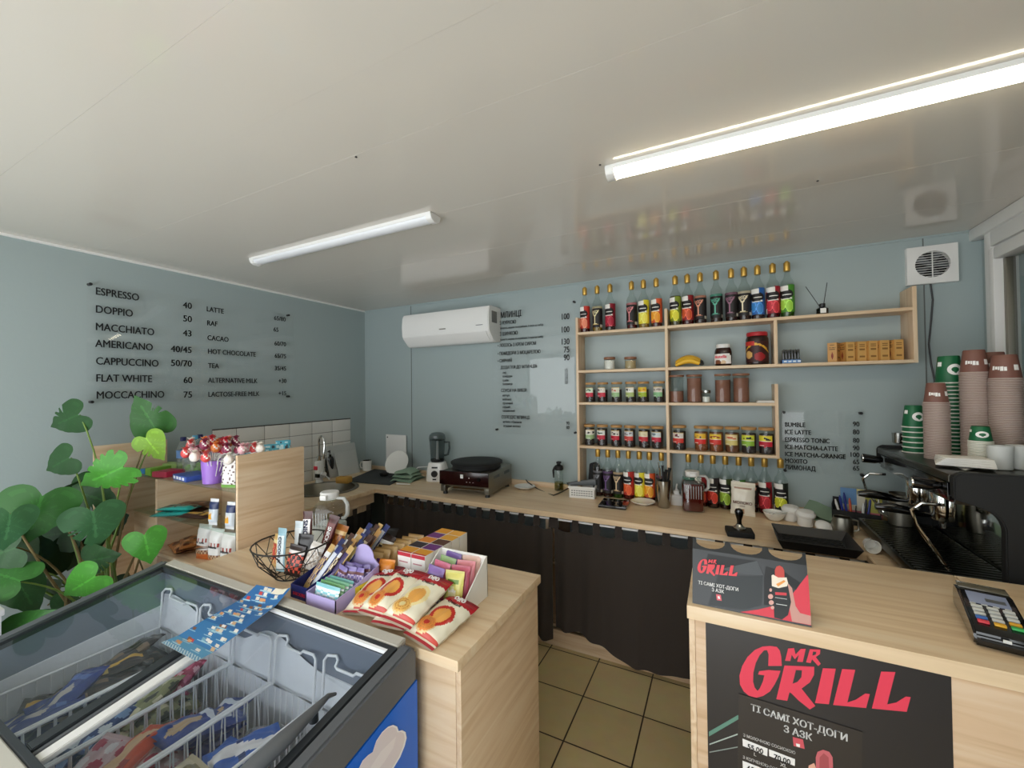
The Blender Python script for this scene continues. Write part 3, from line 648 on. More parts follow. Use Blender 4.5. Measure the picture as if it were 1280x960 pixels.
# chocolate spread jar
t = thing('spread_jar', 'chocolate spread jar with white lid and white label on the second shelf', 'jar', (P(904, 445, 1, 2.79).x, 2.79, ZB1+0.0005), -0.35)
mat('choc', '#2c1510', 0.2)
MB().lathe([(0.002, 0.001), (0.04, 0), (0.044, 0.006), (0.046, 0.05), (0.046, 0.08), (0.042, 0.1), (0.035, 0.112)], 20, sx=1.05, sy=0.85).build('glass', 'choc', t)
MB().lathe([(0.037, 0.108), (0.038, 0.11), (0.038, 0.128), (0.036, 0.131)], 20, sx=1.02, sy=0.9).build('lid', 'white_plastic', t)
def spread(u, v):
    if v > 0.85: return 'skip' if abs(u-0.5) > 0.42 else hx('#f0ece6')
    if v < 0.4 and math.hypot((u-0.35)*2, v-0.15) < 0.3: return hx('#7a4628')
    if v < 0.35 and math.hypot((u-0.62)*2, v-0.12) < 0.22: return hx('#d8b890')
    return hx('#f0ece6')
def sp_pos(u, v, rr=0.0468): a = math.radians(-90+(u-0.5)*150); return Vector((rr*1.05*math.cos(a), rr*0.85*math.sin(a), 0.012+0.06*v))
MB().grid(24, 18, sp_pos, spread).build('paper_label', 'printed_paper', t)
o = lettering([('nutella', 0, 0, 0.026, 'CENTER', 0.95, 0.03)], 'letter_red', t, frame((0, -0.0405, 0.046), (1, 0, 0), (0, 0, 1)))
# big red-lidded jar
t = thing('preserve_jar', 'large dark jar with red lid and red and yellow label on the second shelf', 'jar', (P(946.5, 440, 1, 2.79).x, 2.79, ZB1+0.0005), -0.3)
MB().lathe([(0.002, 0.001), (0.052, 0), (0.058, 0.006), (0.058, 0.15), (0.052, 0.165), (0.048, 0.17)], 22).build('glass', 'choc', t)
MB().lathe([(0.05, 0.165), (0.054, 0.168), (0.054, 0.186), (0.052, 0.189)], 22).build('lid', 'red_lid', t)
def pres(u, v):
    x, y = u, v
    if y > 0.8 and 0.1 < x < 0.5: return hx('#c03028')
    if abs(y-(0.35+0.5*math.sin(x*3))) < 0.05: return hx('#e0a838')
    if math.hypot((x-0.3)*1.4, y-0.35) < 0.18: return hx('#d8a860')
    if math.hypot((x-0.65)*1.2, y-0.25) < 0.2: return hx('#a01c20')
    return hx('#3a1412')
def pr_pos(u, v): a = math.radians(-90+(u-0.5)*170); return Vector((0.0587*math.cos(a), 0.0587*math.sin(a), 0.015+0.12*v))
MB().grid(28, 24, pr_pos, pres).build('paper_label', 'printed_paper', t)
# coffee capsules tray
x0 = P(976, 447, 1, 2.78).x
t = thing('sachet_tray', 'small blue tray holding a row of black stick packets on the second shelf', 'tray', (x0, 2.77, ZB1+0.0005))
MB().box(0, 0.09, -0.03, 0.03, 0, 0.022, bev=0.002).build('tray', 'navy_card', t)
def trayf(u, v): return hx('#dfe6ee') if (0.3 < v < 0.7 and int(u*12) % 3) else hx('#5a8ac0')
MB().grid(24, 4, lambda u, v: Vector((0.002+0.086*u, -0.0308, 0.002+0.018*v)), trayf).build('printed_front', 'printed_paper', t)
for k in range(6):
    o = MB().box(-0.005, 0.005, -0.024, 0.02, 0, 0.055, bev=0.003).build('stick_packet', 'black_gloss', loc=(x0+0.010+0.014*k, 2.77, ZB1+0.0235)); o.rotation_euler = (0, 0, 0)
    tag(o, 'glossy black stick packet standing in the small blue tray', 'packet', 'black stick packets in the blue tray')
# kraft boxes
bx = [1044, 1060.5, 1075, 1089, 1103.5, 1121]
def kraft(u, v):
    d = abs(u-0.5)*1.5+abs(v-0.32)
    if d < 0.24: return hx('#8a2c18')
    if 0.62 < v < 0.68 and 0.2 < u < 0.8: return hx('#6a4a24')
    if 0.74 < v < 0.78 and 0.15 < u < 0.85 and int(u*20) % 3: return hx('#6a4a24')
    if 0.86 < v < 0.9 and 0.25 < u < 0.75: return hx('#7a5a30')
    return hx('#c89450')
def kraft_side(u, v): return hx('#8a6434') if (int(v*22) in (4, 5, 12, 13, 16, 18) and 0.2 < u < 0.8) else hx('#d2a460')
for i, px in enumerate(bx):
    x = P(px, 440, 1, 2.76).x; w, d, h = 0.042, 0.062, 0.105
    t = thing('tea_box', f'kraft cardboard box, {["leftmost", "second", "third", "fourth", "fifth", "rightmost"][i]} in the row on second shelf', 'box', (x, 2.79, ZB1+0.0005), -0.42 if i == 0 else 0.3, 'kraft boxes on the second shelf')
    MB().box(-w/2, w/2, -d/2, d/2, 0, h, bev=0.0012).build('carton', 'kraft', t)
    b = MB(); b.grid(16, 22, lambda u, v: Vector((-w/2+0.001+(w-0.002)*u, -d/2-0.0006, 0.001+(h-0.002)*v)), kraft_side if i else kraft)
    b.grid(16, 22, lambda u, v: Vector((-w/2-0.0006, d/2-0.001-(d-0.002)*u, 0.001+(h-0.002)*v)), kraft)
    b.grid(16, 22, lambda u, v: Vector((w/2+0.0006, -d/2+0.001+(d-0.002)*u, 0.001+(h-0.002)*v)), kraft_side)
    b.build('printed_design', 'printed_paper', t)
# reed diffuser
p = P(1028, 390, 1, 2.79)
t = thing('reed_diffuser', 'small reed diffuser bottle with two dark sticks on the top shelf', 'diffuser', (p.x, 2.79, ZA1+0.0005))
MB().lathe([(0.001, 0.001), (0.026, 0), (0.028, 0.003), (0.028, 0.034), (0.02, 0.042), (0.012, 0.045)], 18).build('bottle', 'black_gloss', t)
MB().lathe([(0.013, 0.043), (0.014, 0.045), (0.014, 0.062), (0.012, 0.064)], 14).build('collar', 'dark_plastic', t)
MB().box(-0.014, 0.012, -0.0295, -0.028, 0.008, 0.034).build('paper_label', 'paper_white', t)
MB().tube([(-0.002, 0, 0.03), (-0.075, -0.01, 0.165)], 0.0018, 6).build('reed', 'black_wire', t); MB().tube([(0.002, 0, 0.03), (0.022, -0.01, 0.175)], 0.0018, 6).build('reed', 'black_wire', t)

# ---------------------------------------------------------------- clear menu boards with black letters
def board(label, M, w, h, pins, lines):
    t = thing('menu_board', label, 'menu'); t.matrix_world = M
    MB().box(0, w, 0, h, 0.018, 0.022, bev=0.0008).build('panel', 'acrylic', t)
    for x, y in pins: MB().lathe([(0.008, -0.001), (0.008, 0.026), (0.006, 0.028)], 12, M=T(x, y, 0)).build('pin', 'dark_plastic', t)
    for L in lines: L = list(L); L[5] *= 0.82; lettering([L], 'letter_black', t, T(0, 0, 0.0222), 'menu_line')
    return t
# left wall: local x runs along +Y, local y up, z away from the wall
y0, z0, w, h = 0.93, 1.555, 1.2, 0.665
def LWp(px, py): p = P(px, py, 0, XL+0.022); return p.y-y0, p.z-z0
rows = []
left = [('ESPRESSO', 119, 368, '40', 240, 386), ('DOPPIO', 119, 390.5, '50', 240, 402.5), ('MACCHIATO', 119, 412.5, '43', 240, 420.5), ('AMERICANO', 119, 433.5, '40/45', 240, 441), ('CAPPUCCINO', 119.5, 455.5, '50/70', 240, 458), ('FLAT WHITE', 119.5, 477, '60', 240.5, 478.5), ('MOCCACHINO', 120, 498.5, '75', 240.5, 496.5)]
for s, px, py, n_, qx, qy in left:
    x, y = LWp(px, py); rows.append((s, x, y, 0.058, 'LEFT', 0.93, 0.016)); x, y = LWp(qx, qy); rows.append((n_, x, y-0.002, 0.056, 'RIGHT', 1.1, 0.016))
right = [('LATTE', 258, 389, '65/80', 357, 402), ('RAF', 258.5, 406.5, '65', 348.3, 415), ('CACAO', 259, 425, '60/70', 357.5, 433), ('HOT CHOCOLATE', 259.5, 442, '65/75', 357.8, 448), ('TEA', 260, 460, '35/45', 357.8, 463.3), ('ALTERNATIVE MILK', 260, 478.3, '+30', 358, 478.7), ('LACTOSE-FREE MILK', 260, 496, '+15', 358, 494)]
for s, px, py, n_, qx, qy in right:
    x, y = LWp(px, py); rows.append((s, x, y, 0.047, 'LEFT', 0.97, 0.016)); x, y = LWp(qx, qy); rows.append((n_, x, y, 0.046, 'RIGHT', 1.1, 0.016))
pins = [LWp(113, 355), LWp(361, 394), LWp(115, 502.5), LWp(361, 495.5)]
board('clear menu board listing coffee drinks and prices on the left wall', Matrix.Translation((XL, y0, z0)) @ frame((0, 0, 0), (0, 1, 0), (0, 0, 1)), w, h, pins, rows)
# back wall: pancake menu
x0, z0 = -1.63, 1.255; w, h = 0.69, 1.01
def BWp(px, py, yy=YW-0.022): p = P(px, py, 1, yy); return p.x-x0, p.z-z0
S = 693/130
def bw(cx, cy): return BWp(600+cx/S, 370+cy/S)
rows = []
def add(s, cx, cy, size, al='LEFT', xs=0.9, wt=0.016): x, y = bw(cx, cy); rows.append((s, x, y, size, al, xs, wt))
add('МЛИНЦІ', 137, 148, 0.066, xs=0.8); add('100', 597, 153, 0.062, 'RIGHT')
add('• З КУРКОЮ', 118, 194, 0.04, xs=0.85); add('(капуста, морква по-корейськи, 2 соуси на вибір)', 135, 222, 0.022, xs=0.86)
add('100', 597, 240, 0.062, 'RIGHT'); add('• З ШИНКОЮ', 118, 267, 0.04, xs=0.85); add('(капуста, морква по-корейськи, 2 соуси на вибір)', 135, 298, 0.022, xs=0.86)
add('130', 597, 321, 0.062, 'RIGHT'); add('• ЛОСОСЬ З КРЕМ СИРОМ', 118, 342, 0.037, xs=0.85); add('75', 597, 375, 0.062, 'RIGHT')
add('• ПОМІДОРИ З МОЦАРЕЛОЮ', 118, 396, 0.037, xs=0.85); add('90', 597, 428, 0.062, 'RIGHT'); add('• СИРНИЙ', 118, 444, 0.037, xs=0.85)
add('ДОДАТКИ ДО МЛИНЦІВ:', 137, 487, 0.035, xs=0.9)
for s, c in (('сир', 518), ('помідори', 543), ('гриби', 570), ('полуниця', 594)): add(s, 150, c, 0.026)
for s, c in (('15', 505), ('15', 532), ('20', 558), ('20', 585)): add(s, 585, c, 0.034, 'RIGHT')
add('СОУСИ НА ВИБІР:', 140, 640, 0.035)
for s, c in (('кетчуп', 670), ('майонез', 696), ('гірчичний', 722), ('сирний', 747), ('часниковий', 772)): add(s, 150, c, 0.026)
add('СОЛОДКІ МЛИНЦІ:', 143, 816, 0.035)
add('нутела з бананом', 153, 845, 0.026); add('згущене молоко', 155, 872, 0.026); add('90', 596, 858, 0.034, 'RIGHT'); add('80', 596, 887, 0.034, 'RIGHT')
pins = [bw(100, 98), bw(625, 38), bw(109, 890), bw(632, 912)]
board('clear menu board listing pancakes and sauces beside the air conditioner', Matrix.Translation((x0, YW, z0)) @ frame((0, 0, 0), (1, 0, 0), (0, 0, 1)), w, h, pins, rows)
# back wall: cold drinks
x0, z0 = 0.325, 1.1; w, h = 0.375, 0.36
rows = []
for i, (s, n_) in enumerate((('BUMBLE', '90'), ('ICE LATTE', '80'), ('ESPRESSO TONIC', '80'), ('ICE MATCHA-LATTE', '90'), ('ICE MATCHA-ORANGE', '100'), ('MOXITO', '65'), ('ЛИМОНАД', '65'))):
    yy = [533.3, 542.5, 552, 561, 570, 578.3, 586.5][i]; qy = [533, 543, 553.5, 563, 571.5, 580.5, 588.5][i]
    x, y = BWp(981, yy); rows.append((s, x, y, 0.036, 'LEFT', 0.93, 0.022)); x, y = BWp(1074.5, qy); rows.append((n_, x, y, 0.036, 'RIGHT', 1.0, 0.022))
board('small clear menu board listing cold drinks right of the shelf', Matrix.Translation((x0, YW, z0)) @ frame((0, 0, 0), (1, 0, 0), (0, 0, 1)), w, h, [(0.01, 0.35), (0.365, 0.35), (0.01, 0.01), (0.365, 0.01)], rows)
# ---------------------------------------------------------------- things on the back worktop
def Wt(px, py, back=0.0):
    p = P(px, py, 2, ZT); d = Vector((p.x, p.y, 0)).normalized(); return p+d*back
E_ = 0.0008
# round inset sink with tap, on the left branch
sp = Vector(SINK)
t = thing('sink', 'round steel sink set into the worktop below the white tiles', 'sink', sp)
MB().lathe([(0.245, 0.001), (0.245, 0.006), (0.225, 0.008), (0.214, 0.003), (0.205, -0.03), (0.18, -0.14), (0.14, -0.16), (0.03, -0.165)], 40, cap0=False).build('bowl', 'brushed_steel', t)
MB().lathe([(0.03, -0.164), (0.03, -0.161), (0.02, -0.16)], 16).build('drain', 'chrome', t)
tp = Wt(399, 604)
t = thing('water_heater_tap', 'white electric heater tap with a steel swan spout behind the sink', 'tap', (tp.x, tp.y, ZT+0.007))
MB().lathe([(0.03, 0), (0.03, 0.01), (0.026, 0.016), (0.026, 0.03), (0.033, 0.045), (0.035, 0.06), (0.035, 0.16), (0.03, 0.172), (0.018, 0.176)], 20).build('body', 'white_gloss', t)
MB().lathe([(0.016, 0.172), (0.017, 0.176), (0.017, 0.215), (0.012, 0.218)], 14).build('neck', 'chrome', t)
MB().tube([(0, 0, 0.2)]+[(0.0+0.045-0.045*math.cos(a), -0.02*math.sin(a/2), 0.3+0.075*math.sin(a)) for a in [math.pi*k/12 for k in range(13)]]+[(0.092, -0.03, 0.24), (0.094, -0.03, 0.2)], 0.0085, 10).build('spout', 'chrome', t)
MB().box(-0.004, 0.036, -0.0362, -0.02, 0.045, 0.075, bev=0.002).build('display', 'black_gloss', t)
MB().box(-0.02, 0.02, -0.0365, -0.03, 0.105, 0.135, bev=0.002).build('badge', 'letter_red', t, 'red square badge')
MB().tube([(0.03, 0, 0.07), (0.075, -0.01, 0.075)], [0.015, 0.018], 14).build('knob', 'white_gloss', t); MB().tube([(0.07, -0.01, 0.072), (0.16, -0.03, 0.045)], [0.004, 0.006], 8).build('lever', 'white_gloss', t)
p = Wt(412, 598, 0.06)
t = thing('soap_bottle', 'black pump bottle standing behind the white heater tap', 'bottle', (p.x, p.y, ZT+0.001))
MB().lathe([(0.03, 0), (0.036, 0.004), (0.036, 0.15), (0.028, 0.175), (0.014, 0.18), (0.014, 0.195)], 18).build('body', 'black_gloss', t)
MB().tube([(0, 0, 0.19), (0, 0, 0.225), (0.02, -0.03, 0.222)], [0.006, 0.008, 0.006], 8).build('pump', 'dark_plastic', t)
p = Wt(430, 605)
t = thing('sponge', 'yellow brown sponge lying on the sink rim', 'sponge', (p.x, p.y, ZT+0.009), 0.3)
MB().box(-0.055, 0.055, -0.035, 0.035, 0, 0.05, bev=0.012).build('foam', 'sponge', t)
p = Wt(395, 598); o = MB().box(-0.03, 0.03, -0.16, 0.10, 0, 0.06, bev=0.004).build('tray', 'cloth_green', loc=(XL+0.06, 1.95, ZT+0.009)); mat('tray_yellow', '#c9b26a', 0.6); o.data.materials[0] = MATS['tray_yellow']
tag(o, 'narrow yellowish tray along the tiles behind the sink', 'tray')
# drying mat, boards, mug, plate, ladle
p0, p1, p2, p3 = Wt(432, 602), Wt(487, 607), Wt(520, 590), Wt(468, 587)
b = MB(); b.grid(8, 8, lambda u, v: (p0*(1-u)+p1*u)*(1-v)+(p3*(1-u)+p2*u)*v+Vector((0, 0, 0.006+0.004*math.sin(6*u)*math.sin(5*v))))
b.grid(8, 8, lambda u, v: (p0*(1-u)+p1*u)*(1-v)+(p3*(1-u)+p2*u)*v+Vector((0, 0, 0.0012+0.0035*math.sin(6*u)*math.sin(5*v))), flip=True)
tag(b.build('drying_mat', 'mat_dark'), 'dark grey drying mat on the corner of the worktop', 'mat')
b = MB(); ya, yb = 2.42, 2.74
o = MB().box(0, 0.006, ya, yb, 0, 0.27, bev=0.002, M=T(XL+0.075, 0, ZT+0.002) @ rot('Y', -13)).build('cutting_board', 'frosted'); tag(o, 'translucent cutting board leaning on the white tiles', 'cutting board')
o = MB().box(0, 0.005, ya+0.06, yb-0.03, 0, 0.21, bev=0.002, M=T(XL+0.115, 0, ZT+0.002) @ rot('Y', -17)).build('cutting_board', 'frosted'); tag(o, 'smaller translucent cutting board leaning in front of another by the tiles', 'cutting board')
a_, c_ = P(482.5, 543, 1, YW-0.02), P(508, 590, 1, YW-0.02)
t = thing('cutting_board', 'white cutting board standing upright against the back wall behind the plate', 'cutting board', (a_.x, YW-0.012, ZT+0.001))
MB().box(0, c_.x-a_.x, -0.01, -0.002, 0, a_.z-ZT, bev=0.002).build('board', 'white_plastic', t); MB().lathe([(0.007, 0), (0.007, 0.001)], 12, M=T(0.02, -0.0105, a_.z-ZT-0.025) @ rot('X', 90)).build('hole', 'dark_plastic', t)
p = Wt(458, 589, 0.0)
t = thing('mug', 'white mug with black inside at the corner of the worktop', 'mug', (p.x+0.03, p.y-0.02, ZT+0.012), math.radians(195))
MB().lathe([(0.03, 0), (0.038, 0.003), (0.041, 0.05), (0.042, 0.094), (0.0395, 0.094)], 22, cap1=False).build('cup', 'white_ceramic', t)
MB().lathe([(0.0395, 0.0938), (0.038, 0.05), (0.035, 0.012), (0.002, 0.01)], 22, cap0=False).build('inside', 'black_gloss', t, 'black inside')
MB().tube([(0.038, 0, 0.075), (0.06, 0, 0.078), (0.072, 0, 0.05), (0.06, 0, 0.024), (0.037, 0, 0.024)], 0.006, 8).build('handle', 'white_ceramic', t)
def plate_prof(r): return [(r*0.5, 0), (r*0.55, 0.002), (r*0.62, 0.006), (r*0.96, 0.018), (r, 0.02), (r*0.98, 0.022), (r*0.64, 0.01), (0.001, 0.007)]
c = P(491, 577, 1, 2.66)
o = MB().lathe(plate_prof(0.11), 36).build('plate', 'white_ceramic'); o.matrix_world = T(c.x, 2.72, ZT+0.012+0.1) @ rot('Z', 10) @ rot('X', 62) @ T(0, 0, 0)
tag(o, 'white plate leaning upright in front of the white cutting board', 'plate')
p = Wt(480, 598)
t = thing('ladle', 'black ladle lying on the dark drying mat', 'ladle', (p.x, p.y, ZT+0.014), 0.2)
MB().lathe([(0.002, 0.0), (0.03, 0.008), (0.04, 0.03), (0.038, 0.03), (0.028, 0.011), (0.002, 0.004)], 20).build('bowl', 'black_matt', t); MB().tube([(0.035, 0, 0.028), (0.1, -0.02, 0.03), (0.19, -0.06, 0.006)], [0.006, 0.006, 0.008], 8).build('handle', 'black_matt', t)
o = MB().tube([(0, 0, 0.006), (0.11, 0.03, 0.006)], [0.007, 0.004], 8).build('spatula_handle', 'white_plastic', loc=(Wt(496, 606).x, Wt(496, 606).y, ZT+0.002)); o.name = 'spatula'; tag(o, 'short white plastic spatula at the edge of the drying mat', 'spatula')
q0, q1 = Wt(494, 603), Wt(524, 596)
t = thing('folded_cloth', 'folded pale green cloth on the worktop left of the blender', 'cloth', ((q0.x+q1.x)/2, q0.y+0.13, ZT+0.001), 0.15)
for k in range(3):
    b = MB(); b.grid(14, 10, lambda u, v: Vector(((u-0.5)*(0.2-0.02*k), (v-0.5)*(0.24-0.03*k), 0.03+0.03*k-0.018*abs(2*u-1)**3+0.006*math.sin(7*u+3*v+k)-0.02*abs(2*v-1)**4)))
    b.grid(14, 10, lambda u, v: Vector(((u-0.5)*(0.2-0.02*k), (v-0.5)*(0.24-0.03*k), 0.002+0.028*k)), flip=True); b.build('fold', 'cloth_green', t, smooth=60)
o = MB().tube([(q0.x+0.0, 2.68, ZT+0.006), (q0.x+0.06, 2.74, ZT+0.09), (q0.x+0.16, 2.76, ZT+0.1), (q0.x+0.24, 2.76, ZT+0.05), (q0.x+0.28, 2.76, ZT+0.006)], 0.0035, 6).build('power_cable', 'white_plastic'); tag(o, 'white cable looping behind the green cloth to the blender', 'cable')
# blender
p = Wt(537, 602)
t = thing('blender', 'white stand blender with a smoky jar and round dial', 'blender', (p.x+0.02, p.y+0.08, ZT+0.001), 0.35)
def sqlathe(prof, e=4, n=28):
    vs = []; fs = []
    for hx_, hy_, z in prof:
        for k in range(n):
            a = 2*math.pi*k/n; c, s_ = math.cos(a), math.sin(a); q = (abs(c)**e+abs(s_)**e)**(-1/e); vs.append((hx_*c*q, hy_*s_*q, z))
    for i in range(len(prof)-1):
        for k in range(n): fs.append([i*n+k, i*n+(k+1) % n, (i+1)*n+(k+1) % n, (i+1)*n+k])
    fs.append(list(range(n))[::-1]); fs.append([(len(prof)-1)*n+k for k in range(n)])
    return vs, fs
MB().add(*sqlathe([(0.08, 0.085, 0), (0.083, 0.088, 0.006), (0.078, 0.083, 0.09), (0.066, 0.072, 0.145), (0.06, 0.065, 0.15)])).build('motor_base', 'white_gloss', t)
MB().lathe([(0.026, 0), (0.026, 0.012), (0.022, 0.016)], 20, M=T(-0.0, -0.083, 0.065) @ rot('X', 94)).build('dial', 'dark_plastic', t)
MB().box(-0.024, 0.024, -0.083, -0.074, 0.108, 0.12, bev=0.001).build('badge', 'dark_plastic', t); MB().box(-0.015, 0.015, -0.0905, -0.084, 0.016, 0.026).build('marking', 'dark_plastic', t)
MB().lathe([(0.05, 0.15), (0.054, 0.155), (0.058, 0.17)], 24).build('collar', 'dark_plastic', t)
MB().lathe([(0.05, 0.16), (0.056, 0.18), (0.064, 0.3), (0.066, 0.33)], 24, cap0=False, cap1=False).build('jar', 'smoke_plastic', t)
MB().lathe([(0.067, 0.328), (0.069, 0.345), (0.064, 0.37), (0.045, 0.388), (0.012, 0.394)], 24).build('lid', 'smoke_plastic', t)
MB().tube([(0.062, 0.0, 0.31), (0.1, 0.0, 0.31), (0.102, 0, 0.26), (0.09, 0, 0.21), (0.06, 0, 0.2)], 0.009, 8).build('handle', 'smoke_plastic', t)
MB().tube([(0, 0, 0.16), (0, 0, 0.32)], [0.012, 0.009], 10).build('stirrer', 'white_plastic', t)
# pancake maker
a, c = Wt(550, 618), Wt(610, 624); d = Wt(650, 609)
ang = math.atan2((c-a).y, (c-a).x); wid = (c-a).length; dep = 0.42
t = thing('pancake_maker', 'steel crepe machine with a round black hotplate and dark control panel', 'crepe maker', (a.x, a.y, ZT+0.0005), ang)
zb, zt = 0.022, 0.165
MB().box(0, wid, 0.012, dep, 0.06, zt, bev=0.004).build('housing', 'brushed_steel', t)
for x in (0.0, wid-0.035): MB().box(x, x+0.035, 0.012, 0.05, zb, 0.062, bev=0.002).build('side_cheek', 'brushed_steel', t)
MB().box(0, 0.004, 0.05, dep, zb, 0.062).build('skirt', 'brushed_steel', t); MB().box(wid-0.004, wid, 0.05, dep, zb, 0.062).build('skirt', 'brushed_steel', t)
for x in (0.022, wid-0.022):
    for y in (0.04, dep-0.04): MB().lathe([(0.016, 0), (0.018, 0.002), (0.014, 0.022)], 14, M=T(x, y, 0)).build('foot', 'dark_plastic', t)
mat('panel_wine', '#26090b', 0.2, coat=0.4)
MB().box(-0.004, wid+0.002, 0.0, 0.012, 0.075, zt+0.004, bev=0.003).build('control_panel', 'panel_wine', t, 'dark wine red control panel')
MB().lathe([(0.014, 0), (0.012, 0.01)], 16, M=T(wid*0.82, 0, 0.125) @ rot('X', 90)).build('knob', 'black_gloss', t); MB().box(wid*0.62-0.003, wid*0.62+0.003, -0.002, 0, 0.127, 0.134).build('indicator', 'letter_white', t)
MB().box(wid*0.44, wid*0.44+0.022, -0.002, 0, 0.125, 0.152).build('switch', 'letter_white', t)
for k in range(3): MB().box(wid*0.56+0.025*k, wid*0.56+0.008+0.025*k, -0.001, 0, 0.1, 0.103).build('marking', 'letter_white', t)
MB().lathe([(0.17, zt), (0.178, zt+0.004), (0.178, zt+0.03), (0.19, zt+0.034), (0.192, zt+0.046), (0.185, zt+0.05), (0.12, zt+0.047), (0.001, zt+0.047)], 48, M=T(wid*0.48, dep*0.52, 0)).build('hotplate', 'black_matt', t)
b = MB()
for k in range(6):
    b.box(wid-0.001, wid+0.002, 0.1+0.016*k, 0.11+0.016*k, 0.115, 0.135); b.box(wid-0.001, wid+0.002, 0.28+0.016*k, 0.29+0.016*k, 0.115, 0.135)
b.build('side_vent', 'grey_plastic', t)
MB().box(0.05, wid-0.05, 0.06, dep-0.06, 0.032, 0.036).build('drip_plate', 'steel', t); MB().tube([(0.06, 0.09, 0.045), (wid-0.07, 0.11, 0.045)], 0.008, 8).build('spreader', 'bamboo', t)
pts = [Wt(648, 596)+Vector((0, 0, 0.06)), P(660, 603, 1, 2.84), P(672, 611, 1, 2.8), P(684, 617, 1, 2.72), P(692, 619, 2, ZT+0.005), P(702, 615, 2, ZT+0.006), P(711, 610, 2, ZT+0.03)]
tag(MB().tube(pts, 0.004, 8).build('power_cable', 'dark_plastic'), 'black cable lying on the worktop right of the crepe machine', 'cable')
p = Wt(656, 611)
tag(MB().lathe(plate_prof(0.08), 36).build('plate', 'white_ceramic', loc=(p.x, p.y, ZT+E_)), 'small white plate lying flat right of the crepe machine', 'plate')
# oil bottle
p = Wt(700, 614, 0.04)
t = thing('oil_bottle', 'clear oil bottle with a black spray head beside the shelf post', 'bottle', (p.x, p.y-0.02, ZT+E_))
MB().lathe([(0.03, 0), (0.034, 0.004), (0.034, 0.14), (0.03, 0.155), (0.024, 0.165)], 18).build('glass', 'bottle_glass', t); MB().lathe([(0.028, 0.003), (0.032, 0.006), (0.032, 0.06)], 18).build('oil', 'oil_glass', t)
MB().lathe([(0.03, 0.15), (0.034, 0.155), (0.03, 0.178), (0.014, 0.186), (0.012, 0.2)], 18).build('spray_head', 'black_matt', t); MB().tube([(-0.03, 0, 0.165), (-0.042, 0, 0.14), (-0.04, 0, 0.09)], [0.01, 0.009, 0.006], 8).build('trigger', 'black_matt', t)
MB().box(-0.014, 0.016, -0.016, 0.016, 0.195, 0.21, bev=0.004).build('nozzle', 'black_matt', t)
# white basket with tongs
p = Wt(729, 622, 0.03)
t = thing('white_basket', 'small white perforated plastic basket on the worktop', 'basket', (p.x, p.y, ZT+E_), 0.12)
b = MB(); hw, hd, hh = 0.085, 0.055, 0.075
b.box(-hw+0.006, hw-0.006, -hd+0.006, hd-0.006, 0, 0.003)
for (x0, x1, y0, y1) in ((-hw, hw, -hd, -hd+0.003), (-hw, hw, hd-0.003, hd), (-hw, -hw+0.003, -hd, hd), (hw-0.003, hw, -hd, hd)): b.box(x0, x1, y0, y1, 0, hh)
b.build('body', 'white_plastic', t)
b = MB(); b.box(-hw-0.006, hw+0.006, -hd-0.006, -hd+0.003, hh-0.012, hh+0.003, bev=0.002); b.box(-hw-0.006, hw+0.006, hd-0.003, hd+0.006, hh-0.012, hh+0.003, bev=0.002); b.box(-hw-0.006, -hw+0.003, -hd, hd, hh-0.012, hh+0.003, bev=0.002); b.box(hw-0.003, hw+0.006, -hd, hd, hh-0.012, hh+0.003, bev=0.002); b.build('rim', 'white_plastic', t)
b = MB()
for i in range(9):
    for j in range(3): b.box(-0.07+0.0165*i, -0.06+0.0165*i, -hd-0.0006, -hd+0.001, 0.016+0.015*j, 0.022+0.015*j)
b.build('perforation', 'grey_plastic', t)
t2 = thing('tongs', 'dark grey tongs lying across the white basket', 'tongs', (p.x, p.y, ZT+hh+0.006), 0.1)
for s_ in (-1, 1):
    MB().add(*sqlathe([(0.006, 0.004, -0.09), (0.012, 0.003, -0.04), (0.016, 0.003, 0.05), (0.02, 0.006, 0.1)], 3, 12)).build('arm', 'grey_plastic', t2).matrix_local = T(-0.01, 0.018*s_, 0.012) @ rot('Y', 82) @ rot('X', 4*s_)
MB().tube([(-0.1, -0.02, 0.0), (-0.11, 0, 0.002), (-0.1, 0.02, 0.0)], 0.007, 8).build('hinge', 'steel', t2)
# black scales / tablet in front of the left bottles
a, c = Wt(749, 634), Wt(786, 639)
o = MB().box(-0.005, 0.165, -0.01, 0.17, 0, 0.016, bev=0.004).build('kitchen_scale', 'black_gloss', loc=(a.x, a.y, ZT+E_)); o.rotation_euler = (0, 0, 0.05); tag(o, 'flat glossy black kitchen scale in front of the left syrup bottles', 'scale')
p = P(741, 590, 1, 2.83)
o = MB().prism([(-0.05, 0), (0.05, 0), (0.03, 0.2), (0.0, 0.215), (-0.04, 0.2)], 0.018, M=frame((0, 0, 0), (1, 0, 0), (0, 0.12, 1)), bev=0.004).build('black_board', 'black_matt', loc=(U1+0.075, YW-0.03, ZT+0.002)); tag(o, 'black board leaning on the wall inside the left shelf post', 'board')
p = Wt(808, 631); tag(MB().lathe(plate_prof(0.075), 36).build('plate', 'white_ceramic', loc=(p.x-0.02, p.y-0.0, ZT+E_)), 'white plate lying between the black scale and the steel shaker', 'plate')
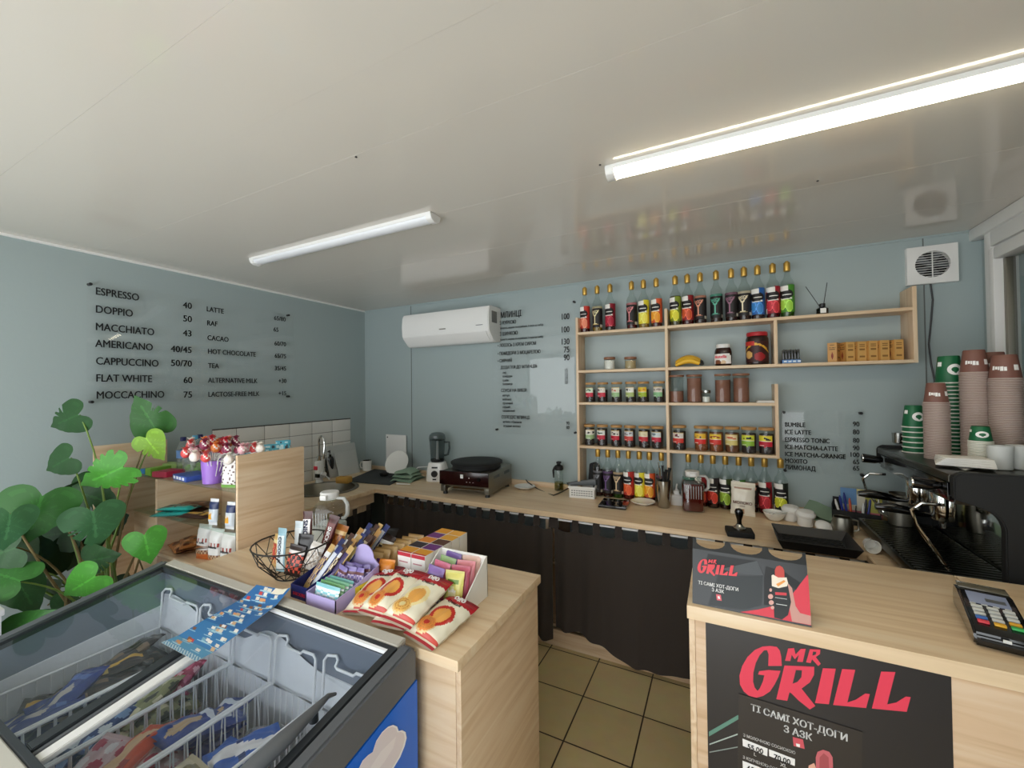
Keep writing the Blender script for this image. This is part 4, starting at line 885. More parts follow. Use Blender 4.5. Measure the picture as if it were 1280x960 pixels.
# steel shaker cup with bar tools
p = Wt(830, 636, 0.035)
t = thing('shaker_cup', 'steel shaker cup holding black bar tools', 'cup', (p.x, p.y, ZT+E_))
MB().lathe([(0.032, 0), (0.034, 0.003), (0.042, 0.15), (0.043, 0.165), (0.041, 0.165), (0.032, 0.006), (0.001, 0.005)], 24).build('cup', 'steel', t)
for k, (dx, dy, h_, m_, r_) in enumerate(((-0.02, 0.01, 0.27, 'chrome', 0.003), (-0.005, 0.015, 0.25, 'dark_plastic', 0.005), (0.012, 0.0, 0.23, 'black_matt', 0.006), (0.024, 0.008, 0.24, 'black_matt', 0.007), (-0.012, -0.012, 0.24, 'chrome', 0.0025), (0.004, -0.015, 0.22, 'black_matt', 0.005))):
    o = MB().tube([(dx*0.5, dy*0.5, 0.012), (dx*1.3, dy*1.3, h_-0.03), (dx*1.5, dy*1.5, h_)], [r_*0.7, r_, r_*1.5], 8).build('bar_tool', m_, loc=(p.x, p.y, ZT+0.002)); tag(o, ['thin chrome bar spoon at the left of the shaker cup', 'dark bar tool second from left in the shaker cup', 'black muddler in the middle of the shaker cup', 'thick black tool rightmost in the shaker cup', 'thin chrome stick in front inside the shaker cup', 'short black tool in front inside the shaker cup'][k], 'bar tool')
# white dispenser
p = Wt(846, 632, 0.03)
t = thing('dispenser_bottle', 'short white square bottle with nozzle left of the red juice jug', 'bottle', (p.x, p.y, ZT+E_), 0.1)
MB().add(*sqlathe([(0.033, 0.033, 0), (0.035, 0.035, 0.004), (0.035, 0.035, 0.055), (0.03, 0.03, 0.062), (0.019, 0.019, 0.066), (0.019, 0.019, 0.085), (0.012, 0.012, 0.09)])).build('body', 'white_plastic', t); MB().tube([(0, 0, 0.088), (0, 0, 0.11), (0.004, -0.01, 0.13)], [0.007, 0.005, 0.004], 8).build('nozzle', 'white_plastic', t)
# red juice jug
p = Wt(866, 641, 0.05)
def jug(name, label, loc, rz, R, H, liquid, lm, ribs=True):
    t = thing(name, label, 'jug', loc, rz)
    MB().add(*sqlathe([(R*0.9, R*0.9, 0), (R, R, 0.006), (R, R, H*0.66), (R*0.94, R*0.94, H*0.74), (R*0.62, R*0.62, H*0.84), (R*0.55, R*0.55, H*0.9)], 5, 32)).build('glass', 'bottle_glass', t)
    if liquid: MB().add(*sqlathe([(R*0.88, R*0.88, 0.005), (R*0.96, R*0.96, 0.01), (R*0.96, R*0.96, liquid*0.94), (R*0.9, R*0.9, liquid)], 5, 32)).build('contents', lm, t)
    MB().lathe([(R*0.56, H*0.86), (R*0.62, H*0.87), (R*0.66, H*0.98), (R*0.6, H)], 24).build('lid', 'white_plastic', t)
    MB().box(-R*0.25, R*0.25, -R*0.85, -R*0.5, H*0.88, H*0.97, bev=0.004).build('spout_flap', 'white_plastic', t)
    MB().tube([(R*0.55, 0, H*0.88), (R*1.15, 0, H*0.88), (R*1.42, 0, H*0.78), (R*1.42, 0, H*0.6), (R*1.2, 0, H*0.52), (R*0.98, 0, H*0.52)], [0.007, 0.008, 0.009, 0.009, 0.008, 0.007], 10).build('handle', 'frosted', t)
    if ribs:
        b = MB()
        for k in range(7): b.box(-R*0.66+R*0.22*k-0.0015, -R*0.66+R*0.22*k+0.0015, -R*1.012, -R*0.99, H*0.34, H*0.66)
        b.build('rib', 'frosted', t)
    return t
mat('juice_dark', '#54140f', 0.12, coat=0.5)
jug('juice_jug', 'square jug full of dark red juice with a white lid', (p.x, p.y+0.01, ZT+E_), 0.15, 0.062, 0.235, 0.165, 'juice_dark')
# milk powder bag
def milk(u, v):
    if v > 0.92 or v < 0.05: return hx('#e4dcca')
    if 0.8 < v < 0.86 and 0.15 < u < 0.85: return hx('#b08a78')
    if math.hypot((u-0.5)*1.6, (v-0.14)*2.2) < 0.16: return hx('#b98a68')
    return hx('#ece6d8')
p = Wt(929, 645, 0.02)
t = thing('milk_powder_bag', 'cream foil bag of milk powder standing before the syrup bottles', 'bag', (p.x, p.y, ZT+0.001), -0.1)
b = pillow(0.125, 0.185, 0.055, milk, seed=5); M = frame((0, 0, 0.093), (1, 0, -0.02), (-0.02, 0.12, 1)); lay(b, M).build('wrapper', 'printed_foil', t, smooth=60)
mat('letter_brown', '#6a3a24', 0.5)
lettering([('МОЛОКО', 0, -0.028, 0.021, 'CENTER', 1.0, 0.03), ('СУХЕ', 0, -0.043, 0.01, 'CENTER', 1.0, 0.02)], 'letter_brown', t, M @ T(0, 0, 0.031))
# white bowl with spoon
p = Wt(969, 652)
t = thing('bowl', 'small white bowl with a spoon resting in it, right of the milk powder bag', 'bowl', (p.x, p.y+0.03, ZT+E_))
MB().lathe([(0.025, 0), (0.028, 0.002), (0.045, 0.02), (0.056, 0.045), (0.0545, 0.045), (0.04, 0.02), (0.02, 0.008), (0.001, 0.007)], 30).build('dish', 'white_ceramic', t)
tag(MB().tube([(-0.04, 0, 0.02), (0.0, -0.01, 0.04), (0.075, -0.02, 0.055)], [0.01, 0.003, 0.003], 8).build('spoon', 'steel', loc=(p.x, p.y+0.03, ZT+0.002)), 'steel spoon lying in the small white bowl', 'spoon')
# lidded white pots
p = Wt(1007, 660, 0.04)
for k, (dx, dy, sc_, tilt, lab) in enumerate(((0, 0, 1.0, 0, 'round white lidded pot, the nearer of two right of the white bowl'), (-0.055, 0.07, 0.98, 0, 'round white pot half hidden behind the other lidded white pot'))):
    t = thing('lidded_pot', lab, 'pot', (p.x+dx, p.y+dy, ZT+E_))
    MB().lathe([(0.03*sc_, 0), (0.035*sc_, 0.003), (0.039*sc_, 0.055)], 24).build('pot', 'white_plastic', t)
    MB().lathe([(0.04*sc_, 0.052), (0.045*sc_, 0.056), (0.046*sc_, 0.066), (0.036*sc_, 0.08), (0.012, 0.086)], 24, M=T(0, 0, 0) @ rot('X', 6)).build('lid', 'white_plastic', t)
p = Wt(1028, 668)
o = MB().lathe([(0.033, 0), (0.038, 0.004), (0.038, 0.014), (0.03, 0.022), (0.012, 0.026)], 26).build('pot_lid', 'white_plastic'); o.matrix_world = T(p.x+0.01, p.y+0.03, ZT+0.024) @ rot('X', 35) @ rot('Y', 10); tag(o, 'loose round white lid propped up near the steel pitcher', 'lid')
p = Wt(1035, 655)
b = MB(); b.grid(12, 10, lambda u, v: Vector(((u-0.5)*0.16, (v-0.5)*0.14, 0.03+0.035*v+0.012*math.sin(4*u+2)-0.02*(u-0.5)))); b.grid(12, 10, lambda u, v: Vector(((u-0.5)*0.16, (v-0.5)*0.14, 0.001+0.03*v*0.2+0.001)), flip=True)
o = b.build('cleaning_cloth', 'cloth_green', loc=(p.x+0.0, p.y+0.09, ZT+0.001)); o.rotation_euler = (0, 0, -0.4); tag(o, 'pale green cleaning cloth lying beside the steel pitcher', 'cloth')
# steel pitcher
p = Wt(1053, 672, 0.04)
t = thing('milk_pitcher', 'brushed steel milk pitcher in front of the pen holder', 'pitcher', (p.x, p.y, ZT+E_))
MB().lathe([(0.04, 0), (0.044, 0.003), (0.044, 0.05), (0.036, 0.085), (0.035, 0.09), (0.033, 0.088), (0.04, 0.05), (0.04, 0.006), (0.001, 0.005)], 28).build('body', 'brushed_steel', t)
MB().tube([(0.034, 0.01, 0.08), (0.065, 0.015, 0.075), (0.068, 0.015, 0.03), (0.042, 0.01, 0.02)], 0.005, 8).build('handle', 'brushed_steel', t)
# organiser with pens and papers
p = Vector((0.66, 2.80, 0))
t = thing('pen_holder', 'black pen organiser standing against the back wall beside the coffee machine', 'organiser', (p.x-0.02, 2.79, ZT+E_), -0.25)
b = MB(); b.box(-0.1, 0.1, -0.05, 0.05, 0, 0.004); b.box(-0.1, 0.1, 0.046, 0.05, 0, 0.12); b.box(-0.1, 0.1, -0.05, -0.046, 0, 0.07); b.box(-0.1, -0.096, -0.05, 0.05, 0, 0.1); b.box(0.096, 0.1, -0.05, 0.05, 0, 0.1); b.box(-0.002, 0.002, -0.05, 0.05, 0, 0.09)
b.build('tray', 'black_matt', t)
def flyer(u, v):
    if v < 0.25: return hx('#d87a8a')
    if u < 0.4 and v > 0.4: return hx('#6a93c0')
    if v > 0.8: return hx('#e0d080')
    return hx('#b9b45a') if u > 0.6 else hx('#d8d2c0')
b = MB(); b.grid(10, 10, lambda u, v: Vector(((u-0.5)*0.17, 0.03-0.02*v, 0.03+0.15*v)), flyer); b.grid(10, 10, lambda u, v: Vector(((u-0.5)*0.17, 0.032-0.02*v, 0.03+0.15*v)), lambda u, v: hx('#e8e4da'), flip=True)
o = b.build('flyer', 'printed_paper', loc=(p.x-0.0, 2.785, ZT+0.003)); o.rotation_euler = (0, 0, -0.25); tag(o, 'colourful paper flyer standing in the black pen organiser', 'flyer')
mat('pen_blue', '#1c2f8a', 0.35); mat('pen_orange', '#c9552c', 0.4)
for k, (dx, dy, h_, m_, lab) in enumerate(((-0.05, -0.01, 0.14, 'pen_blue', 'blue pen at the left in the pen organiser'), (-0.035, 0.0, 0.155, 'pen_blue', 'taller blue pen in the pen organiser'), (-0.02, -0.012, 0.13, 'pen_orange', 'orange pen in the pen organiser'), (-0.065, -0.02, 0.12, 'white_plastic', 'white pen leaning left in the pen organiser'), (0.03, -0.01, 0.13, 'dark_plastic', 'black marker at the right in the pen organiser'), (0.045, 0.0, 0.14, 'pen_blue', 'dark blue marker rightmost in the pen organiser'), (0.02, -0.02, 0.11, 'white_plastic', 'short white pen in the right half of the pen organiser'))):
    tag(MB().tube([(dx, dy, 0.006), (dx*1.35, dy+0.005, h_-0.02), (dx*1.4, dy+0.005, h_)], [0.005, 0.006, 0.003], 8).build('pen', m_, loc=(p.x-0.02, 2.79, ZT+0.004)), lab, 'pen')
# steel kettle-like pitcher behind the group handles
t = thing('milk_pitcher', 'tall steel milk pitcher standing on the coffee machine tray behind the handles', 'pitcher', (0.76, 2.585, 0.9365))
MB().lathe([(0.042, 0), (0.046, 0.003), (0.048, 0.08), (0.04, 0.14), (0.042, 0.15), (0.04, 0.149), (0.045, 0.08), (0.043, 0.006), (0.001, 0.005)], 28).build('body', 'brushed_steel', t); MB().tube([(-0.04, 0.0, 0.13), (-0.08, 0, 0.12), (-0.078, 0, 0.05), (-0.046, 0, 0.03)], 0.005, 8).build('handle', 'brushed_steel', t)
# tamper
p = Wt(925, 673)
t = thing('tamper', 'black rubber tamping stand with an upright black tamper handle', 'tamper', (p.x, p.y+0.05, ZT+E_), 0.1)
MB().box(-0.06, 0.06, -0.05, 0.05, 0, 0.028, bev=0.006).build('stand', 'black_matt', t)
MB().lathe([(0.028, 0.029), (0.029, 0.03), (0.029, 0.038), (0.018, 0.045), (0.013, 0.055)], 24).build('base', 'steel', t); MB().lathe([(0.011, 0.05), (0.011, 0.075), (0.018, 0.1), (0.02, 0.115), (0.015, 0.128), (0.005, 0.132)], 20).build('handle', 'black_gloss', t)
# black tray by the coffee machine
t = thing('bar_tray', 'black ribbed bar tray at the worktop edge behind the front counter', 'tray', (0.375, 2.325, ZT+E_), 0.0)
b = MB(); hw, hd = 0.15, 0.125
b.box(-hw+0.02, hw-0.02, -hd+0.02, hd-0.02, 0, 0.006)
for k in range(7): b.box(-hw+0.035, hw-0.035, -hd+0.035+k*0.028, -hd+0.045+k*0.028, 0.006, 0.011)
b.build('floor_mat', 'black_matt', t)
b = MB(); rim = [(-hw, -hd), (hw, -hd), (hw, hd), (-hw, hd)]; inn = [(-hw+0.025, -hd+0.025), (hw-0.025, -hd+0.025), (hw-0.025, hd-0.025), (-hw+0.025, hd-0.025)]
vs = [(x, y, 0.045) for x, y in rim]+[(x, y, 0.004) for x, y in inn]+[(x*1.02, y*1.02, 0.043) for x, y in rim]+[(x*1.05, y*1.05, 0.0) for x, y in inn]
fs = []
for k in range(4):
    j = (k+1) % 4; fs += [[k, j, 4+j, 4+k], [8+k, 8+j, j, k], [12+k, 12+j, 8+j, 8+k]]
b.add(vs, fs); b.build('rim', 'dark_plastic', t, smooth=0)
# cabinet wood strip and white cup in front of the coffee machine
p = P(1108, 677, 2, 0.90)
t = thing('coffee_cup', 'small white espresso cup lying by the coffee machine drip tray', 'cup', (0.585, 2.36, ZT+0.031))
MB().lathe([(0.02, 0), (0.024, 0.002), (0.03, 0.05), (0.028, 0.05), (0.02, 0.006), (0.001, 0.005)], 20, M=rot('X', 88)).build('cup', 'white_ceramic', t)

# ---------------------------------------------------------------- espresso machine (faces the barista, long side along the window)
EX0, EX1, EY0, EY1, EZ = 0.70, 1.12, 1.91, 2.68, 1.30
t = thing('espresso_machine', 'black and steel two group espresso machine beside the window', 'espresso machine', (EX0, EY0, ZT))
def eb(x0, x1, y0, y1, z0, z1, nm, m, bev=0.004, lab=None): return MB().box(x0-EX0, x1-EX0, y0-EY0, y1-EY0, z0-ZT, z1-ZT, bev=bev).build(nm, m, t, lab)
LY = EY1-EY0
# black side panels with a curved front outline
def side(y, th):
    H_ = EZ-ZT; out = [(0.0, H_-0.085), (0.0, H_-0.012), (0.02, H_+0.004), (0.42, H_+0.004), (0.42, 0.03), (0.118, 0.03), (0.12, 0.262), (0.112, 0.288), (0.094, 0.312), (0.05, 0.332), (0.012, 0.343)]
    return MB().prism(out, th, M=T(0, y+th, 0) @ frame((0, 0, 0), (1, 0, 0), (0, 0, 1)), bev=0.004)
side(0, 0.03).build('side_panel', 'black_matt', t); side(LY-0.03, 0.03).build('side_panel', 'black_matt', t)
eb(EX0+0.012, EX1, EY0+0.031, EY1-0.031, EZ-0.11, EZ-0.02, 'head_housing', 'black_gloss')
eb(EX0-0.002, EX0+0.011, EY0+0.031, EY1-0.031, EZ-0.035, EZ-0.012, 'front_trim', 'dark_steel', 0.002)
eb(EX0+0.002, EX0+0.011, EY0+0.05, EY1-0.05, EZ-0.10, EZ-0.04, 'control_strip', 'black_gloss', 0.002)
eb(EX0+0.19, EX1, EY0+0.031, EY1-0.031, ZT+0.03, EZ-0.112, 'back_body', 'chrome')
eb(EX0+0.0, EX1, EY0+0.031, EY1-0.031, EZ-0.019, EZ-0.008, 'cup_tray', 'dark_steel', 0.002)
eb(EX0-0.085, EX0+0.188, EY0+0.02, EY1-0.02, ZT+0.03, ZT+0.066, 'drip_tray', 'dark_steel', 0.004)
b = MB()
for k in range(26): b.box(-0.075, 0.18, 0.04+k*(LY-0.08)/26, 0.052+k*(LY-0.08)/26, 0.067, 0.071)
b.build('drip_grid', 'dark_steel', t)
for x in (EX0+0.03, EX1-0.05):
    for y in (EY0+0.06, EY1-0.06): MB().lathe([(0.022, 0), (0.024, 0.004), (0.02, 0.03)], 16, M=T(x-EX0, y-EY0, 0)).build('foot', 'dark_plastic', t)
for gy in (0.30, 0.535):
    MB().lathe([(0.035, 0.0), (0.036, 0.01), (0.036, 0.09), (0.03, 0.1)], 24, M=T(0.075, gy, EZ-ZT-0.2)).build('group_head', 'chrome', t)
    MB().lathe([(0.03, 0.0), (0.034, 0.006), (0.034, 0.032)], 24, M=T(0.075, gy, EZ-ZT-0.232)).build('portafilter', 'chrome', t)
    MB().tube([(0.045, gy, EZ-ZT-0.217), (0.005, gy, EZ-ZT-0.215), (-0.03, gy, EZ-ZT-0.207), (-0.09, gy, EZ-ZT-0.2), (-0.13, gy, EZ-ZT-0.203)], [0.008, 0.012, 0.017, 0.02, 0.012], 12).build('handle', 'black_gloss', t)
    MB().tube([(0.075, gy, EZ-ZT-0.232), (0.075, gy, EZ-ZT-0.262)], [0.012, 0.009], 10).build('spout', 'chrome', t)
for gy, tip in ((0.10, (0.03, 0.12, 0.06)), (0.68, (0.0, 0.69, 0.12))):
    MB().tube([(0.01, gy, EZ-ZT-0.13), (-0.05, gy, EZ-ZT-0.13), (-0.075, gy+0.01, EZ-ZT-0.16), (-0.06, gy+0.02, 0.22), tip], 0.006, 8).build('steam_wand', 'chrome', t)
    MB().tube([(0.0, gy+0.0, EZ-ZT-0.06), (-0.03, gy, EZ-ZT-0.06), (-0.075, gy, EZ-ZT-0.055)], [0.012, 0.02, 0.022], 14).build('steam_knob', 'black_gloss', t)
    MB().lathe([(0.018, 0), (0.016, 0.004)], 16, M=T(-0.0755, gy, EZ-ZT-0.055) @ rot('Y', -90)).build('knob_cap', 'chrome', t)

# ---------------------------------------------------------------- paper cups and other things on the machine top
EZT = EZ-0.008
def Et(px, py): return P(px, py, 2, EZT)
def cup_mesh(nm, body, rim, r0, r1, h):
    b = MB(); b.lathe([(r1-0.0015, 0.002), (r1-0.001, 0.0035), (r0, h-0.004), (r0-0.002, h)], 22, cap0=False)
    b.lathe([(r1-0.002, 0.0), (r1+0.001, -0.0003), (r1+0.0022, 0.002), (r1+0.001, 0.0045), (r1-0.002, 0.005)], 22, m=1, cap0=False, cap1=False)
    b.lathe([(r0-0.002, h-0.0001), (r0-0.002, h-0.004), (0.001, h-0.004)], 22, m=2, cap0=False)
    return b.build(nm, [body, rim, 'paper_white'])
def cup_stack(px, top_py, n, pitch, kind, r0, r1, h, label_top, label_rest, group, xy=None, rz=0.0, zb=None):
    x, y = xy
    z = (zb or EZT)+0.0012
    body, rim = ('cup_brown', 'cup_rim') if kind == 'brown' else ('cup_green', 'cup_rim_white')
    first = cup_mesh('paper_cup', body, rim, r0, r1, h); tag(first, label_rest, 'paper cup', group); first.location = (x, y, z)
    r = random.Random(int(px))
    for k in range(1, n-1):
        o = first.copy(); COL.objects.link(o); o.location = (x+r.uniform(-0.0006, 0.0006), y+r.uniform(-0.0006, 0.0006), z+pitch*k)
    t = thing('paper_cup', label_top, 'paper cup', (x, y, z+pitch*(n-1)), rz, group)
    c = cup_mesh('cup', body, rim, r0, r1, h); c.parent = t
    def cs(u, v):
        a = math.radians(-90+u); rr = r1+(r0-r1)*v+0.0007; return Vector((rr*math.cos(a), rr*math.sin(a), h*v))
    b = MB()
    if kind == 'green':
        def disc(cu, cv, ru, rv, m, lift):
            n_ = 20; vs = []
            for ring in (1.0, 0.5):
                for i in range(n_):
                    q = 2*math.pi*i/n_; p = cs(cu+ru*ring*math.cos(q), cv+rv*ring*math.sin(q)); d = Vector((p.x, p.y, 0)).normalized(); vs.append(p+d*lift)
            p = cs(cu, cv); vs.append(p+Vector((p.x, p.y, 0)).normalized()*lift)
            fs = [[i, (i+1) % n_, n_+(i+1) % n_, n_+i] for i in range(n_)]+[[n_+i, n_+(i+1) % n_, 2*n_] for i in range(n_)]; b.add(vs, fs, m)
        disc(0, 0.5, 36, 0.2, 0, 0.0); disc(0, 0.5, 18, 0.09, 1, 0.0005); disc(0, 0.42, 7, 0.05, 1, 0.0007)
        b.grid(6, 2, lambda u, v: cs(-88+26*u, 0.62+0.16*v), None, 0)
        b.build('logo', ['letter_white', 'cup_green'], c)
    else:
        mat_ = 'letter_white'
        for (u0, u1, v0, v1) in ((-60, -50, 0.38, 0.54), (-48, -38, 0.4, 0.52), (-36, -30, 0.38, 0.52), (-28, -16, 0.34, 0.52), (-14, -4, 0.34, 0.5), (22, 44, 0.36, 0.58)):
            b.grid(5, 3, lambda u, v: cs(u0+(u1-u0)*u, v0+(v1-v0)*v))
        b.build('logo', mat_, c)
    return t
def base(px, py, back=0.04):
    p = Et(px, py); d = Vector((p.x, p.y, 0)).normalized(); return p.x+d.x*back, p.y+d.y*back
def count(xy, px, top_py, h, pitch):
    """how many cups bring the top of a stack standing at xy up to the pixel row top_py"""
    ty = P(px, top_py, 1, xy[1]).z-EZT; return max(3, int(round((ty-h)/pitch))+1)
def stk(px, base_py, top_py, pitch, kind, r0, r1, h, la, lb, g, rz, xy=None):
    xy = xy or base(px, base_py); cup_stack(px, 0, count(xy, px, top_py, h, pitch), pitch, kind, r0, r1, h, la, lb, g, xy, rz)
stk(1143, 567, 504, 0.023, 'green', 0.03, 0.041, 0.1, 'green paper cup with a round white logo on the short leftmost stack', 'green paper cup nested in the short leftmost stack', 'short green cup stack', 0.2)
stk(1172, 575, 478, 0.0068, 'brown', 0.029, 0.0395, 0.085, 'brown paper cup on top of the shortest brown stack', 'brown paper cup nested in the shortest brown stack', 'short brown cup stack', 0.1)
stk(1188, 0, 446, 0.0165, 'green', 0.035, 0.046, 0.12, 'large green paper cup with round logo on the tall green stack', 'large green paper cup nested in the tall green stack', 'tall green cup stack', 0.15, (P(1187, 500, 1, 2.48).x, 2.48))
stk(1220, 574, 438, 0.0068, 'brown', 0.032, 0.0435, 0.095, 'brown paper cup on top of the middle tall brown stack', 'brown paper cup nested in the middle tall brown stack', 'middle brown cup stack', 0.0, (P(1219, 500, 1, 2.36).x, 2.36))
stk(1246, 0, 440, 0.0155, 'brown', 0.032, 0.0435, 0.1, 'brown paper cup on top of the loosely nested stack behind', 'brown paper cup in the loosely nested stack behind the others', 'loose brown cup stack', 0.3, (P(1243, 500, 1, 2.44).x, 2.44))
stk(1258, 0, 445, 0.0068, 'brown', 0.034, 0.0455, 0.095, 'brown paper cup on top of the rightmost tall stack', 'brown paper cup nested in the rightmost tall stack', 'rightmost brown cup stack', -0.2, (P(1257, 500, 1, 2.3).x, 2.3))
stk(1227, 0, 534, 0.0062, 'green', 0.025, 0.033, 0.06, 'small green paper cup on the low stack in front', 'small green paper cup nested in the low front stack', 'low green cup stack', -0.2, (P(1226, 560, 1, 2.22).x, 2.22))
# white glasses, napkins, metal cup
p = Et(1125, 553); x_, y_ = base(1124, 555)
tag(MB().lathe([(0.025, 0), (0.028, 0.003), (0.03, 0.055), (0.0285, 0.055), (0.025, 0.006), (0.001, 0.005)], 22).build('steel_cup', 'steel', loc=(x_, y_, EZT+0.001)), 'small steel cup at the far end of the coffee machine top', 'cup')
for k, (px, py) in enumerate(((1250, 566), (1274, 572))):
    q_ = P(px, 555, 1, 2.12+0.03*k); x_, y_ = q_.x, q_.y
    t = thing('glass', ['clear drinking glass on the coffee machine top, left one', 'clear drinking glass on the coffee machine top, at the picture edge'][k], 'glass', (x_, y_, EZT+0.001))
    MB().lathe([(0.026, 0), (0.03, 0.003), (0.034, 0.085), (0.032, 0.085), (0.028, 0.008), (0.001, 0.007)], 22).build('tumbler', 'frosted', t)
c0, c1, c2, c3 = Et(1168, 573), Et(1207, 589), Et(1262, 577), Et(1228, 565)
b = MB(); b.grid(8, 8, lambda u, v: (c0*(1-u)+c1*u)*(1-v)+(c3*(1-u)+c2*u)*v+Vector((0, 0, 0.006+0.003*math.sin(6*u+4*v)))); b.grid(8, 8, lambda u, v: (c0*(1-u)+c1*u)*(1-v)+(c3*(1-u)+c2*u)*v+Vector((0, 0, 0.001)), flip=True)
tag(b.build('napkin', 'paper_white'), 'flat white napkin spread on the coffee machine top', 'napkin')
q_ = P(1205, 575, 1, 2.1); x_, y_ = q_.x, q_.y
b = MB()
for k in range(6): b.box(-0.075+0.002*k, 0.075-0.003*k, -0.05, 0.05-0.002*k, 0.012+0.005*k, 0.0165+0.005*k, bev=0.001, M=rot('Z', 3*k))
o = b.build('napkin_stack', 'paper_white', loc=(x_, y_, EZT)); o.rotation_euler = (0, 0, -0.3); tag(o, 'folded white napkins piled on the flat napkin before the cups', 'napkins')
# ---------------------------------------------------------------- ice cream chest freezer with a slanted glass top
FXA, FXB, FYN, FYF = -2.035, -0.737, 0.268, 0.872
SL = 0.18
def zl(y): return 0.925-SL*(FYF-y)
fz = thing('chest_freezer', 'blue and grey chest freezer with a slanted glass top, full of ice cream', 'freezer', (FXA, FYN, 0))
def yz(b, pts, x0, x1, m=0, bev=0.0): return b.prism([(y-FYN, z) for y, z in pts], x1-x0, m, M=T(x0-FXA, 0, 0) @ frame((0, 0, 0), (0, 1, 0), (0, 0, 1)), bev=bev)
LX = FXB-FXA; wy = 0.05
ix0, ix1, iy0, iy1 = FXA+0.06, FXB-0.055, FYN+0.06, FYF-0.037
b = MB()
yz(b, [(FYN, 0.06), (FYF, 0.06), (FYF, zl(FYF)-0.1), (FYN, zl(FYN)-0.1)], FXA, FXA+0.045); yz(b, [(FYN, 0.06), (FYF, 0.06), (FYF, zl(FYF)-0.1), (FYN, zl(FYN)-0.1)], FXB-0.045, FXB)
yz(b, [(FYF-0.03, 0.06), (FYF, 0.06), (FYF, zl(FYF)-0.1), (FYF-0.03, zl(FYF-0.03)-0.1)], FXA+0.046, FXB-0.046)
b.build('body', 'freezer_blue', fz)
b = MB(); yz(b, [(FYN, 0.06), (FYN+0.045, 0.06), (FYN+0.045, zl(FYN+0.045)-0.1), (FYN, zl(FYN)-0.1)], FXA+0.046, FXB-0.046); b.build('front_wall', 'freezer_beige', fz, 'pale beige front wall')
b = MB(); b.box(0.05, LX-0.05, 0.03, FYF-FYN-0.03, 0.0, 0.058); b.build('base', 'dark_plastic', fz)
# rims
def sl(y0, y1, zo0, zo1): return [(y0, zl(y0)+zo0), (y1, zl(y1)+zo0), (y1, zl(y1)+zo1), (y0, zl(y0)+zo1)]
b = MB(); yz(b, [(FYN, zl(FYN)-0.1), (FYF, zl(FYF)-0.1), (FYF, zl(FYF)-0.02), (FYF-0.02, zl(FYF-0.02)+0.002), (FYN+0.01, zl(FYN+0.01)+0.002), (FYN, zl(FYN)-0.012)], FXB-0.036, FXB, bev=0.006); b.build('side_rim', 'freezer_grey', fz)
b = MB(); yz(b, [(FYN, zl(FYN)-0.1), (FYF, zl(FYF)-0.1), (FYF, zl(FYF)-0.02), (FYF-0.02, zl(FYF-0.02)+0.002), (FYN+0.01, zl(FYN+0.01)+0.002), (FYN, zl(FYN)-0.012)], FXA, FXA+0.045, bev=0.006); b.build('side_rim', 'freezer_grey', fz)
b = MB(); yz(b, sl(FYF-0.034, FYF, -0.1, 0.004), FXA+0.046, FXB-0.037, bev=0.003); b.build('back_rim', 'freezer_beige', fz, 'pale metal rear rim')
b = MB(); yz(b, sl(FYN, FYN+0.045, -0.1, 0.0), FXA+0.046, FXB-0.037, bev=0.003); b.build('front_rim', 'freezer_beige', fz, 'pale beige front rim')
b = MB(); yz(b, sl(FYN+0.046, FYN+0.058, -0.02, 0.004), FXA+0.046, FXB-0.037); yz(b, sl(FYF-0.046, FYF-0.035, -0.02, 0.002), FXA+0.046, FXB-0.037); yz(b, sl(FYN+0.06, FYF-0.047, -0.02, 0.003), FXB-0.056, FXB-0.0365); yz(b, sl(FYN+0.06, FYF-0.047, -0.02, 0.003), FXA+0.0455, FXA+0.062); b.build('lid_track', 'freezer_dark', fz)
# inner tub: grey collar above, frosty white liner below
def tub(z0f, z1f, nm, m, t_=0.006, off=0.0):
    b = MB(); x0, x1, y0, y1 = ix0-off, ix1+off, iy0-off, iy1+off
    for (xa, xb, ya, yb) in ((x0, x1, y1, y1+t_), (x0, x1, y0-t_, y0), (x0-t_, x0, y0, y1), (x1, x1+t_, y0, y1)):
        yz(b, [(ya, z0f(ya)), (yb, z0f(yb)), (yb, z1f(yb)), (ya, z1f(ya))], xa, xb)
    return b.build(nm, m, fz)
tub(lambda y: 0.775-0.1*(FYF-y), lambda y: zl(y)-0.021, 'collar', 'freezer_liner_grey')
tub(lambda y: 0.40, lambda y: 0.775-0.1*(FYF-y), 'liner', 'freezer_liner', 0.006, -0.004)
MB().box(ix0-FXA, ix1-FXA, iy0-FYN, iy1-FYN, 0.394, 0.40).build('liner_floor', 'freezer_liner', fz)
b = MB()
def frost(u, v):
    x = ix0+0.008+(ix1-ix0-0.016)*u; h = 0.03+0.05*math.exp(-((x+1.3)/0.12)**2)+0.035*math.exp(-((x+1.85)/0.2)**2)+0.02*math.sin(9*x); return Vector((x-FXA, iy1-0.006-0.02*(1-v)-FYN, 0.62+(0.12+h)*v))
b.grid(60, 4, frost); b.build('frost', 'freezer_liner', fz, smooth=60)
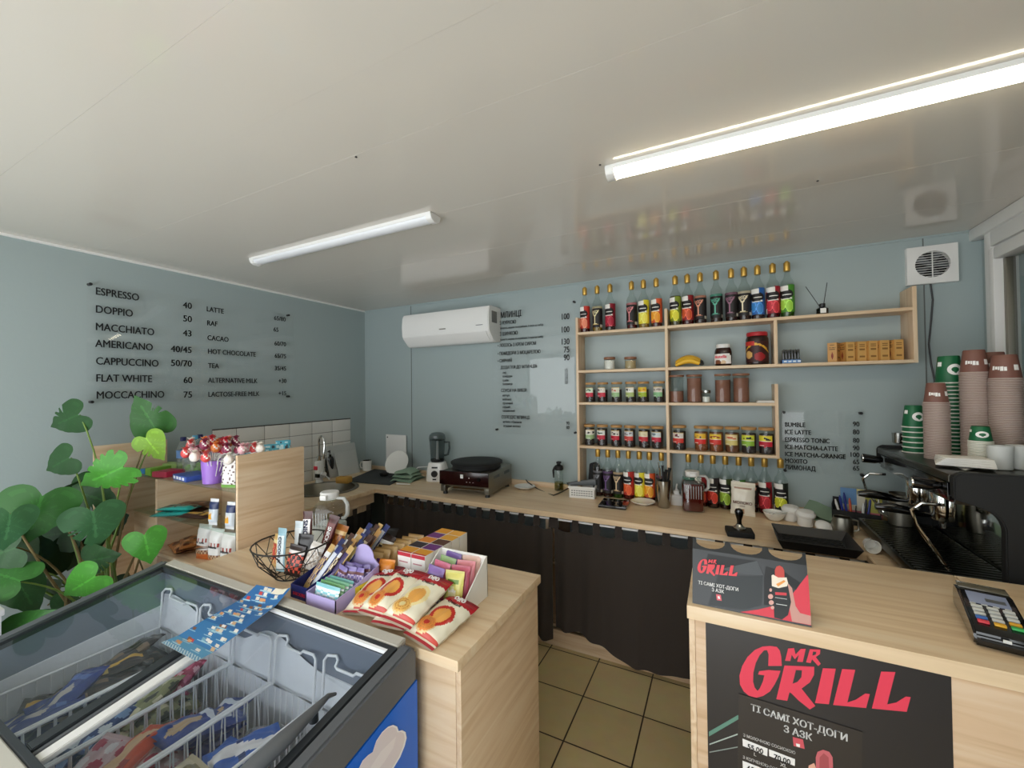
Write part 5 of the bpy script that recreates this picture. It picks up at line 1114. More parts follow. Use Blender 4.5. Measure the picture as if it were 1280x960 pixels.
# sliding glass lids: left one above, right one below
gx = -1.345
for (x0, x1, dz) in ((FXA+0.063, gx, -0.006), (gx+0.03, FXB-0.058, -0.014)):
    b = MB(); yz(b, sl(FYN+0.06, FYF-0.048, dz, dz+0.004), x0, x1); b.build('glass_lid', 'freezer_glass', fz, smooth=0)
b = MB(); yz(b, sl(FYN+0.06, FYF-0.048, -0.01, 0.004), gx-0.035, gx-0.001, bev=0.002); b.build('lid_frame', 'freezer_dark', fz, 'dark lid edge')
b = MB(); yz(b, sl(FYN+0.06, FYF-0.048, -0.016, -0.002), gx+0.001, gx+0.012, bev=0.001); b.build('lid_frame', 'freezer_grey', fz)
b = MB(); yz(b, sl(FYN+0.06, FYF-0.048, -0.018, -0.004), gx+0.013, gx+0.045, bev=0.002); b.build('lid_frame', 'white_plastic', fz, 'white lid edge')
b = MB(); yz(b, sl(FYF-0.055, FYF-0.0475, -0.008, 0.001), gx+0.046, FXB-0.058); b.build('lid_edge', 'white_wire', fz)
# long curved handle on the right lid
hp = []; hr = []
for k in range(15):
    u = k/14; y = FYN+0.09+0.32*u; x = -0.838+0.02*u+0.018*math.sin(math.pi*u); hp.append((x-FXA, y-FYN, zl(y)+0.012+0.012*math.sin(math.pi*u)-0.012*(u > 0.97))); hr.append(0.018*(1-max(0, u-0.55)/0.45*0.8))
b = MB(); b.tube(hp, hr, 10); b.v = [Vector(v) for v in b.v]; b.build('lid_handle', 'freezer_grey', fz, smooth=60)
y = FYN+0.35; MB().lathe([(0.01, 0), (0.009, 0.02)], 12, M=T(-0.815-FXA, y-FYN, zl(y)-0.009)).build('handle_stop', 'freezer_dark', fz)
# white petals printed on the blue side
MP = frame((FXB+0.0006, FYN, 0), (0, 1, 0), (0, 0, 1)); ML = T(LX+0.0006, 0, 0) @ frame((0, 0, 0), (0, 1, 0), (0, 0, 1))
def pp(pts): return [on_plane(410+x/8, 840+y/8, MP) for x, y in pts]
pet = [(150, 1100), (200, 1040), (250, 1000), (310, 955), (345, 885), (400, 830), (445, 800), (480, 690), (540, 600), (600, 545), (650, 528), (690, 545), (705, 590), (740, 580), (775, 600), (785, 660), (765, 740), (720, 850), (660, 950), (600, 1040), (520, 1100)]
in1 = [(x+(470-x)*0.06, y+(830-y)*0.06) for x, y in pet]
poly_print([(pp(pet), '#f4f2f4'), (pp(in1), '#e2d8dc'), (pp([(420, 960), (470, 880), (530, 790), (600, 720), (680, 640), (650, 760), (560, 900), (480, 1000)]), '#ece4e6')], fz, ML, 'petal_design')

# wire baskets hung inside
BE = [(-1.945, -1.685), (-1.675, -1.475), (-1.465, -1.262), (-1.25, -1.055), (-1.03, -0.835)]
BZ0, BZ1, BY0, BY1 = 0.45, 0.70, iy0+0.02, 0.803
wh = ['at the far left full of dark and gold wrappers', 'second from left holding olive wrappers', 'in the middle holding blue and red wrappers', 'fourth from left with the clear nut bag', 'at the right end, beside the lid handle']
for k, (x0, x1) in enumerate(BE):
    t = thing('wire_basket', 'white wire freezer basket '+wh[k], 'basket', (x0, BY0, BZ0), 0, 'white wire baskets in the freezer'); w, d, h = x1-x0, BY1-BY0, BZ1-BZ0
    MB().tube([(0, 0, h), (w, 0, h), (w, d, h), (0, d, h)], 0.0045, 8, closed=True).build('rim', 'white_wire', t)
    b = MB(); ins = 0.012; n = 15
    for i in range(n):
        y = d*(i+0.5)/n
        for s0, s1 in ((0, ins), (w, w-ins)): b.tube([(s0, y, h), (s1, y+(0.004 if i % 2 else -0.004), 0)], 0.0021, 5)
    for i in range(7):
        x = w*(i+0.5)/7
        for s0, s1 in ((0, ins), (d, d-ins)): b.tube([(x, s0, h), (x, s1, 0)], 0.0021, 5)
    for z in (0.0, 0.07, 0.085): q = ins*(1-z/h); b.tube([(q, q, z), (w-q, q, z), (w-q, d-q, z), (q, d-q, z)], 0.0018, 5, closed=True)
    b.build('side_wires', 'white_wire', t)
    b = MB()
    for i in range(9): x = ins+(w-2*ins)*(i+0.5)/9; b.tube([(x, ins, 0), (x, d-ins, 0)], 0.0014, 5)
    b.build('bottom_wires', 'white_wire', t)
    zt_ = 0.842-BZ0
    b = MB(); b.tube([(0.006, d, h), (0.006, d+0.008, zt_-0.01), (0.010, d+0.016, zt_), (0.04, d+0.022, zt_+0.003), (0.048, d+0.02, zt_-0.006), (0.045, d+0.014, zt_-0.02), (0.055, d+0.012, zt_-0.024), (w*0.6, d+0.012, zt_-0.024), (w*0.66, d+0.012, zt_-0.014), (w-0.02, d+0.012, zt_-0.012), (w-0.008, d+0.01, zt_-0.02), (w-0.006, d, h)], 0.0042, 8); b.build('hanging_wire', 'white_wire', t, smooth=60)
# wrapped ice creams
def wrap(c1, c2, c3, style, seed):
    r = random.Random(seed); A, B_, C_ = hx(c1), hx(c2), hx(c3); a0, b0 = r.uniform(0, 6), r.uniform(2, 4)
    def f(u, v):
        if v < 0.06 or v > 0.94: return tuple(k*0.85 for k in A)
        if style == 'stripe': return B_ if abs(u-0.5-0.12*math.sin(5*v+a0)) < 0.16 else (C_ if 0.42 < v < 0.5 and 0.15 < u < 0.85 else A)
        if style == 'blob':
            if math.hypot((u-0.5)*1.4, (v-0.36)*1.0) < 0.26: return B_
            return C_ if (0.68 < v < 0.8 and 0.2 < u < 0.8) else A
        if style == 'mix': q = math.sin(u*9+a0)*math.sin(v*11+b0); return B_ if q > 0.35 else (C_ if q < -0.5 else A)
        return A
    return f
ice = [
 ('dark brown ice cream wrapper with gold edges', (0.075, 0.2, 0.03), wrap('#2f2622', '#d8a93c', '#e8d080', 'stripe', 1), 0, 'dark and gold wrappers in the leftmost basket', 9, (0.34, 0.62)),
 ('black ice cream wrapper', (0.085, 0.2, 0.03), wrap('#35302e', '#4a403c', '#8a7460', 'mix', 2), 0, 'black wrappers in the leftmost basket', 10, (0.55, 0.92)),
 ('blue ice cream wrapper with pale picture', (0.095, 0.17, 0.035), wrap('#2c3f86', '#c4bdb8', '#5f78b8', 'blob', 3), 0, 'blue wrappers in the leftmost basket', 10, (0.06, 0.36)),
 ('olive green ice cream wrapper', (0.09, 0.17, 0.035), wrap('#8a8a60', '#3c3a28', '#d6cfae', 'mix', 4), 1, 'olive wrappers in the second basket', 11, (0.36, 0.82)),
 ('dark blue ice cream wrapper', (0.095, 0.17, 0.035), wrap('#24407c', '#7fa0cf', '#d8dee6', 'mix', 5), 1, 'dark blue wrappers in the second basket', 11, (0.04, 0.42)),
 ('raspberry pink ice cream wrapper', (0.08, 0.12, 0.045), wrap('#a82850', '#d86a8a', '#e8b0bc', 'mix', 6), 1, 'pink wrappers at the far end of the second basket', 3, (0.82, 0.92)),
 ('blue ice cream cone wrapper with beige picture', (0.095, 0.17, 0.045), wrap('#2f4a94', '#cdb08c', '#dfe4ee', 'blob', 7), 2, 'blue wrappers in the middle basket', 8, (0.6, 0.92)),
 ('orange red ice cream wrapper', (0.08, 0.2, 0.035), wrap('#d9583a', '#e8c49a', '#a8302c', 'stripe', 8), 2, 'orange red wrappers in the middle basket', 8, (0.1, 0.62)),
 ('clear wrapper with pink ice cream', (0.09, 0.15, 0.04), wrap('#d8b8bc', '#b8405a', '#ece4e6', 'mix', 9), 2, 'pink wrappers in the middle basket', 6, (0.06, 0.4)),
 ('bright blue ice cream wrapper with white swirl', (0.09, 0.17, 0.04), wrap('#2a5cae', '#e2e0e2', '#16346e', 'stripe', 10), 3, 'bright blue wrappers in the fourth basket', 7, (0.45, 0.72)),
 ('beige striped ice cream wrapper', (0.085, 0.18, 0.04), wrap('#c8bca0', '#8a8060', '#e4dcc8', 'stripe', 11), 3, 'beige wrappers in the fourth basket', 7, (0.2, 0.6)),
 ('navy blue ice cream wrapper', (0.09, 0.17, 0.04), wrap('#1f2f78', '#4a62b0', '#c8ccd8', 'mix', 12), 3, 'navy wrappers in the fourth basket', 6, (0.04, 0.35)),
 ('dark pink ice cream wrapper', (0.085, 0.16, 0.04), wrap('#8a2444', '#c06a80', '#d8c4c8', 'mix', 13), 4, 'dark pink wrappers in the rightmost basket', 5, (0.35, 0.9)),
 ('pale grey ice cream wrapper', (0.085, 0.17, 0.04), wrap('#b8b4b0', '#8a7468', '#dcd8d4', 'mix', 14), 4, 'pale wrappers in the rightmost basket', 5, (0.06, 0.6))]
rd = random.Random(11)
for i, (lab, (w, l, th), colf, bi, grp, n, (v0, v1)) in enumerate(ice):
    x0, x1 = BE[bi]; first = None
    for k in range(n):
        if first is None: o = pillow(w, l, th, colf, 22, 34, 0.3, i).build('ice_cream', 'printed_foil', smooth=60); first = o
        else: o = first.copy(); COL.objects.link(o)
        lev = k/max(1, n-1)
        x = x0+0.05+(x1-x0-0.10)*rd.random(); y = BY0+0.06+(BY1-BY0-0.12)*(v0+(v1-v0)*((k*0.618+0.13*i) % 1)); z = BZ0+0.07+0.15*lev+0.004*(i % 3)
        if bi == 0: z += 0.015
        o.location = (x, y, z); o.rotation_euler = (rd.uniform(-0.3, 0.3), rd.uniform(-0.3, 0.3), rd.uniform(-0.5, 0.5)+(0.0 if n > 5 else 0.2))
        tag(o, f'{lab}, {["in the leftmost basket", "in the second basket", "in the middle basket", "in the fourth basket", "in the rightmost basket"][bi]} of the freezer', 'ice cream', grp)
# clear bag of frozen dumplings
t = thing('frozen_bag', 'clear bag of pinkish frozen pieces in the fourth freezer basket', 'bag', ((BE[3][0]+BE[3][1])/2, 0.70, 0.60), 0.3)
pillow(0.15, 0.17, 0.09, None, 12, 14, 0.3, 3).build('bag', 'clear_plastic', t, smooth=60)
mat('dumpling', '#d8a89c', 0.7)
for k in range(14): b = MB(); b.sphere((rd.uniform(-0.05, 0.05), rd.uniform(-0.055, 0.055), rd.uniform(-0.02, 0.024)), 0.017, sc=(1, 1.2, 0.8)); b.build('frozen_piece', 'dumpling', t, smooth=60)

# price leaflet lying on the glass
ML_ = frame((-1.35, 0.6, zl(0.6)+0.001), (1, 0, 0), (0, 1, SL))
q = [on_plane(*p, ML_) for p in ((203, 810), (247, 834), (366, 746), (322, 738))]
def leaf_pos(u, v):
    a = Vector(q[0]).lerp(Vector(q[1]), u); c = Vector(q[3]).lerp(Vector(q[2]), u); p = a.lerp(c, v); lift = 0.006+0.018*max(0, v-0.8)/0.2+0.02*max(0, (u-0.75)/0.25)*max(0, v-0.4)+0.012*max(0, (0.15-v)/0.15)
    return ML_ @ Vector((p.x, p.y, lift+0.003*math.sin(5*v)))
icons = [(rd.random()*0.86+0.07, (k+0.5)/16+rd.uniform(-0.01, 0.01), rd.choice(['#d8b48a', '#e4dccb', '#c9423c', '#e8e2d4', '#8a5a3c', '#e0a06a', '#f0ece4', '#7fb0c8'])) for k in range(16) for _ in range(4)]
def leaf_col(u, v):
    if v > 0.93 and 0.55 < u < 0.9: return hx('#eee6d2')
    if v < 0.05: return hx('#c8dce2') if int(u*30+v*60) % 2 else hx('#5f98bc')
    for x, y, c in icons:
        du, dv = u-x, v-y
        if abs(du+0.4*dv*3) < 0.045 and abs(dv) < 0.017: return hx(c)
        if abs(du) < 0.1 and -0.032 < dv < -0.022: return hx('#a8cfdf')
    return hx('#2f6ba6') if v > 0.4 else hx('#5a9cc4') if v < 0.15 else hx('#3a7cb4')
b = MB(); b.grid(54, 130, leaf_pos, leaf_col); b.grid(12, 30, lambda u, v: leaf_pos(u, v)-Vector((0, 0, 0.0008)), lambda u, v: hx('#e4e8ea'), flip=True)
tag(b.build('price_leaflet', 'printed_paper', smooth=60), 'blue leaflet with ice cream pictures lying across the freezer glass', 'leaflet')
# ---------------------------------------------------------------- snacks on the counter
CE = CZ+0.0008
def stand(b, x, y, z, tilt=0, rz=0, roll=0):
    """wrapper built flat is stood upright (its length up), front to the room, then tilted back and turned"""
    return lay(b, T(x, y, z) @ rot('Z', rz) @ rot('X', 90-tilt) @ rot('Z', roll))
# black wire fruit-bowl style basket
bc = Vector((-1.475, 1.03, CE))
t = thing('wire_bowl', 'black geometric wire bowl of chocolate bars at the end of the oak panel', 'bowl', bc)
R1, R0, H = 0.138, 0.06, 0.125; n = 12
def rp(r, k, z): a = 2*math.pi*k/n; return (r*math.cos(a), r*math.sin(a), z)
MB().tube([rp(R1, k/2, H) for k in range(2*n)], 0.003, 6, closed=True).build('rim', 'black_wire', t)
MB().tube([rp(R0, k/2, 0.003) for k in range(2*n)], 0.0026, 6, closed=True).build('foot_ring', 'black_wire', t)
b = MB()
for k in range(n):
    b.tube([rp(R1, k, H), rp(R1*0.86, k+0.5, H*0.55), rp(R0, k, 0.003)], 0.0017, 5); b.tube([rp(R1, k+1, H), rp(R1*0.86, k+0.5, H*0.55), rp(R0, k+1, 0.003)], 0.0017, 5); b.tube([rp(R1*0.86, k+0.5, H*0.55), rp(R1*0.86, k+1.5, H*0.55)], 0.0014, 5)
for k in range(3): b.tube([rp(R0, k*2, 0.003), rp(R0, k*2+6, 0.003)], 0.0016, 5)
b.build('wire_mesh', 'black_wire', t)
def bar(c1, c2, c3, mode):
    A, B_, C_ = hx(c1), hx(c2), hx(c3)
    def f(u, v):
        if v > 0.9 or v < 0.06: return tuple(k*0.9 for k in A)
        if mode == 'band': return B_ if 0.12 < u < 0.88 and v < 0.84 else A
        if mode == 'plain': return A
        if mode == 'dots': return B_ if (int(u*7)+int(v*9)) % 2 and 0.1 < v < 0.7 else (C_ if 0.72 < v < 0.85 else A)
        return A
    return f
mat('letter_navy', '#16204a', 0.5)
def packet(name, label, cat, w, l, th, colf, xyz, tilt, rz, roll=0, text=None, tm='letter_white', group=None, seed=1, side=False):
    if cat == 'chocolate bar': w *= 1.25; l *= 1.06
    if name == 'candy_bag': w *= 1.18; l *= 1.1
    t = thing(name, label, cat, xyz, math.radians(rz), group)
    M = rot('X', 90-tilt) @ rot('Z', roll) @ T(0, l/2, 0)
    lay(pillow(w, l, th, colf, 10, 18, 0.12, seed), M).build('wrapper', 'printed_foil', t, smooth=60)
    if text:
        s, sz = text
        M2 = M @ T(0, 0, th*0.5+0.0012) @ (rot('Z', -90) if side else Matrix()); lettering([(s, 0, -sz*0.35, sz, 'CENTER', 1.0, 0.03)], tm, t, M2)
    return t
z = CE+0.006
packet('chocolate_bar', 'white and brown chocolate bar standing tallest in the wire bowl', 'chocolate bar', 0.036, 0.17, 0.018, bar('#4a1d18', '#efe9e6', '#fff', 'band'), (bc.x+0.03, bc.y+0.035, z+0.045), 8, 12, 4, ('SNICKERS', 0.026), 'letter_navy', side=True)
packet('chocolate_bar', 'brown and white chocolate bar at the right rim of the wire bowl', 'chocolate bar', 0.034, 0.165, 0.018, bar('#4a1d1c', '#6a2a24', '#fff', 'band'), (bc.x+0.085, bc.y+0.055, z+0.04), 12, 20, -14, ('SNICKERS', 0.02), 'letter_white', side=True, seed=2)
packet('chocolate_bar', 'pale blue and white bar standing in the wire bowl', 'chocolate bar', 0.036, 0.15, 0.016, bar('#8fb4c0', '#dce6e8', '#fff', 'band'), (bc.x-0.025, bc.y-0.035, z+0.015), 6, 5, 2, ('COCONUT', 0.019), 'letter_navy', side=True, seed=3)
packet('chocolate_bar', 'plain white bar behind the pale blue one in the wire bowl', 'chocolate bar', 0.034, 0.14, 0.016, bar('#d4dde0', '#eef0f0', '#fff', 'band'), (bc.x+0.0, bc.y+0.02, z+0.04), 6, 5, 3, None, seed=4)
packet('candy_bag', 'gold and red chocolate packet at the left of the wire bowl', 'packet', 0.055, 0.11, 0.02, bar('#d8b070', '#b8302c', '#e8d4a0', 'dots'), (bc.x-0.07, bc.y-0.025, z+0.02), 10, -10, 6, ('TWIX', 0.02), 'letter_red', side=True, seed=5)
packet('candy_bag', 'black packet with orange red pattern at the front of the wire bowl', 'packet', 0.062, 0.10, 0.022, bar('#2a1816', '#d9553f', '#e8e0dc', 'dots'), (bc.x+0.035, bc.y-0.03, z+0.008), 12, 12, -6, None, seed=6)
packet('candy_bag', 'black packet with white letters behind the orange red one in the wire bowl', 'packet', 0.06, 0.11, 0.02, bar('#1c1616', '#1c1616', '#1c1616', 'plain'), (bc.x+0.055, bc.y+0.0, z+0.03), 10, 10, 0, ('KIT', 0.024), 'letter_white', seed=7)
packet('candy_bag', 'small clear and white packet by the right rim of the wire bowl', 'packet', 0.05, 0.09, 0.02, bar('#dcd6ce', '#b8a898', '#f0ece8', 'dots'), (bc.x+0.09, bc.y+0.0, z+0.03), 14, 25, -18, None, seed=8)
packet('candy_bag', 'orange brown packet leaning at the back right of the wire bowl', 'packet', 0.05, 0.12, 0.02, bar('#b8702c', '#8a4a1c', '#e8c48a', 'dots'), (bc.x+0.10, bc.y+0.085, z+0.04), 16, 25, -16, None, seed=9)
# navy tray with stick bars
nx0, nx1, ny0, ny1 = -1.322, -1.236, 0.915, 1.19
t = thing('bar_tray', 'navy blue card tray of slim chocolate sticks beside the wire bowl', 'tray', (nx0, ny0, CE)); w, d = nx1-nx0, ny1-ny0
b = MB(); b.box(0, w, 0, d, 0, 0.003); b.box(0, w, 0, 0.003, 0.003, 0.045); b.box(0, w, d-0.003, d, 0.003, 0.11)
for x in (0, w-0.003): b.prism([(0, 0.003), (d, 0.003), (d, 0.11), (d*0.45, 0.075), (0, 0.045)], 0.003, M=T(x, 0, 0) @ frame((0, 0, 0), (0, 1, 0), (0, 0, 1)))
b.build('carton', 'navy_card', t)
lettering([('SNICKERS', w/2, 0.012, 0.015, 'CENTER', 0.95, 0.02)], 'letter_red', t, frame((0, -0.0003, 0), (1, 0, 0), (0, 0, 1)))
sc = [('#c9a66a', '#3a2a5c', 'gold and violet'), ('#3a2018', '#d8b070', 'brown and gold'), ('#23306e', '#d0d4e0', 'blue and white'), ('#b98a4c', '#5a3018', 'caramel'), ('#4a2a20', '#e8d8b8', 'brown and cream'), ('#1c2660', '#b8a060', 'navy and gold')]
for r_ in range(5):
    for c_ in range(4):
        a, bb, nm = sc[(r_*4+c_*2+r_) % 6]
        packet('chocolate_stick', f'slim {nm} chocolate stick leaning in the navy tray', 'chocolate stick', 0.026, 0.16, 0.013, bar(a, bb, '#ddd', 'band' if c_ % 2 else 'dots'), (nx0+0.013+0.02*c_, ny0+0.045+0.045*r_+0.008*c_, CE+0.012+0.006*r_), 34, 4, -16-4*(c_ % 2), None, group=f'{nm} sticks in the navy tray', seed=20+r_*4+c_)
# loose bars behind the tray
for k, (dx, dy, a, bb, lab) in enumerate(((-1.33, 1.235, '#5a3018', '#e8d4a8', 'brown and cream chocolate packet behind the navy tray, left one'), (-1.28, 1.23, '#2a1a14', '#d8c08a', 'dark brown packet with cream picture behind the navy tray'), (-1.235, 1.21, '#3a2a24', '#efe2b8', 'dark packet with pale round pictures behind the navy tray'))):
    packet('candy_bag', lab, 'packet', 0.075, 0.115, 0.035, bar(a, bb, '#fff', 'dots'), (dx, dy, CE+0.004), 25, 10, -12, None, seed=40+k)
# lilac display box
lx0, lx1, ly0, ly1 = -1.228, -1.088, 0.903, 1.09
t = thing('sweets_box', 'lilac card display box with a round back board, in front of the kraft sachets', 'box', (lx0, ly0, CE)); w, d = lx1-lx0, ly1-ly0
b = MB(); b.box(0, w, 0, d, 0, 0.003); b.box(0, w, 0, 0.003, 0.003, 0.042)
for x in (0, w-0.003): b.prism([(0, 0.003), (d, 0.003), (d, 0.085), (d*0.55, 0.062), (0, 0.042)], 0.003, M=T(x, 0, 0) @ frame((0, 0, 0), (0, 1, 0), (0, 0, 1)))
b.box(0, w, d*0.5, d*0.5+0.003, 0.003, 0.055)
out = [(0.0, 0.003), (w, 0.003), (w, 0.085)]+[(w/2+0.045*math.cos(a), 0.105+0.042*math.sin(a)) for a in [math.pi*k/14 for k in range(15)]]+[(0, 0.085)]
b.prism(out, 0.003, M=T(0, d, 0) @ frame((0, 0, 0), (1, 0, 0), (0, 0, 1)))
b.build('carton', 'lilac_card', t)
mat('tag_yellow', '#e2c93a', 0.5)
tg = MB(); tg.box(w-0.0005, w+0.0012, d*0.42, d*0.72, 0.012, 0.05); tgo = tg.build('price_tag', 'tag_yellow', t, 'yellow price tag')
lettering([('1+1', 0.0, 0.018, 0.014, 'CENTER', 1.0, 0.03), ('=', 0.0, 0.006, 0.012, 'CENTER', 1.0, 0.03)], 'letter_black', t, T(w+0.0013, d*0.57, 0.012) @ frame((0, 0, 0), (0, 1, 0), (0, 0, 1)))
for k, (a, bb, lab) in enumerate((('#8fd0d8', '#e8f4f2', 'cyan sweets packet foremost in the lilac box'), ('#6fae6a', '#c8e8b8', 'green sweets packet second in the lilac box'), ('#7fc49a', '#d8f0e4', 'mint green sweets packet third in the lilac box'), ('#6fb8b0', '#c0e4e0', 'teal sweets packet fourth in the lilac box'))):
    packet('sweets_packet', lab, 'packet', 0.115, 0.062, 0.014, bar(a, bb, '#fff', 'dots'), (lx0+w/2, ly0+0.016+0.018*k, CE+0.006), 14, 0, 0, None, seed=50+k)
for k in range(6):
    packet('sweets_packet', 'violet and white sweets sachet standing in the back of the lilac box', 'packet', 0.05, 0.085, 0.012, bar('#8a7ab8', '#d8c8e0', '#6a3a3a', 'dots'), (lx0+0.03+0.04*(k % 3), ly0+d*0.56+0.028*(k//3)+0.006*(k % 3), CE+0.006), 10, 15*(k % 2)-8, 6*(k % 3)-6, None, group='violet sachets in the lilac box', seed=60+k)
# kraft sachets in two rows
def kr(u, v): return hx('#a8824a') if (v > 0.93 or v < 0.06) else hx('#d3b078') if not (0.35 < v < 0.6 and 0.25 < u < 0.75 and int(v*40) % 3 == 0) else hx('#b08a50')
for k in range(7): packet('kraft_sachet', 'kraft paper sachet in the left row behind the lilac box', 'sachet', 0.075, 0.1, 0.014, kr, (-1.175+0.004*k, 1.13+0.034*k, CE), 20, 6, 0, None, group='kraft sachets in the left row', seed=70+k)
for k in range(6): packet('kraft_sachet', 'kraft paper sachet in the right row beside the fruit tea boxes', 'sachet', 0.075, 0.085, 0.014, kr, (-1.095+0.003*k, 1.19+0.036*k, CE), 20, -6, 0, None, group='kraft sachets in the right row', seed=80+k)
packet('candy_bag', 'orange packet with a purple edge standing beside the fruit tea boxes', 'packet', 0.065, 0.085, 0.03, lambda u, v: hx('#4a2050') if u < 0.2 else hx('#e08a2c'), (-1.085, 1.105, CE), 12, 12, 0, None, seed=90)
packet('candy_bag', 'small dark red packet between the lilac box and the pastry bags', 'packet', 0.06, 0.09, 0.02, bar('#6a1c28', '#c83a44', '#eee', 'band'), (-1.045, 1.07, CE), 50, 10, 0, None, seed=91)
packet('candy_bag', 'black packet lying behind the lilac box among the sachets', 'packet', 0.09, 0.12, 0.03, bar('#191416', '#2a2024', '#333', 'plain'), (-1.34, 1.33, CE), 60, 20, 0, None, seed=92)
# fruit tea cartons
tx0, ty0 = -1.058, 1.15; tw, td, th = 0.062, 0.052, 0.118
tops = [('#e8a028', '#e8a028'), ('#2e1c22', '#6a2a78'), ('#e08a28', '#5a3018'), ('#74307c', '#e8a830'), ('#e8a028', '#f0b040')]
wn = ['with a strawberry, front left', 'with a strawberry, front right', 'with a dark top, second row left', 'with a purple top, second row right', 'with an orange top, third row left', 'with a brown top, third row right', 'with a purple top, fourth row left', 'with a golden top, fourth row right', 'with an orange top, back row left', 'with a yellow top, back row right']
for r_ in range(5):
    for c_ in range(2):
        x, y = tx0+c_*(tw+0.002), ty0+r_*(td+0.002)
        t = thing('tea_carton', 'upright fruit tea carton '+wn[r_*2+c_], 'carton', (x, y, CE), 0, 'fruit tea cartons')
        MB().box(0, tw, 0, td, 0, th, bev=0.0012).build('carton', 'paper_white', t)
        b = MB(); tc = hx(tops[r_][c_])
        b.grid(6, 6, lambda u, v: Vector((0.001+(tw-0.002)*u, 0.001+(td-0.002)*v, th+0.0006)), lambda u, v: hx('#c02a3c') if (v < 0.2 and r_ == 0) else tc)
        def front(u, v):
            if v > 0.88: return hx('#c02a3c')
            if math.hypot((u-0.5)*1.1, (v-0.2)*1.5) < 0.33: return hx('#c8202c')
            if math.hypot((u-0.5)*1.0, (v-0.44)*2.6) < 0.24: return hx('#4a8a3a')
            if 0.68 < v < 0.72 and 0.1 < u < 0.8: return hx('#c88a90')
            return hx('#f0ece8')
        b.grid(18, 26, lambda u, v: Vector((0.001+(tw-0.002)*u, -0.0006, 0.001+(th-0.002)*v)), front)
        b.build('printed_design', 'printed_paper', t)
# white cut-side display box with pouches
wx0, wx1, wy0, wy1 = -0.905, -0.714, 1.045, 1.21
t = thing('pouch_box', 'white slant-sided display box of clear sweet pouches at the right of the counter', 'box', (wx0, wy0, CE)); w, d = wx1-wx0, wy1-wy0
b = MB(); b.box(0, w, 0, d, 0, 0.003); b.box(0, w, 0, 0.003, 0.003, 0.03); b.box(0, w, d-0.003, d, 0.003, 0.135)
for x in (0, w-0.003): b.prism([(0, 0.003), (d, 0.003), (d, 0.135), (d*0.9, 0.132), (0, 0.03)], 0.003, M=T(x, 0, 0) @ frame((0, 0, 0), (0, 1, 0), (0, 0, 1)))
b.build('carton', 'paper_white', t)
bn = MB(); bn.prism([(w*0.5, 0.006), (w*0.93, 0.006), (w*0.9, 0.014), (w*0.93, 0.024), (w*0.5, 0.024), (w*0.53, 0.014)], 0.001, M=frame((0, -0.0003, 0), (1, 0, 0), (0, 0, 1))); bn.build('banner', 'letter_black', t)
lettering([('Vidélo', w*0.71, 0.0095, 0.014, 'CENTER', 0.9, 0.01, 0.15)], 'letter_white', t, frame((0, -0.0016, 0), (1, 0, 0), (0, 0, 1)))
pc = [('#8a6ab0', '#e8e0ec', '#3c7ab0', 'purple'), ('#d8d070', '#e8e8b0', '#6a8a2c', 'yellow green'), ('#e07090', '#f4d0d8', '#a02850', 'pink'), ('#c85a70', '#f0d8dc', '#e8a0a8', 'dark pink'), ('#9ab87a', '#dce8cc', '#c8d8a8', 'pale green'), ('#e08890', '#f4dcd8', '#d86a70', 'salmon'), ('#7a5aa8', '#d8c8e8', '#4a2a70', 'violet'), ('#e8c0b0', '#f0e4dc', '#d0a090', 'pale peach')]
for k, (a, bb, c, nm) in enumerate(pc):
    packet('sweet_pouch', f'{nm} sweet pouch standing in the white slant-sided box', 'pouch', 0.07, 0.115, 0.02, wrap(a, bb, c, 'blob', k), (wx0+0.05+0.088*(k % 2), wy0+0.03+0.033*(k//2), CE+0.006+0.004*(k//2)), 16, 10*(k % 2)-5, 5*(k % 2)-3, ('Lolly', 0.014) if k < 2 else None, group=None, seed=100+k)
# pastry bags
def pastry(fill):
    F1, F2 = hx(fill[0]), hx(fill[1])
    def f(u, v):
        if v > 0.955: return hx('#8a1420')
        if v > 0.80 - 0.06*math.sin(math.pi*u): return hx('#b8202c')
        if v < 0.05: return hx('#b8303a')
        d1 = math.hypot((u-0.40)*0.54, v-0.24)
        if d1 < 0.045: return F1
        if d1 < 0.125: return F2 if (d1*60) % 2 < 1.5 else hx('#c8823c')
        d2 = math.hypot((u-0.55)*0.5, (v-0.46)*0.8)
        if d2 < 0.115: return hx('#e8a650')
        if d2 < 0.165: return F1
        if d1 < 0.15: return hx('#e6c48c')
        if abs(v-0.1) < 0.02 and u > 0.3: return hx('#c8483c')
        return hx('#ece4cc')
    return f
pl = [(-1.03, 1.015, 0.036, 14, 'red', 'with red filling picture, lying at the left of the pastry bags'), (-0.935, 0.998, 0.062, 16, 'red2', 'with a large red filling picture, on top of the pile at left'), (-0.875, 0.99, 0.045, 12, 'cream', 'with cream filling picture, half covered in the middle of the pile'), (-0.825, 0.985, 0.068, 14, 'cream', 'with custard filling picture, on top of the pile at right'), (-0.735, 0.985, 0.028, 8, 'red', 'with orange red filling picture, lying flat at the right of the pile')]
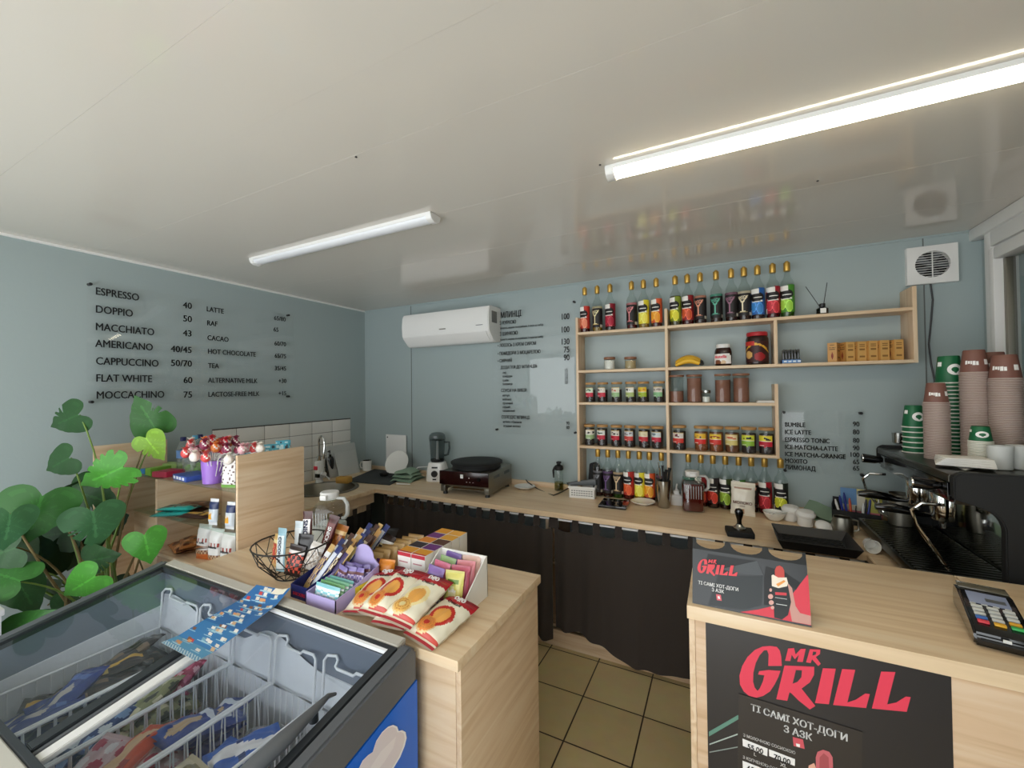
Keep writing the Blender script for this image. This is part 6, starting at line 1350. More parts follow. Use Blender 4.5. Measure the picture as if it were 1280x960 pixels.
for k, (x, y, z_, tl, fl, lab) in enumerate(pl):
    cf = pastry(('#c22a20', '#e0883c') if fl.startswith('red') else ('#f0dca0', '#e6b45c'))
    t = thing('pastry_bag', 'pastry bag '+lab, 'pastry bag', (x, y, CE+z_), math.radians((10, -2, 6, -3, -8)[k]), 'pastry bags on the counter')
    M = rot('X', tl) @ rot('Y', -6+3*k)
    w_, l_, th_ = 0.115, 0.2, 0.05
    lay(pillow(w_, l_, th_, cf, 44, 64, 0.12, 30+k, lambda u, v: hx('#e6dcc4')), M).build('wrapper', 'printed_foil', t, smooth=60)
    lettering([('ogo', 0.006, 0.064, 0.032, 'CENTER', 0.85, 0.03)], 'letter_white', t, M @ T(0, 0, th_*0.47))
    lettering([('Croissant', 0.004, 0.042, 0.015, 'CENTER', 0.85, 0.01, 0.2)], 'letter_black', t, M @ T(0, 0, th_*0.515))
# water jug on the counter
jug('water_jug', 'clear plastic jug half full of water with a white lid behind the oak panel', (-1.60, 1.30, CE), 0.3, 0.062, 0.245, 0.10, 'frosted')
b = MB(); b.lathe([(0.03, 0), (0.05, 0.004), (0.06, 0.03), (0.058, 0.03), (0.045, 0.006), (0.001, 0.005)], 24)
tag(b.build('glass_dish', 'frosted', loc=(-1.46, 1.33, CE)), 'low clear plastic dish on the counter beside the water jug', 'dish')

# ---------------------------------------------------------------- goods in the display case
SZ1, SZ2, SZ3 = 1.1555, 0.959, 0.763
for k, (px, cap, lab) in enumerate(((229, 'navy_card', 'water bottle with dark blue cap, nearest the plant, on the glass shelf'), (244, 'cap_cyan', 'water bottle with cyan cap behind the sweets on the glass shelf'), (250, 'navy_card', 'water bottle with dark cap behind the lollipops on the glass shelf'), (259, 'cap_cyan', 'water bottle with pale blue cap, rightmost behind the lollipops'))):
    if k == 0: mat('cap_cyan', '#5fb4d8', 0.4); mat('water_label', '#6f98d0', 0.5)
    y = (1.26, 1.34, 1.38, 1.36)[k]; p = P(px, 560, 1, y)
    t = thing('water_bottle', lab, 'bottle', (p.x, y, SZ1), 0, 'water bottles on the display case')
    MB().lathe([(0.002, 0.004), (0.026, 0), (0.031, 0.006), (0.031, 0.06), (0.029, 0.07), (0.031, 0.08), (0.031, 0.13), (0.022, 0.155), (0.012, 0.17), (0.012, 0.178)], 18).build('bottle', 'clear_plastic', t)
    MB().lathe([(0.0315, 0.075), (0.0315, 0.12)], 18, cap0=False, cap1=False).build('paper_label', 'water_label', t); MB().lathe([(0.014, 0.172), (0.0145, 0.174), (0.0145, 0.192), (0.013, 0.194)], 14).build('cap', cap, t)
p = P(264, 606, 1, 1.14)
t = thing('lollipop_cup', 'purple plastic cup full of wrapped lollipops on the display case', 'cup', (p.x, 1.15, SZ1))
MB().lathe([(0.04, 0), (0.044, 0.003), (0.052, 0.115), (0.05, 0.115), (0.042, 0.006), (0.001, 0.005)], 26).build('cup', 'purple_plastic', t)
lc = [('#c8283c', 'red'), ('#e0803c', 'orange'), ('#8a2a4c', 'maroon'), ('#e8b0b8', 'pale pink'), ('#d84a4a', 'light red'), ('#efe6dc', 'white')]
cx, cy = p.x, 1.15
for k in range(34):
    a = 2*math.pi*k*0.382; rr = 0.02+0.017*(k % 6)*1.1; c, nm = lc[k % 6]
    x1, y1, z1 = rr*math.cos(a)*2.3+0.045, rr*math.sin(a)*1.2, 0.165+0.04*((k*7) % 5)/4-0.25*rr
    t = thing('lollipop', f'{nm} wrapped lollipop standing in the purple cup', 'lollipop', (cx, cy, SZ1+0.008), 0, f'{nm} lollipops in the purple cup')
    MB().tube([(x1*0.1, y1*0.1, 0.004), (x1*0.35, y1*0.35, 0.112), (x1*0.95, y1*0.95, z1-0.012)], 0.0018, 6).build('stick', 'paper_white', t)
    q = MB(); A = hx(c)
    q.grid(14, 9, lambda u, v: Vector((x1+0.019*math.sin(math.pi*v)*math.cos(2*math.pi*u)*(1+0.12*math.sin(14*u)), y1+0.019*math.sin(math.pi*v)*math.sin(2*math.pi*u)*(1+0.12*math.sin(14*u)), z1+0.022*math.cos(math.pi*v)*-1)), lambda u, v: A if int(u*10+v*6) % 4 else hx('#f2e8e0'))
    q.build('candy', 'printed_foil', t, smooth=60)
    q = MB(); q.grid(8, 2, lambda u, v: Vector((x1+(0.004+0.014*v)*math.cos(2*math.pi*u), y1+(0.004+0.014*v)*math.sin(2*math.pi*u), z1+0.018+0.012*v+0.004*math.sin(20*u))), lambda u, v: A); q.build('wrapper_twist', 'printed_foil', t)
def pat(u, v): return hx('#7ab04a') if v < 0.1 else (hx('#5a3a34') if math.sin(u*22+v*9)*math.sin(v*30-u*8) > 0.55 else hx('#eeeae6'))
packet('sweets_bag', 'white patterned sweets bag with a green foot beside the purple cup', 'bag', 0.085, 0.125, 0.03, pat, (P(287, 606, 1, 1.125).x-0.005, 1.125, SZ1), 6, 18, 0, None, seed=120)
for k in range(4): packet('sweets_packet', 'cyan sweets packet piled behind the oak side panel', 'packet', 0.07, 0.15, 0.025, wrap('#58b4cc', '#c8e8ee', '#2a3a4a', 'mix', k), (-2.035+0.012*(k % 2), 1.2+0.055*k, SZ1+0.008+0.014*k), 18, 60, 0, None, group='cyan packets by the oak panel', seed=130+k)
for k in range(4): packet('sweets_packet', 'red foil sweets packet piled at the back of the display case', 'packet', 0.07, 0.16, 0.025, wrap('#b8283a', '#e8b04a', '#f0d8d4', 'mix', 9+k), (-2.09+0.01*k, 1.26+0.035*k, SZ1+0.01), 12+4*k, 30-8*k, 6*k-8, None, group='red packets at the back of the display case', seed=140+k)
def flatpack(name, label, cat, px, py, y, w, d, h, z, m, rz=0):
    q = P(px, py, 1, y); o = MB().box(-w/2, w/2, -d/2, d/2, 0, h, bev=0.003).build(name, m, loc=(q.x, y, z)); o.rotation_euler = (0, 0, rz); return tag(o, label, cat)
mat('box_blue', '#3a56a8', 0.4); mat('box_red', '#b82a48', 0.4); mat('box_green', '#7cb83c', 0.4); mat('box_sky', '#2f86c4', 0.4); mat('box_lime', '#a8c878', 0.5)
o = flatpack('biscuit_box', 'flat blue biscuit box with white marks at the front of the glass shelf', 'box', 240, 600, 1.16, 0.17, 0.11, 0.026, SZ1, 'box_blue', -0.1)
b = MB()
for k in range(4): b.box(-0.07+0.036*k, -0.05+0.036*k+0.004*(k % 2), -0.0562, -0.0551, 0.006, 0.02)
b.build('marking', 'letter_white', o)
flatpack('sweets_pack', 'red sweets pack lying left of the flat blue box', 'pack', 211, 597, 1.15, 0.10, 0.10, 0.03, SZ1, 'box_red', 0.25)
flatpack('sweets_pack', 'bright green sweets pack lying at the plant end of the glass shelf', 'pack', 198, 593, 1.15, 0.05, 0.10, 0.04, SZ1, 'box_green', 0.1)
flatpack('sweets_pack', 'small blue pack at the very plant end of the glass shelf', 'pack', 189, 591, 1.15, 0.05, 0.08, 0.028, SZ1, 'box_sky', 0.0)
flatpack('sweets_pack', 'long pale green pack lying behind the red one on the glass shelf', 'pack', 220, 586, 1.27, 0.22, 0.07, 0.035, SZ1, 'box_lime', 0.15)
t = thing('glass_jar', 'upturned clear plastic tub of green sweets behind the flat blue box', 'tub', (P(243, 575, 1, 1.25).x, 1.25, SZ1+0.0))
MB().lathe([(0.05, 0), (0.054, 0.004), (0.054, 0.1), (0.05, 0.106)], 24).build('tub', 'clear_plastic', t); MB().lathe([(0.052, 0.106), (0.056, 0.108), (0.056, 0.122), (0.05, 0.125)], 24).build('lid', 'water_label', t)
for k in range(6): MB().sphere((0.03*math.cos(k), 0.03*math.sin(k), 0.022+0.008*(k % 3)), 0.016).build('sweet', 'box_green', t)
packet('sweets_bag', 'clear bag of white sweets near the plant on the glass shelf', 'bag', 0.11, 0.15, 0.04, wrap('#d8d6d2', '#b8a48c', '#f2f0ee', 'mix', 5), (P(186, 590, 1, 1.22).x, 1.22, SZ1), 6, 10, 0, None, seed=150)
# middle shelf
for k, (px, dz, rz, c1, c2, lab) in enumerate(((204, 0, 20, '#1f9a94', '#3a1c1a', 'teal and brown chocolate wrapper lying leftmost on the middle glass shelf'), (214, 0.022, 8, '#2aa8a0', '#3c241c', 'teal and brown chocolate wrapper lying on top of another'), (226, 0.0, -8, '#4a2c20', '#2a1a14', 'dark brown chocolate wrapper on the middle glass shelf'), (238, 0.022, 14, '#5a3a2a', '#7a4a30', 'brown chocolate wrapper on top on the middle glass shelf'), (244, 0, -4, '#3a1e16', '#d8a848', 'dark wrapper with a gold picture on the middle glass shelf'))):
    yy = (1.13, 1.15, 1.2, 1.22, 1.16)[k]; q = P(px+4, 640, 1, yy); t = thing('chocolate_wrapper', lab, 'chocolate', (max(q.x, -2.57), yy, SZ2+0.014+dz), math.radians(-70+rz))
    pillow(0.085, 0.19, 0.025, wrap(c1, c2, c2, 'stripe' if k < 2 else 'blob', k), 12, 16, 0.15, 160+k).build('wrapper', 'printed_foil', t, smooth=60)
def gel(u, v): return hx('#23305e') if 0.62 < v < 0.9 else (hx('#e8e8ea') if v > 0.9 or v < 0.12 else (hx('#e8a838') if 0.2 < v < 0.5 and u < 0.6 else hx('#d4dce4')))
for k, px in enumerate((266, 287)): packet('bar_pack', ['white and navy snack pack standing upright, left of two, on the middle shelf', 'white and navy snack pack standing upright beside the oak side panel'][k], 'pack', 0.055, 0.125, 0.03, gel, (P(px, 660, 1, 1.13).x, 1.13, SZ2), 5, 10, 0, ('gel', 0.018), 'letter_white', seed=170+k)
# bottom shelf
def nut(u, v):
    if v > 0.93: return hx('#dcd8d2')
    if v < 0.14: return hx('#c4662a')
    if v < 0.3: return hx('#7a4a2c') if math.sin(u*30)*math.sin(v*60) > 0 else hx('#c8a884')
    if 0.5 < v < 0.6 and int(u*9) % 2: return hx('#a8483a')
    return hx('#e8e6e2')
for k, px in enumerate((253, 271, 289)): packet('nut_bag', ['white nut bag standing at the left of three on the bottom shelf', 'white nut bag standing in the middle of three on the bottom shelf', 'white nut bag standing against the oak side panel'][k], 'bag', 0.085, 0.17, 0.04, nut, (P(px, 690, 1, 1.15).x, 1.15-0.01*k, SZ3), 6, 12, 0, ('Nutsvia', 0.016), 'letter_black', seed=180+k)
for k, px in enumerate((205, 222, 238)):
    q = P(px, 700, 1, 1.15); t = thing('snack_bag', ['brown snack bag lying leftmost on the bottom shelf of the case', 'brown snack bag lying in the middle on the bottom shelf', 'brown snack bag lying next to the white nut bags'][k], 'bag', (max(q.x, -2.56)+0.04*k, 1.17+0.02*k, SZ3+0.024+0.02*k), math.radians(75-10*k))
    pillow(0.12, 0.19, 0.04, wrap('#a86a3a', '#5a2e1c', '#d8a070', 'mix', 40+k), 14, 18, 0.2, 190+k).build('wrapper', 'printed_foil', t, smooth=60)
# ---------------------------------------------------------------- poster and price sheet on the front counter
PYL = KY0+0.0105
pt = thing('poster', 'large black poster with red MR GRILL lettering on the front counter', 'poster', (0, 0, 0))
a, c = P(882, 781, 1, PYL), P(1189, 845, 1, PYL)
MB().box(a.x, c.x, PYL, PYL+0.0014, 0.18, (a.z+c.z)/2+0.002).build('sheet', 'poster_black', pt)
MF = T(0, PYL, 0) @ frame((0, 0, 0), (1, 0, 0), (0, 0, 1))
def fp(pts, ox=910, oy=790, s=1280/240): return [on_plane(ox+x/s, oy+y/s, MF) for x, y in pts]
RC, BC = '#e23a52', '#2b2727'
logo = [
 ([(358, 225), (355, 165), (345, 122), (325, 98), (280, 92), (230, 96), (180, 118), (130, 165), (95, 225), (76, 290), (80, 350), (105, 395), (140, 425), (190, 437), (235, 425), (280, 395), (310, 350), (335, 300), (350, 258), (270, 252), (208, 260), (200, 282), (242, 288), (232, 330), (212, 375), (197, 392), (178, 370), (167, 330), (169, 270), (185, 205), (210, 155), (240, 122), (260, 120), (271, 150), (268, 225)], RC),
 ([(376, 222), (575, 230), (573, 285), (545, 335), (490, 376), (582, 492), (545, 515), (470, 455), (425, 410), (410, 400), (395, 457), (322, 447)], RC),
 ([(632, 240), (718, 243), (672, 480), (580, 472)], RC), ([(760, 245), (848, 250), (795, 468), (850, 450), (915, 408), (945, 412), (920, 505), (700, 485)], RC),
 ([(1020, 262), (1115, 265), (1060, 480), (1120, 468), (1185, 428), (1217, 432), (1190, 530), (958, 508)], RC),
 ([(400, 108), (440, 105), (450, 148), (485, 110), (518, 110), (498, 198), (460, 196), (472, 150), (445, 180), (424, 150), (415, 192), (380, 190)], RC),
 ([(545, 112), (615, 115), (612, 145), (585, 165), (618, 210), (600, 225), (560, 180), (550, 205), (520, 200)], RC),
 ([(452, 252), (492, 254), (488, 300), (462, 330), (430, 342)], BC), ([(566, 128), (588, 130), (584, 148), (562, 155)], BC)]
poly_print([(fp(p_), c_) for p_, c_ in logo], pt, MF, 'red_lettering', label='red brush lettering')
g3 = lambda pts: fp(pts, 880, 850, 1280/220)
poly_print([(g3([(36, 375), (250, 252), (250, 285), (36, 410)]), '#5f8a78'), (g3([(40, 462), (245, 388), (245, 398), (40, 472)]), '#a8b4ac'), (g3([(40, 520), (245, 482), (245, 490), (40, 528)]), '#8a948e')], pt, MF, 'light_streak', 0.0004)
# price sheet taped on top, slightly crooked
ps = thing('price_sheet', 'dark hot dog price sheet taped over the lower part of the poster', 'price sheet', (0, 0, 0))
MS = T(0, PYL-0.0024, 0) @ frame((0, 0, 0), (1, 0, 0), (0, 0, 1))
A = on_plane(923.5, 867, MS); B_ = on_plane(1078, 915, MS); dx = Vector((B_[0]-A[0], B_[1]-A[1], 0)); dx.normalize()
MS = MS @ T(A[0], A[1], 0) @ Matrix(((dx.x, -dx.y, 0, 0), (dx.y, dx.x, 0, 0), (0, 0, 1, 0), (0, 0, 0, 1)))
wS = math.hypot(B_[0]-A[0], B_[1]-A[1])
mat('sheet_dark', '#342e2b', 0.3)
b = MB(); b.box(0, wS, -0.42, 0, -0.0004, 0.0); b.v = [MS @ v for v in b.v]; b.build('sheet', 'sheet_dark', ps)
def sp2(px, py): return on_plane(880+px/5.818, 850+py/5.818, MS)
x0, y0_ = sp2(345, 228); x1, y1_ = sp2(1040, 440); hgt = (sp2(350, 178)[1]-sp2(352, 232)[1])
L = [('ТІ САМІ ХОТ-ДОГИ', (x0+x1)/2, (y0_+y1_)/2, 0.0245, 'CENTER', 0.88, 0.022), ('З АЗК', *sp2(680, 408), 0.0245, 'CENTER', 0.88, 0.022)]
x, y = sp2(285, 400); L.append(('З МОЛОЧНОЮ СОСИСКОЮ', x, y-0.003, 0.0105, 'LEFT', 0.82, 0.015)); x, y = sp2(282, 560); L.append(('З КОПЧЕНОЮ СОСИСКОЮ', x, y-0.003, 0.0105, 'LEFT', 0.82, 0.015))
x, y = sp2(370, 552); L.append(('L', x, y, 0.012, 'CENTER', 1, 0.02)); x, y = sp2(578, 632); L.append(('XL', x, y, 0.012, 'CENTER', 1, 0.02))
lettering(L, 'letter_white', ps, MS)
def quad(p_, q_, r_, s_): return [sp2(*p_), sp2(*q_), sp2(*r_), sp2(*s_)]
hd = [(quad((280, 425), (462, 498), (460, 555), (282, 478)), '#eeeae6'), (quad((472, 502), (662, 575), (660, 625), (474, 552)), '#eeeae6'), (quad((280, 585), (462, 655), (460, 712), (282, 640)), '#eeeae6'), (quad((472, 662), (662, 732), (660, 782), (474, 712)), '#eeeae6'),
 (quad((645, 412), (720, 432), (732, 500), (652, 478)), '#d0525c'), (quad((668, 458), (698, 466), (696, 488), (672, 480)), '#eeeae6'),
 ([sp2(*k) for k in ((815, 690), (812, 560), (825, 520), (865, 505), (910, 520), (935, 560), (940, 690))], '#c8646a'), ([sp2(*k) for k in ((838, 690), (840, 560), (870, 530), (905, 560), (912, 690))], '#a84c50'),
 ([sp2(*k) for k in ((755, 760), (760, 620), (800, 600), (815, 640), (940, 650), (985, 660), (990, 780))], '#e0a890'), ([sp2(*k) for k in ((775, 900), (800, 700), (960, 705), (975, 900))], '#26201f')]
poly_print(hd, ps, MS, 'printed_design', 0.0003)
x, y = sp2(372, 497); L2 = [('55.00', x, y-0.007, 0.019, 'CENTER', 0.88, 0.015)]; x, y = sp2(567, 573); L2.append(('70.00', x, y-0.007, 0.019, 'CENTER', 0.88, 0.015)); x, y = sp2(372, 655); L2.append(('65.00', x, y-0.007, 0.019, 'CENTER', 0.88, 0.015)); x, y = sp2(567, 730); L2.append(('80.00', x, y-0.007, 0.019, 'CENTER', 0.88, 0.015))
lettering(L2, 'letter_black', ps, MS @ T(0, 0, 0.0012), 'price_figures')

# ---------------------------------------------------------------- black tent card on the counter
tt = thing('tent_card', 'black folded MR GRILL card with scalloped top standing on the front counter', 'sign', (0, 0, 0))
p0 = P(865.5, 754, 2, KZ+0.001); p1 = P(1014.5, 784, 2, KZ+0.001); y_b = (p0.y+p1.y)/2
fy = y_b+0.05; f0 = P(866, 687, 1, fy); f1 = P(1008, 706, 1, fy); fz_ = (f0.z+f1.z)/2
xa, xb = p0.x, p1.x; Lh = math.hypot(fy-y_b, fz_-KZ)
MT = Matrix.Translation((xa, y_b, KZ+0.001)) @ frame((0, 0, 0), (1, 0, 0), (0, fy-y_b, fz_-KZ)); wT = xb-xa
b = MB(); b.box(0, wT, 0, Lh, -0.0015, 0); b.v = [MT @ v for v in b.v]; b.build('front_panel', 'tent_black', tt)
sc_ = [(0, 0)]
for k in range(3):
    for i in range(11):
        a_ = math.pi*i/10; sc_.append((wT*((k+0.5)/3)-wT/6*0.86*math.cos(a_), 0.032-0.026*math.sin(a_)**0.8))
    sc_.append((wT*(k+1)/3 if k < 2 else wT, 0.033))
sc_.insert(1, (0, 0.033)); sc_.append((wT, 0))
MT2 = Matrix.Translation((xa, fy, fz_+0.001)) @ frame((0, 0, 0), (1, 0, 0), (0, 0.5, 0.8))
b = MB(); b.prism(sc_[::-1], 0.0015, M=MT2 @ T(0, 0, -0.0015)); b.build('scalloped_edge', 'tent_black', tt)
b = MB(); b.box(0, wT, 0, math.hypot(0.09, fz_-KZ), 0, 0.0015); MB3 = Matrix.Translation((xa, fy+0.09, KZ+0.001)) @ frame((0, 0, 0), (1, 0, 0), (0, -0.086, fz_-KZ-0.002)); b.v = [MB3 @ v for v in b.v]; b.build('back_panel', 'tent_black', tt)
def tp2(px, py): return on_plane(860+px/8, 670+py/8, MT)
# the small red logo re-uses the traced letters
def small(pts): # logo box of the poster (76..1217, 92..530) to the card (95..495, 235..410)
    return [tp2(95+(x-76)/1141*400, 232+(y-92)/438*178+ (x-76)/1141*-8) for x, y in pts]
art = [([tp2(*k) for k in ((200, 178), (560, 235), (690, 248), (760, 390), (755, 400), (500, 372), (300, 350), (180, 260))], '#1a1c1e'), ([tp2(*k) for k in ((330, 330), (640, 260), (690, 248), (755, 395), (620, 385), (480, 372))], '#4a4d50'), ([tp2(*k) for k in ((300, 390), (750, 402), (735, 690), (560, 740), (200, 690), (270, 470))], '#2f3335'),
 ([tp2(*k) for k in ((520, 760), (700, 735), (850, 700), (1000, 640), (1090, 520), (1200, 380), (1228, 810), (1232, 895), (700, 790))], '#d83a4a'), ([tp2(*k) for k in ((780, 300), (980, 370), (1125, 470), (1080, 540), (1000, 480), (1010, 700), (760, 690), (760, 420))], '#17181a'),
 ([tp2(*k) for k in ((998, 470), (1040, 520), (1075, 700), (1120, 770), (1230, 800), (1232, 890), (1040, 855), (1000, 640))], '#c89488'),
 ([tp2(*k) for k in ((870, 420), (868, 340), (885, 305), (915, 295), (945, 312), (962, 345), (965, 430))], '#c4453c'), ([tp2(*k) for k in ((835, 395), (850, 385), (900, 415), (985, 415), (1000, 470), (985, 520), (900, 520), (838, 500))], '#efe0cc'), ([tp2(*k) for k in ((880, 480), (960, 440), (975, 455), (900, 505))], '#e89a48'),
 ([tp2(*k) for k in ((838, 500), (900, 522), (1000, 500), (1030, 660), (1000, 790), (940, 835), (862, 815), (855, 640))], '#1e2022'), ([tp2(*k) for k in ((870, 560), (985, 568), (985, 595), (872, 588))], '#d03a44'), ([tp2(*k) for k in ((872, 612), (990, 630), (990, 634), (872, 616))], '#dcdcd8'), ([tp2(*k) for k in ((880, 675), (990, 692), (990, 698), (880, 681))], '#dcdcd8')]
for (cx_, cy_, rx_, ry_) in ((826, 540, 14, 18), (825, 605, 26, 26), (832, 665, 26, 24), (845, 715, 18, 18)): art.append(([tp2(cx_+rx_*math.cos(q), cy_+ry_*math.sin(q)) for q in [2*math.pi*k/10 for k in range(10)]], '#d8a498'))
art += [([tp2(*k) for k in ((280, 580), (328, 588), (338, 648), (288, 640))], '#d8606a'), ([tp2(*k) for k in ((296, 600), (316, 603), (322, 630), (300, 626))], '#efe9e6')]
poly_print(art, tt, MT, 'printed_design', 0.0003)
poly_print([(small(p_), '#e0444e') for p_, c_ in logo[:7]], tt, MT @ T(0, 0, 0.0035), 'red_lettering')
x, y = tp2(300, 515); xx, yy = tp2(298, 562)
lettering([('ТІ САМІ ХОТ-ДОГИ', x, y, 0.0125, 'CENTER', 0.85, 0.02), ('З АЗК', xx, yy, 0.0125, 'CENTER', 0.88, 0.02)], 'letter_white', tt, MT @ T(0, 0, 0.003))

# ---------------------------------------------------------------- card payment terminal
q0 = P(1216, 806, 2, KZ); q1 = P(1206, 731, 2, KZ+0.02)
ang = math.atan2(q1.y-q0.y, q1.x-q0.x)-math.pi/2+0.12
t = thing('card_terminal', 'black card payment terminal with coloured keys on the front counter', 'card terminal', (q0.x+0.002, q0.y, KZ+0.0008), ang)
w, d = 0.1, 0.24
b = MB(); b.prism([(0, 0), (d, 0), (d+0.006, 0.03), (d-0.004, 0.062), (0.19, 0.066), (0.03, 0.040), (0.0, 0.03), (-0.004, 0.014)], w, M=T(0, 0, 0) @ frame((0, 0, 0), (0, 1, 0), (0, 0, 1)), bev=0.005)
b.build('body', 'black_gloss', t)
mat('screen_grey', '#7f869a', 0.25, emit=('#6c7488', 0.25)); mat('printer_cover', '#6b675a', 0.15); mat('key_white', '#cfd0cc', 0.4); mat('key_red', '#d8404c', 0.4); mat('key_yellow', '#e0a830', 0.4); mat('key_green', '#3fae5c', 0.4); mat('key_blue', '#4a76c0', 0.4)
MK = T(0, 0.03, 0.0406) @ frame((0, 0, 0), (1, 0, 0), (0, 0.16, 0.026))
MB().box(0.014, w-0.014, 0.095, 0.15, 0, 0.0012, bev=0.0005, M=MK).build('screen', 'screen_grey', t)
MB().box(0.045, w-0.02, 0.11, 0.125, 0.0013, 0.0016, M=MK).build('screen_field', 'grey_plastic', t)
MB().box(0.004, w-0.004, 0.193, d-0.006, 0.0655, 0.069, bev=0.002).build('printer_cover', 'printer_cover', t)
cols = [['key_red', 'key_blue', 'key_white', 'key_white', 'key_white'], ['key_yellow', 'key_white', 'key_white', 'key_white', 'key_white'], ['key_green', 'key_yellow', 'key_white', 'key_white', 'key_white']]
for i in range(3):
    for j in range(5): MB().box(0.013+0.027*i, 0.033+0.027*i, 0.006+0.0165*j, 0.0165+0.0165*j, 0, 0.005, bev=0.0018, M=MK).build('key', cols[i][j], t, {'key_red': 'red key', 'key_yellow': 'yellow key', 'key_green': 'green key', 'key_blue': 'blue key'}.get(cols[i][j]))
for i in range(4): MB().box(0.013+0.02*i, 0.024+0.02*i, 0.089, 0.092, 0, 0.003, bev=0.0008, M=MK).build('soft_key', 'key_white', t)
MB().box(0.012, w-0.012, -0.006, -0.002, 0.017, 0.021).build('card_slot', 'black_matt', t)
MB().box(0.045, 0.058, -0.0062, -0.0035, 0.024, 0.031).build('card_symbol', 'key_white', t)

# ---------------------------------------------------------------- potted monstera by the left wall
pr = P(62, 778, 0, -2.66)
pl = thing('monstera_plant', 'large monstera plant with split green leaves beside the freezer', 'plant', (-2.62, 0.86, 0.0))
o0 = Vector((-2.62, 0.86, 0.0))
MB().add(*sqlathe([(0.15, 0.15, 0.0), (0.155, 0.155, 0.01), (0.2, 0.2, 0.5), (0.205, 0.205, 0.51), (0.19, 0.19, 0.51), (0.185, 0.185, 0.46)], 6, 32)).build('pot', 'white_plastic', pl)
MB().lathe([(0.16, 0.465), (0.08, 0.475), (0.001, 0.48)], 20).build('soil', 'soil', pl)
rp_ = random.Random(3)
def monstera(px, py, L, Wd, ang, far, shade, splits, tilt, seed, stem_to=None):
    dist = 0
    r = random.Random(seed); d = (RGT*((px-640)/F) - UPV*((py-480)/F) + FWD); dist = (-2.32-(far-2.05)*1.15)/d.x; c = CAM + d*dist
    k = dist/F; l, w = L*k, Wd*k
    a = math.radians(ang); ax = (RGT*math.cos(a)+UPV*math.sin(a)).normalized(); nrm = (-d).normalized()
    side = ax.cross(nrm).normalized(); Q = Matrix.Rotation(math.radians(tilt), 3, ax) @ Matrix.Rotation(math.radians(r.uniform(-18, 18)), 3, side)
    ax = Q @ ax; side = Q @ side; nrm = side.cross(ax)
    # heart outline by angle from the stalk point, base at the back
    n = 72; rings = 7; vs = []; fs = []; cs = []
    slots = [r.uniform(0.5, 0.8), r.uniform(0.95, 1.25), r.uniform(1.4, 1.7)] if splits else []
    if splits > 1: slots += [1.95, 2.25]
    HO = [(0, 0.55), (0.09, 0.43), (0.23, 0.26), (0.36, 0.08), (0.45, -0.1), (0.47, -0.25), (0.40, -0.37), (0.27, -0.44), (0.13, -0.42), (0.05, -0.34), (0, -0.27)]
    HA = [(math.atan2(x, y), math.hypot(x, y)) for x, y in HO]
    def rad(t):                     # t: 0 at the tip, pi at the notch of the heart
        at = abs(t); rr = HA[-1][1]
        for (a0, r0), (a1, r1) in zip(HA, HA[1:]):
            if a0 <= at <= a1: rr = r0+(r1-r0)*(at-a0)/(a1-a0); break
        for s_ in slots:
            q = abs(at-s_)/0.06
            if q < 1 and (splits > 1 or t > 0): rr *= (0.74+0.26*q*q) if splits > 1 else (0.5+0.5*q*q)
        return rr
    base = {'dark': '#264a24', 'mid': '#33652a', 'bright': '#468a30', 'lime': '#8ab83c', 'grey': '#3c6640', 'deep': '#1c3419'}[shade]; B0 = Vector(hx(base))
    def pt(rr, t):
        v_ = rr*math.cos(t); u_ = rr*math.sin(t); z = -0.10*l*((v_)**2)*1.6+0.16*w*abs(u_)**1.5*(-0.6)+0.05*l*(0.5-abs(u_))*0.3+0.012*l*math.sin(9*abs(u_)-5*v_)
        return c+ax*(v_*l*1.05)+side*(u_*w*1.1)+nrm*z-o0
    for j in range(rings+1):
        for i in range(n+1):
            t = -math.pi+2*math.pi*i/n; vs.append(pt(rad(t)*j/rings, t))
    for j in range(rings):
        for i in range(n):
            t = -math.pi+2*math.pi*(i+0.5)/n; rr = rad(t)*(j+0.5)/rings; u_, v_ = rr*math.sin(t), rr*math.cos(t)
            vein = abs(u_) < 0.012+0.01*(0.6-v_) or (abs(((v_-abs(u_)*0.7)*7) % 1-0.5) < 0.07 and abs(u_) > 0.02)
            f = 1.5 if vein and abs(u_) < 0.03 else (1.18 if vein else 1.0); cs.append(tuple(min(1, q*f) for q in B0))
            fs.append([j*(n+1)+i, j*(n+1)+i+1, (j+1)*(n+1)+i+1, (j+1)*(n+1)+i])
    b = MB(); b.add(vs, fs, 0, cs); b.build('leaf', 'leaf_green', pl, smooth=70)
    sp_ = pt(0.26, math.pi)
    root = Vector((0.05*math.sin(seed*2.1), 0.05*math.cos(seed*1.7), 0.5)) if stem_to is None else Vector(stem_to)
    mid = (sp_+root)/2-nrm*0.06+Vector((0.05*math.sin(seed), 0.06*math.cos(seed), 0.10))
    pts = [root*(1-u)**2+mid*2*u*(1-u)+(sp_-nrm*0.01)*u*u for u in [k_/10 for k_ in range(11)]]
    MB().tube(pts, [0.007-0.004*u/10 for u in range(11)], 8).build('stem', 'stem_green' if seed % 3 else 'stem_brown', pl, smooth=60)
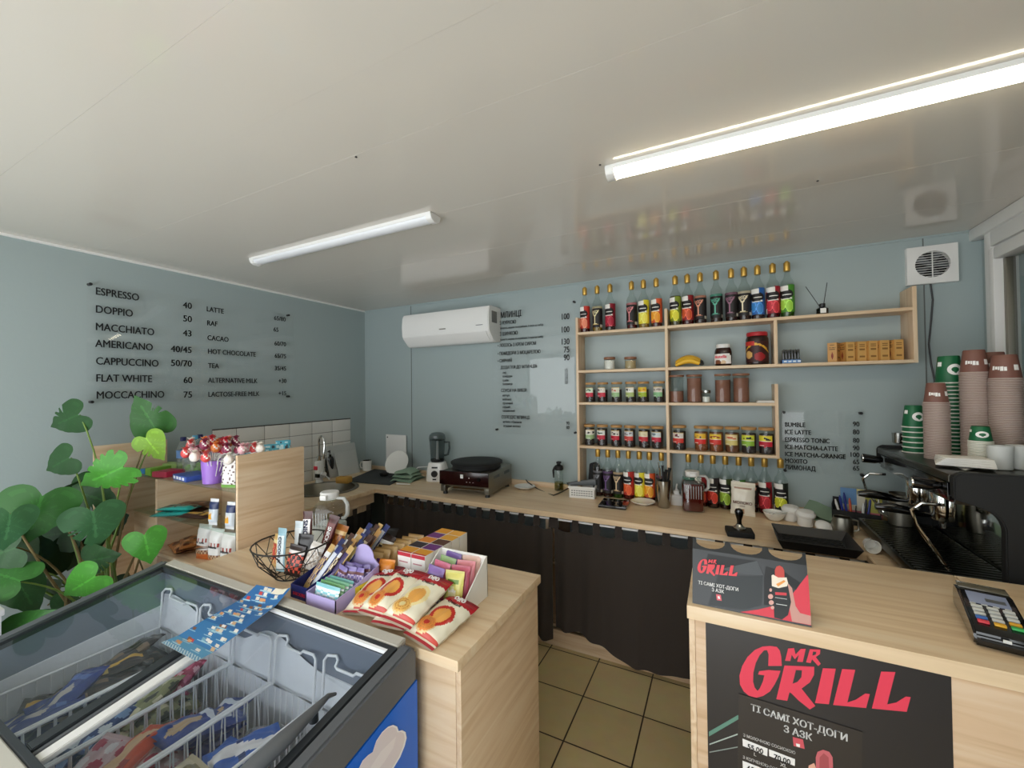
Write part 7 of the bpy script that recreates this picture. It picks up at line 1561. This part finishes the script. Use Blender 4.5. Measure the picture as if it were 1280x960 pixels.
LV = [(85, 524, 66, 42, 200, 2.45, 'dark', 1, 8, 1), (186, 523, 56, 44, 118, 2.35, 'mid', 1, -14, 2), (190, 557, 40, 34, -55, 2.3, 'lime', 1, 18, 3), (76, 578, 52, 40, 205, 2.4, 'dark', 0, 12, 4), (135, 592, 66, 50, 203, 2.25, 'bright', 2, -8, 5),
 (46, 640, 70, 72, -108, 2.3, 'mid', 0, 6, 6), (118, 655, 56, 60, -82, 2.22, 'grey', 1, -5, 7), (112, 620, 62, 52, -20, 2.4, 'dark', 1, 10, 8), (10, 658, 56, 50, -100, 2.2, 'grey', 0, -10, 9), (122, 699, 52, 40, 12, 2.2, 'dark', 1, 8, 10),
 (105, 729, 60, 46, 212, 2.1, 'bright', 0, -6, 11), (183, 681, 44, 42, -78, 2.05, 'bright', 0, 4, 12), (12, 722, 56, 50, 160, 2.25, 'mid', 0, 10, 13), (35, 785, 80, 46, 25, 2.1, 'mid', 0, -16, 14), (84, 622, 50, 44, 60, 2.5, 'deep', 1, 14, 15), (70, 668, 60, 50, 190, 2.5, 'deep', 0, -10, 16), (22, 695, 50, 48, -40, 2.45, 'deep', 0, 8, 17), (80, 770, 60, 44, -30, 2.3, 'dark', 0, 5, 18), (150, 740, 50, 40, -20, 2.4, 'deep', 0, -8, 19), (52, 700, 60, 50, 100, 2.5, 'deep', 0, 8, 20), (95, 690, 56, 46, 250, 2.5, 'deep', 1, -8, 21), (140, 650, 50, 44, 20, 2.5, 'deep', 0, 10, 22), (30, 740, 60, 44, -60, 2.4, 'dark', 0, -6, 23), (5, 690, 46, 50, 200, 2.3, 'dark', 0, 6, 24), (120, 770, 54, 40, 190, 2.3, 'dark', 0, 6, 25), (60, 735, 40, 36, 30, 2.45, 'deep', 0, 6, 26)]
for a_ in LV: monstera(*a_)
for k in range(9):
    a_ = k*0.9; MB().tube([(0.06*math.cos(a_), 0.06*math.sin(a_), 0.48), (0.13*math.cos(a_+0.4), 0.13*math.sin(a_+0.4), 0.62+0.02*k), (0.2*math.cos(a_+0.7), 0.17*math.sin(a_+0.7), 0.66-0.03*(k % 4))], [0.006, 0.005, 0.003], 6).build('aerial_root', 'stem_brown', pl, smooth=60)
# wooden crate panel and pale box glimpsed by the plant
pb = P(7, 770, 0, -2.45)
t = thing('planter_box', 'pale grey ribbed planter box at the left picture edge below the monstera', 'planter', (pb.x-0.02, pb.y-0.19, 0))
b = MB(); b.box(-0.12, 0.12, -0.16, 0.16, 0, pb.z+0.06, bev=0.006)
for k in range(9): b.box(0.118, 0.124, -0.15+0.034*k, -0.134+0.034*k, 0.01, pb.z+0.05)
b.build('body', 'white_plastic', t); MB().box(-0.125, 0.128, -0.165, 0.165, pb.z+0.04, pb.z+0.065, bev=0.004).build('rim', 'white_plastic', t)
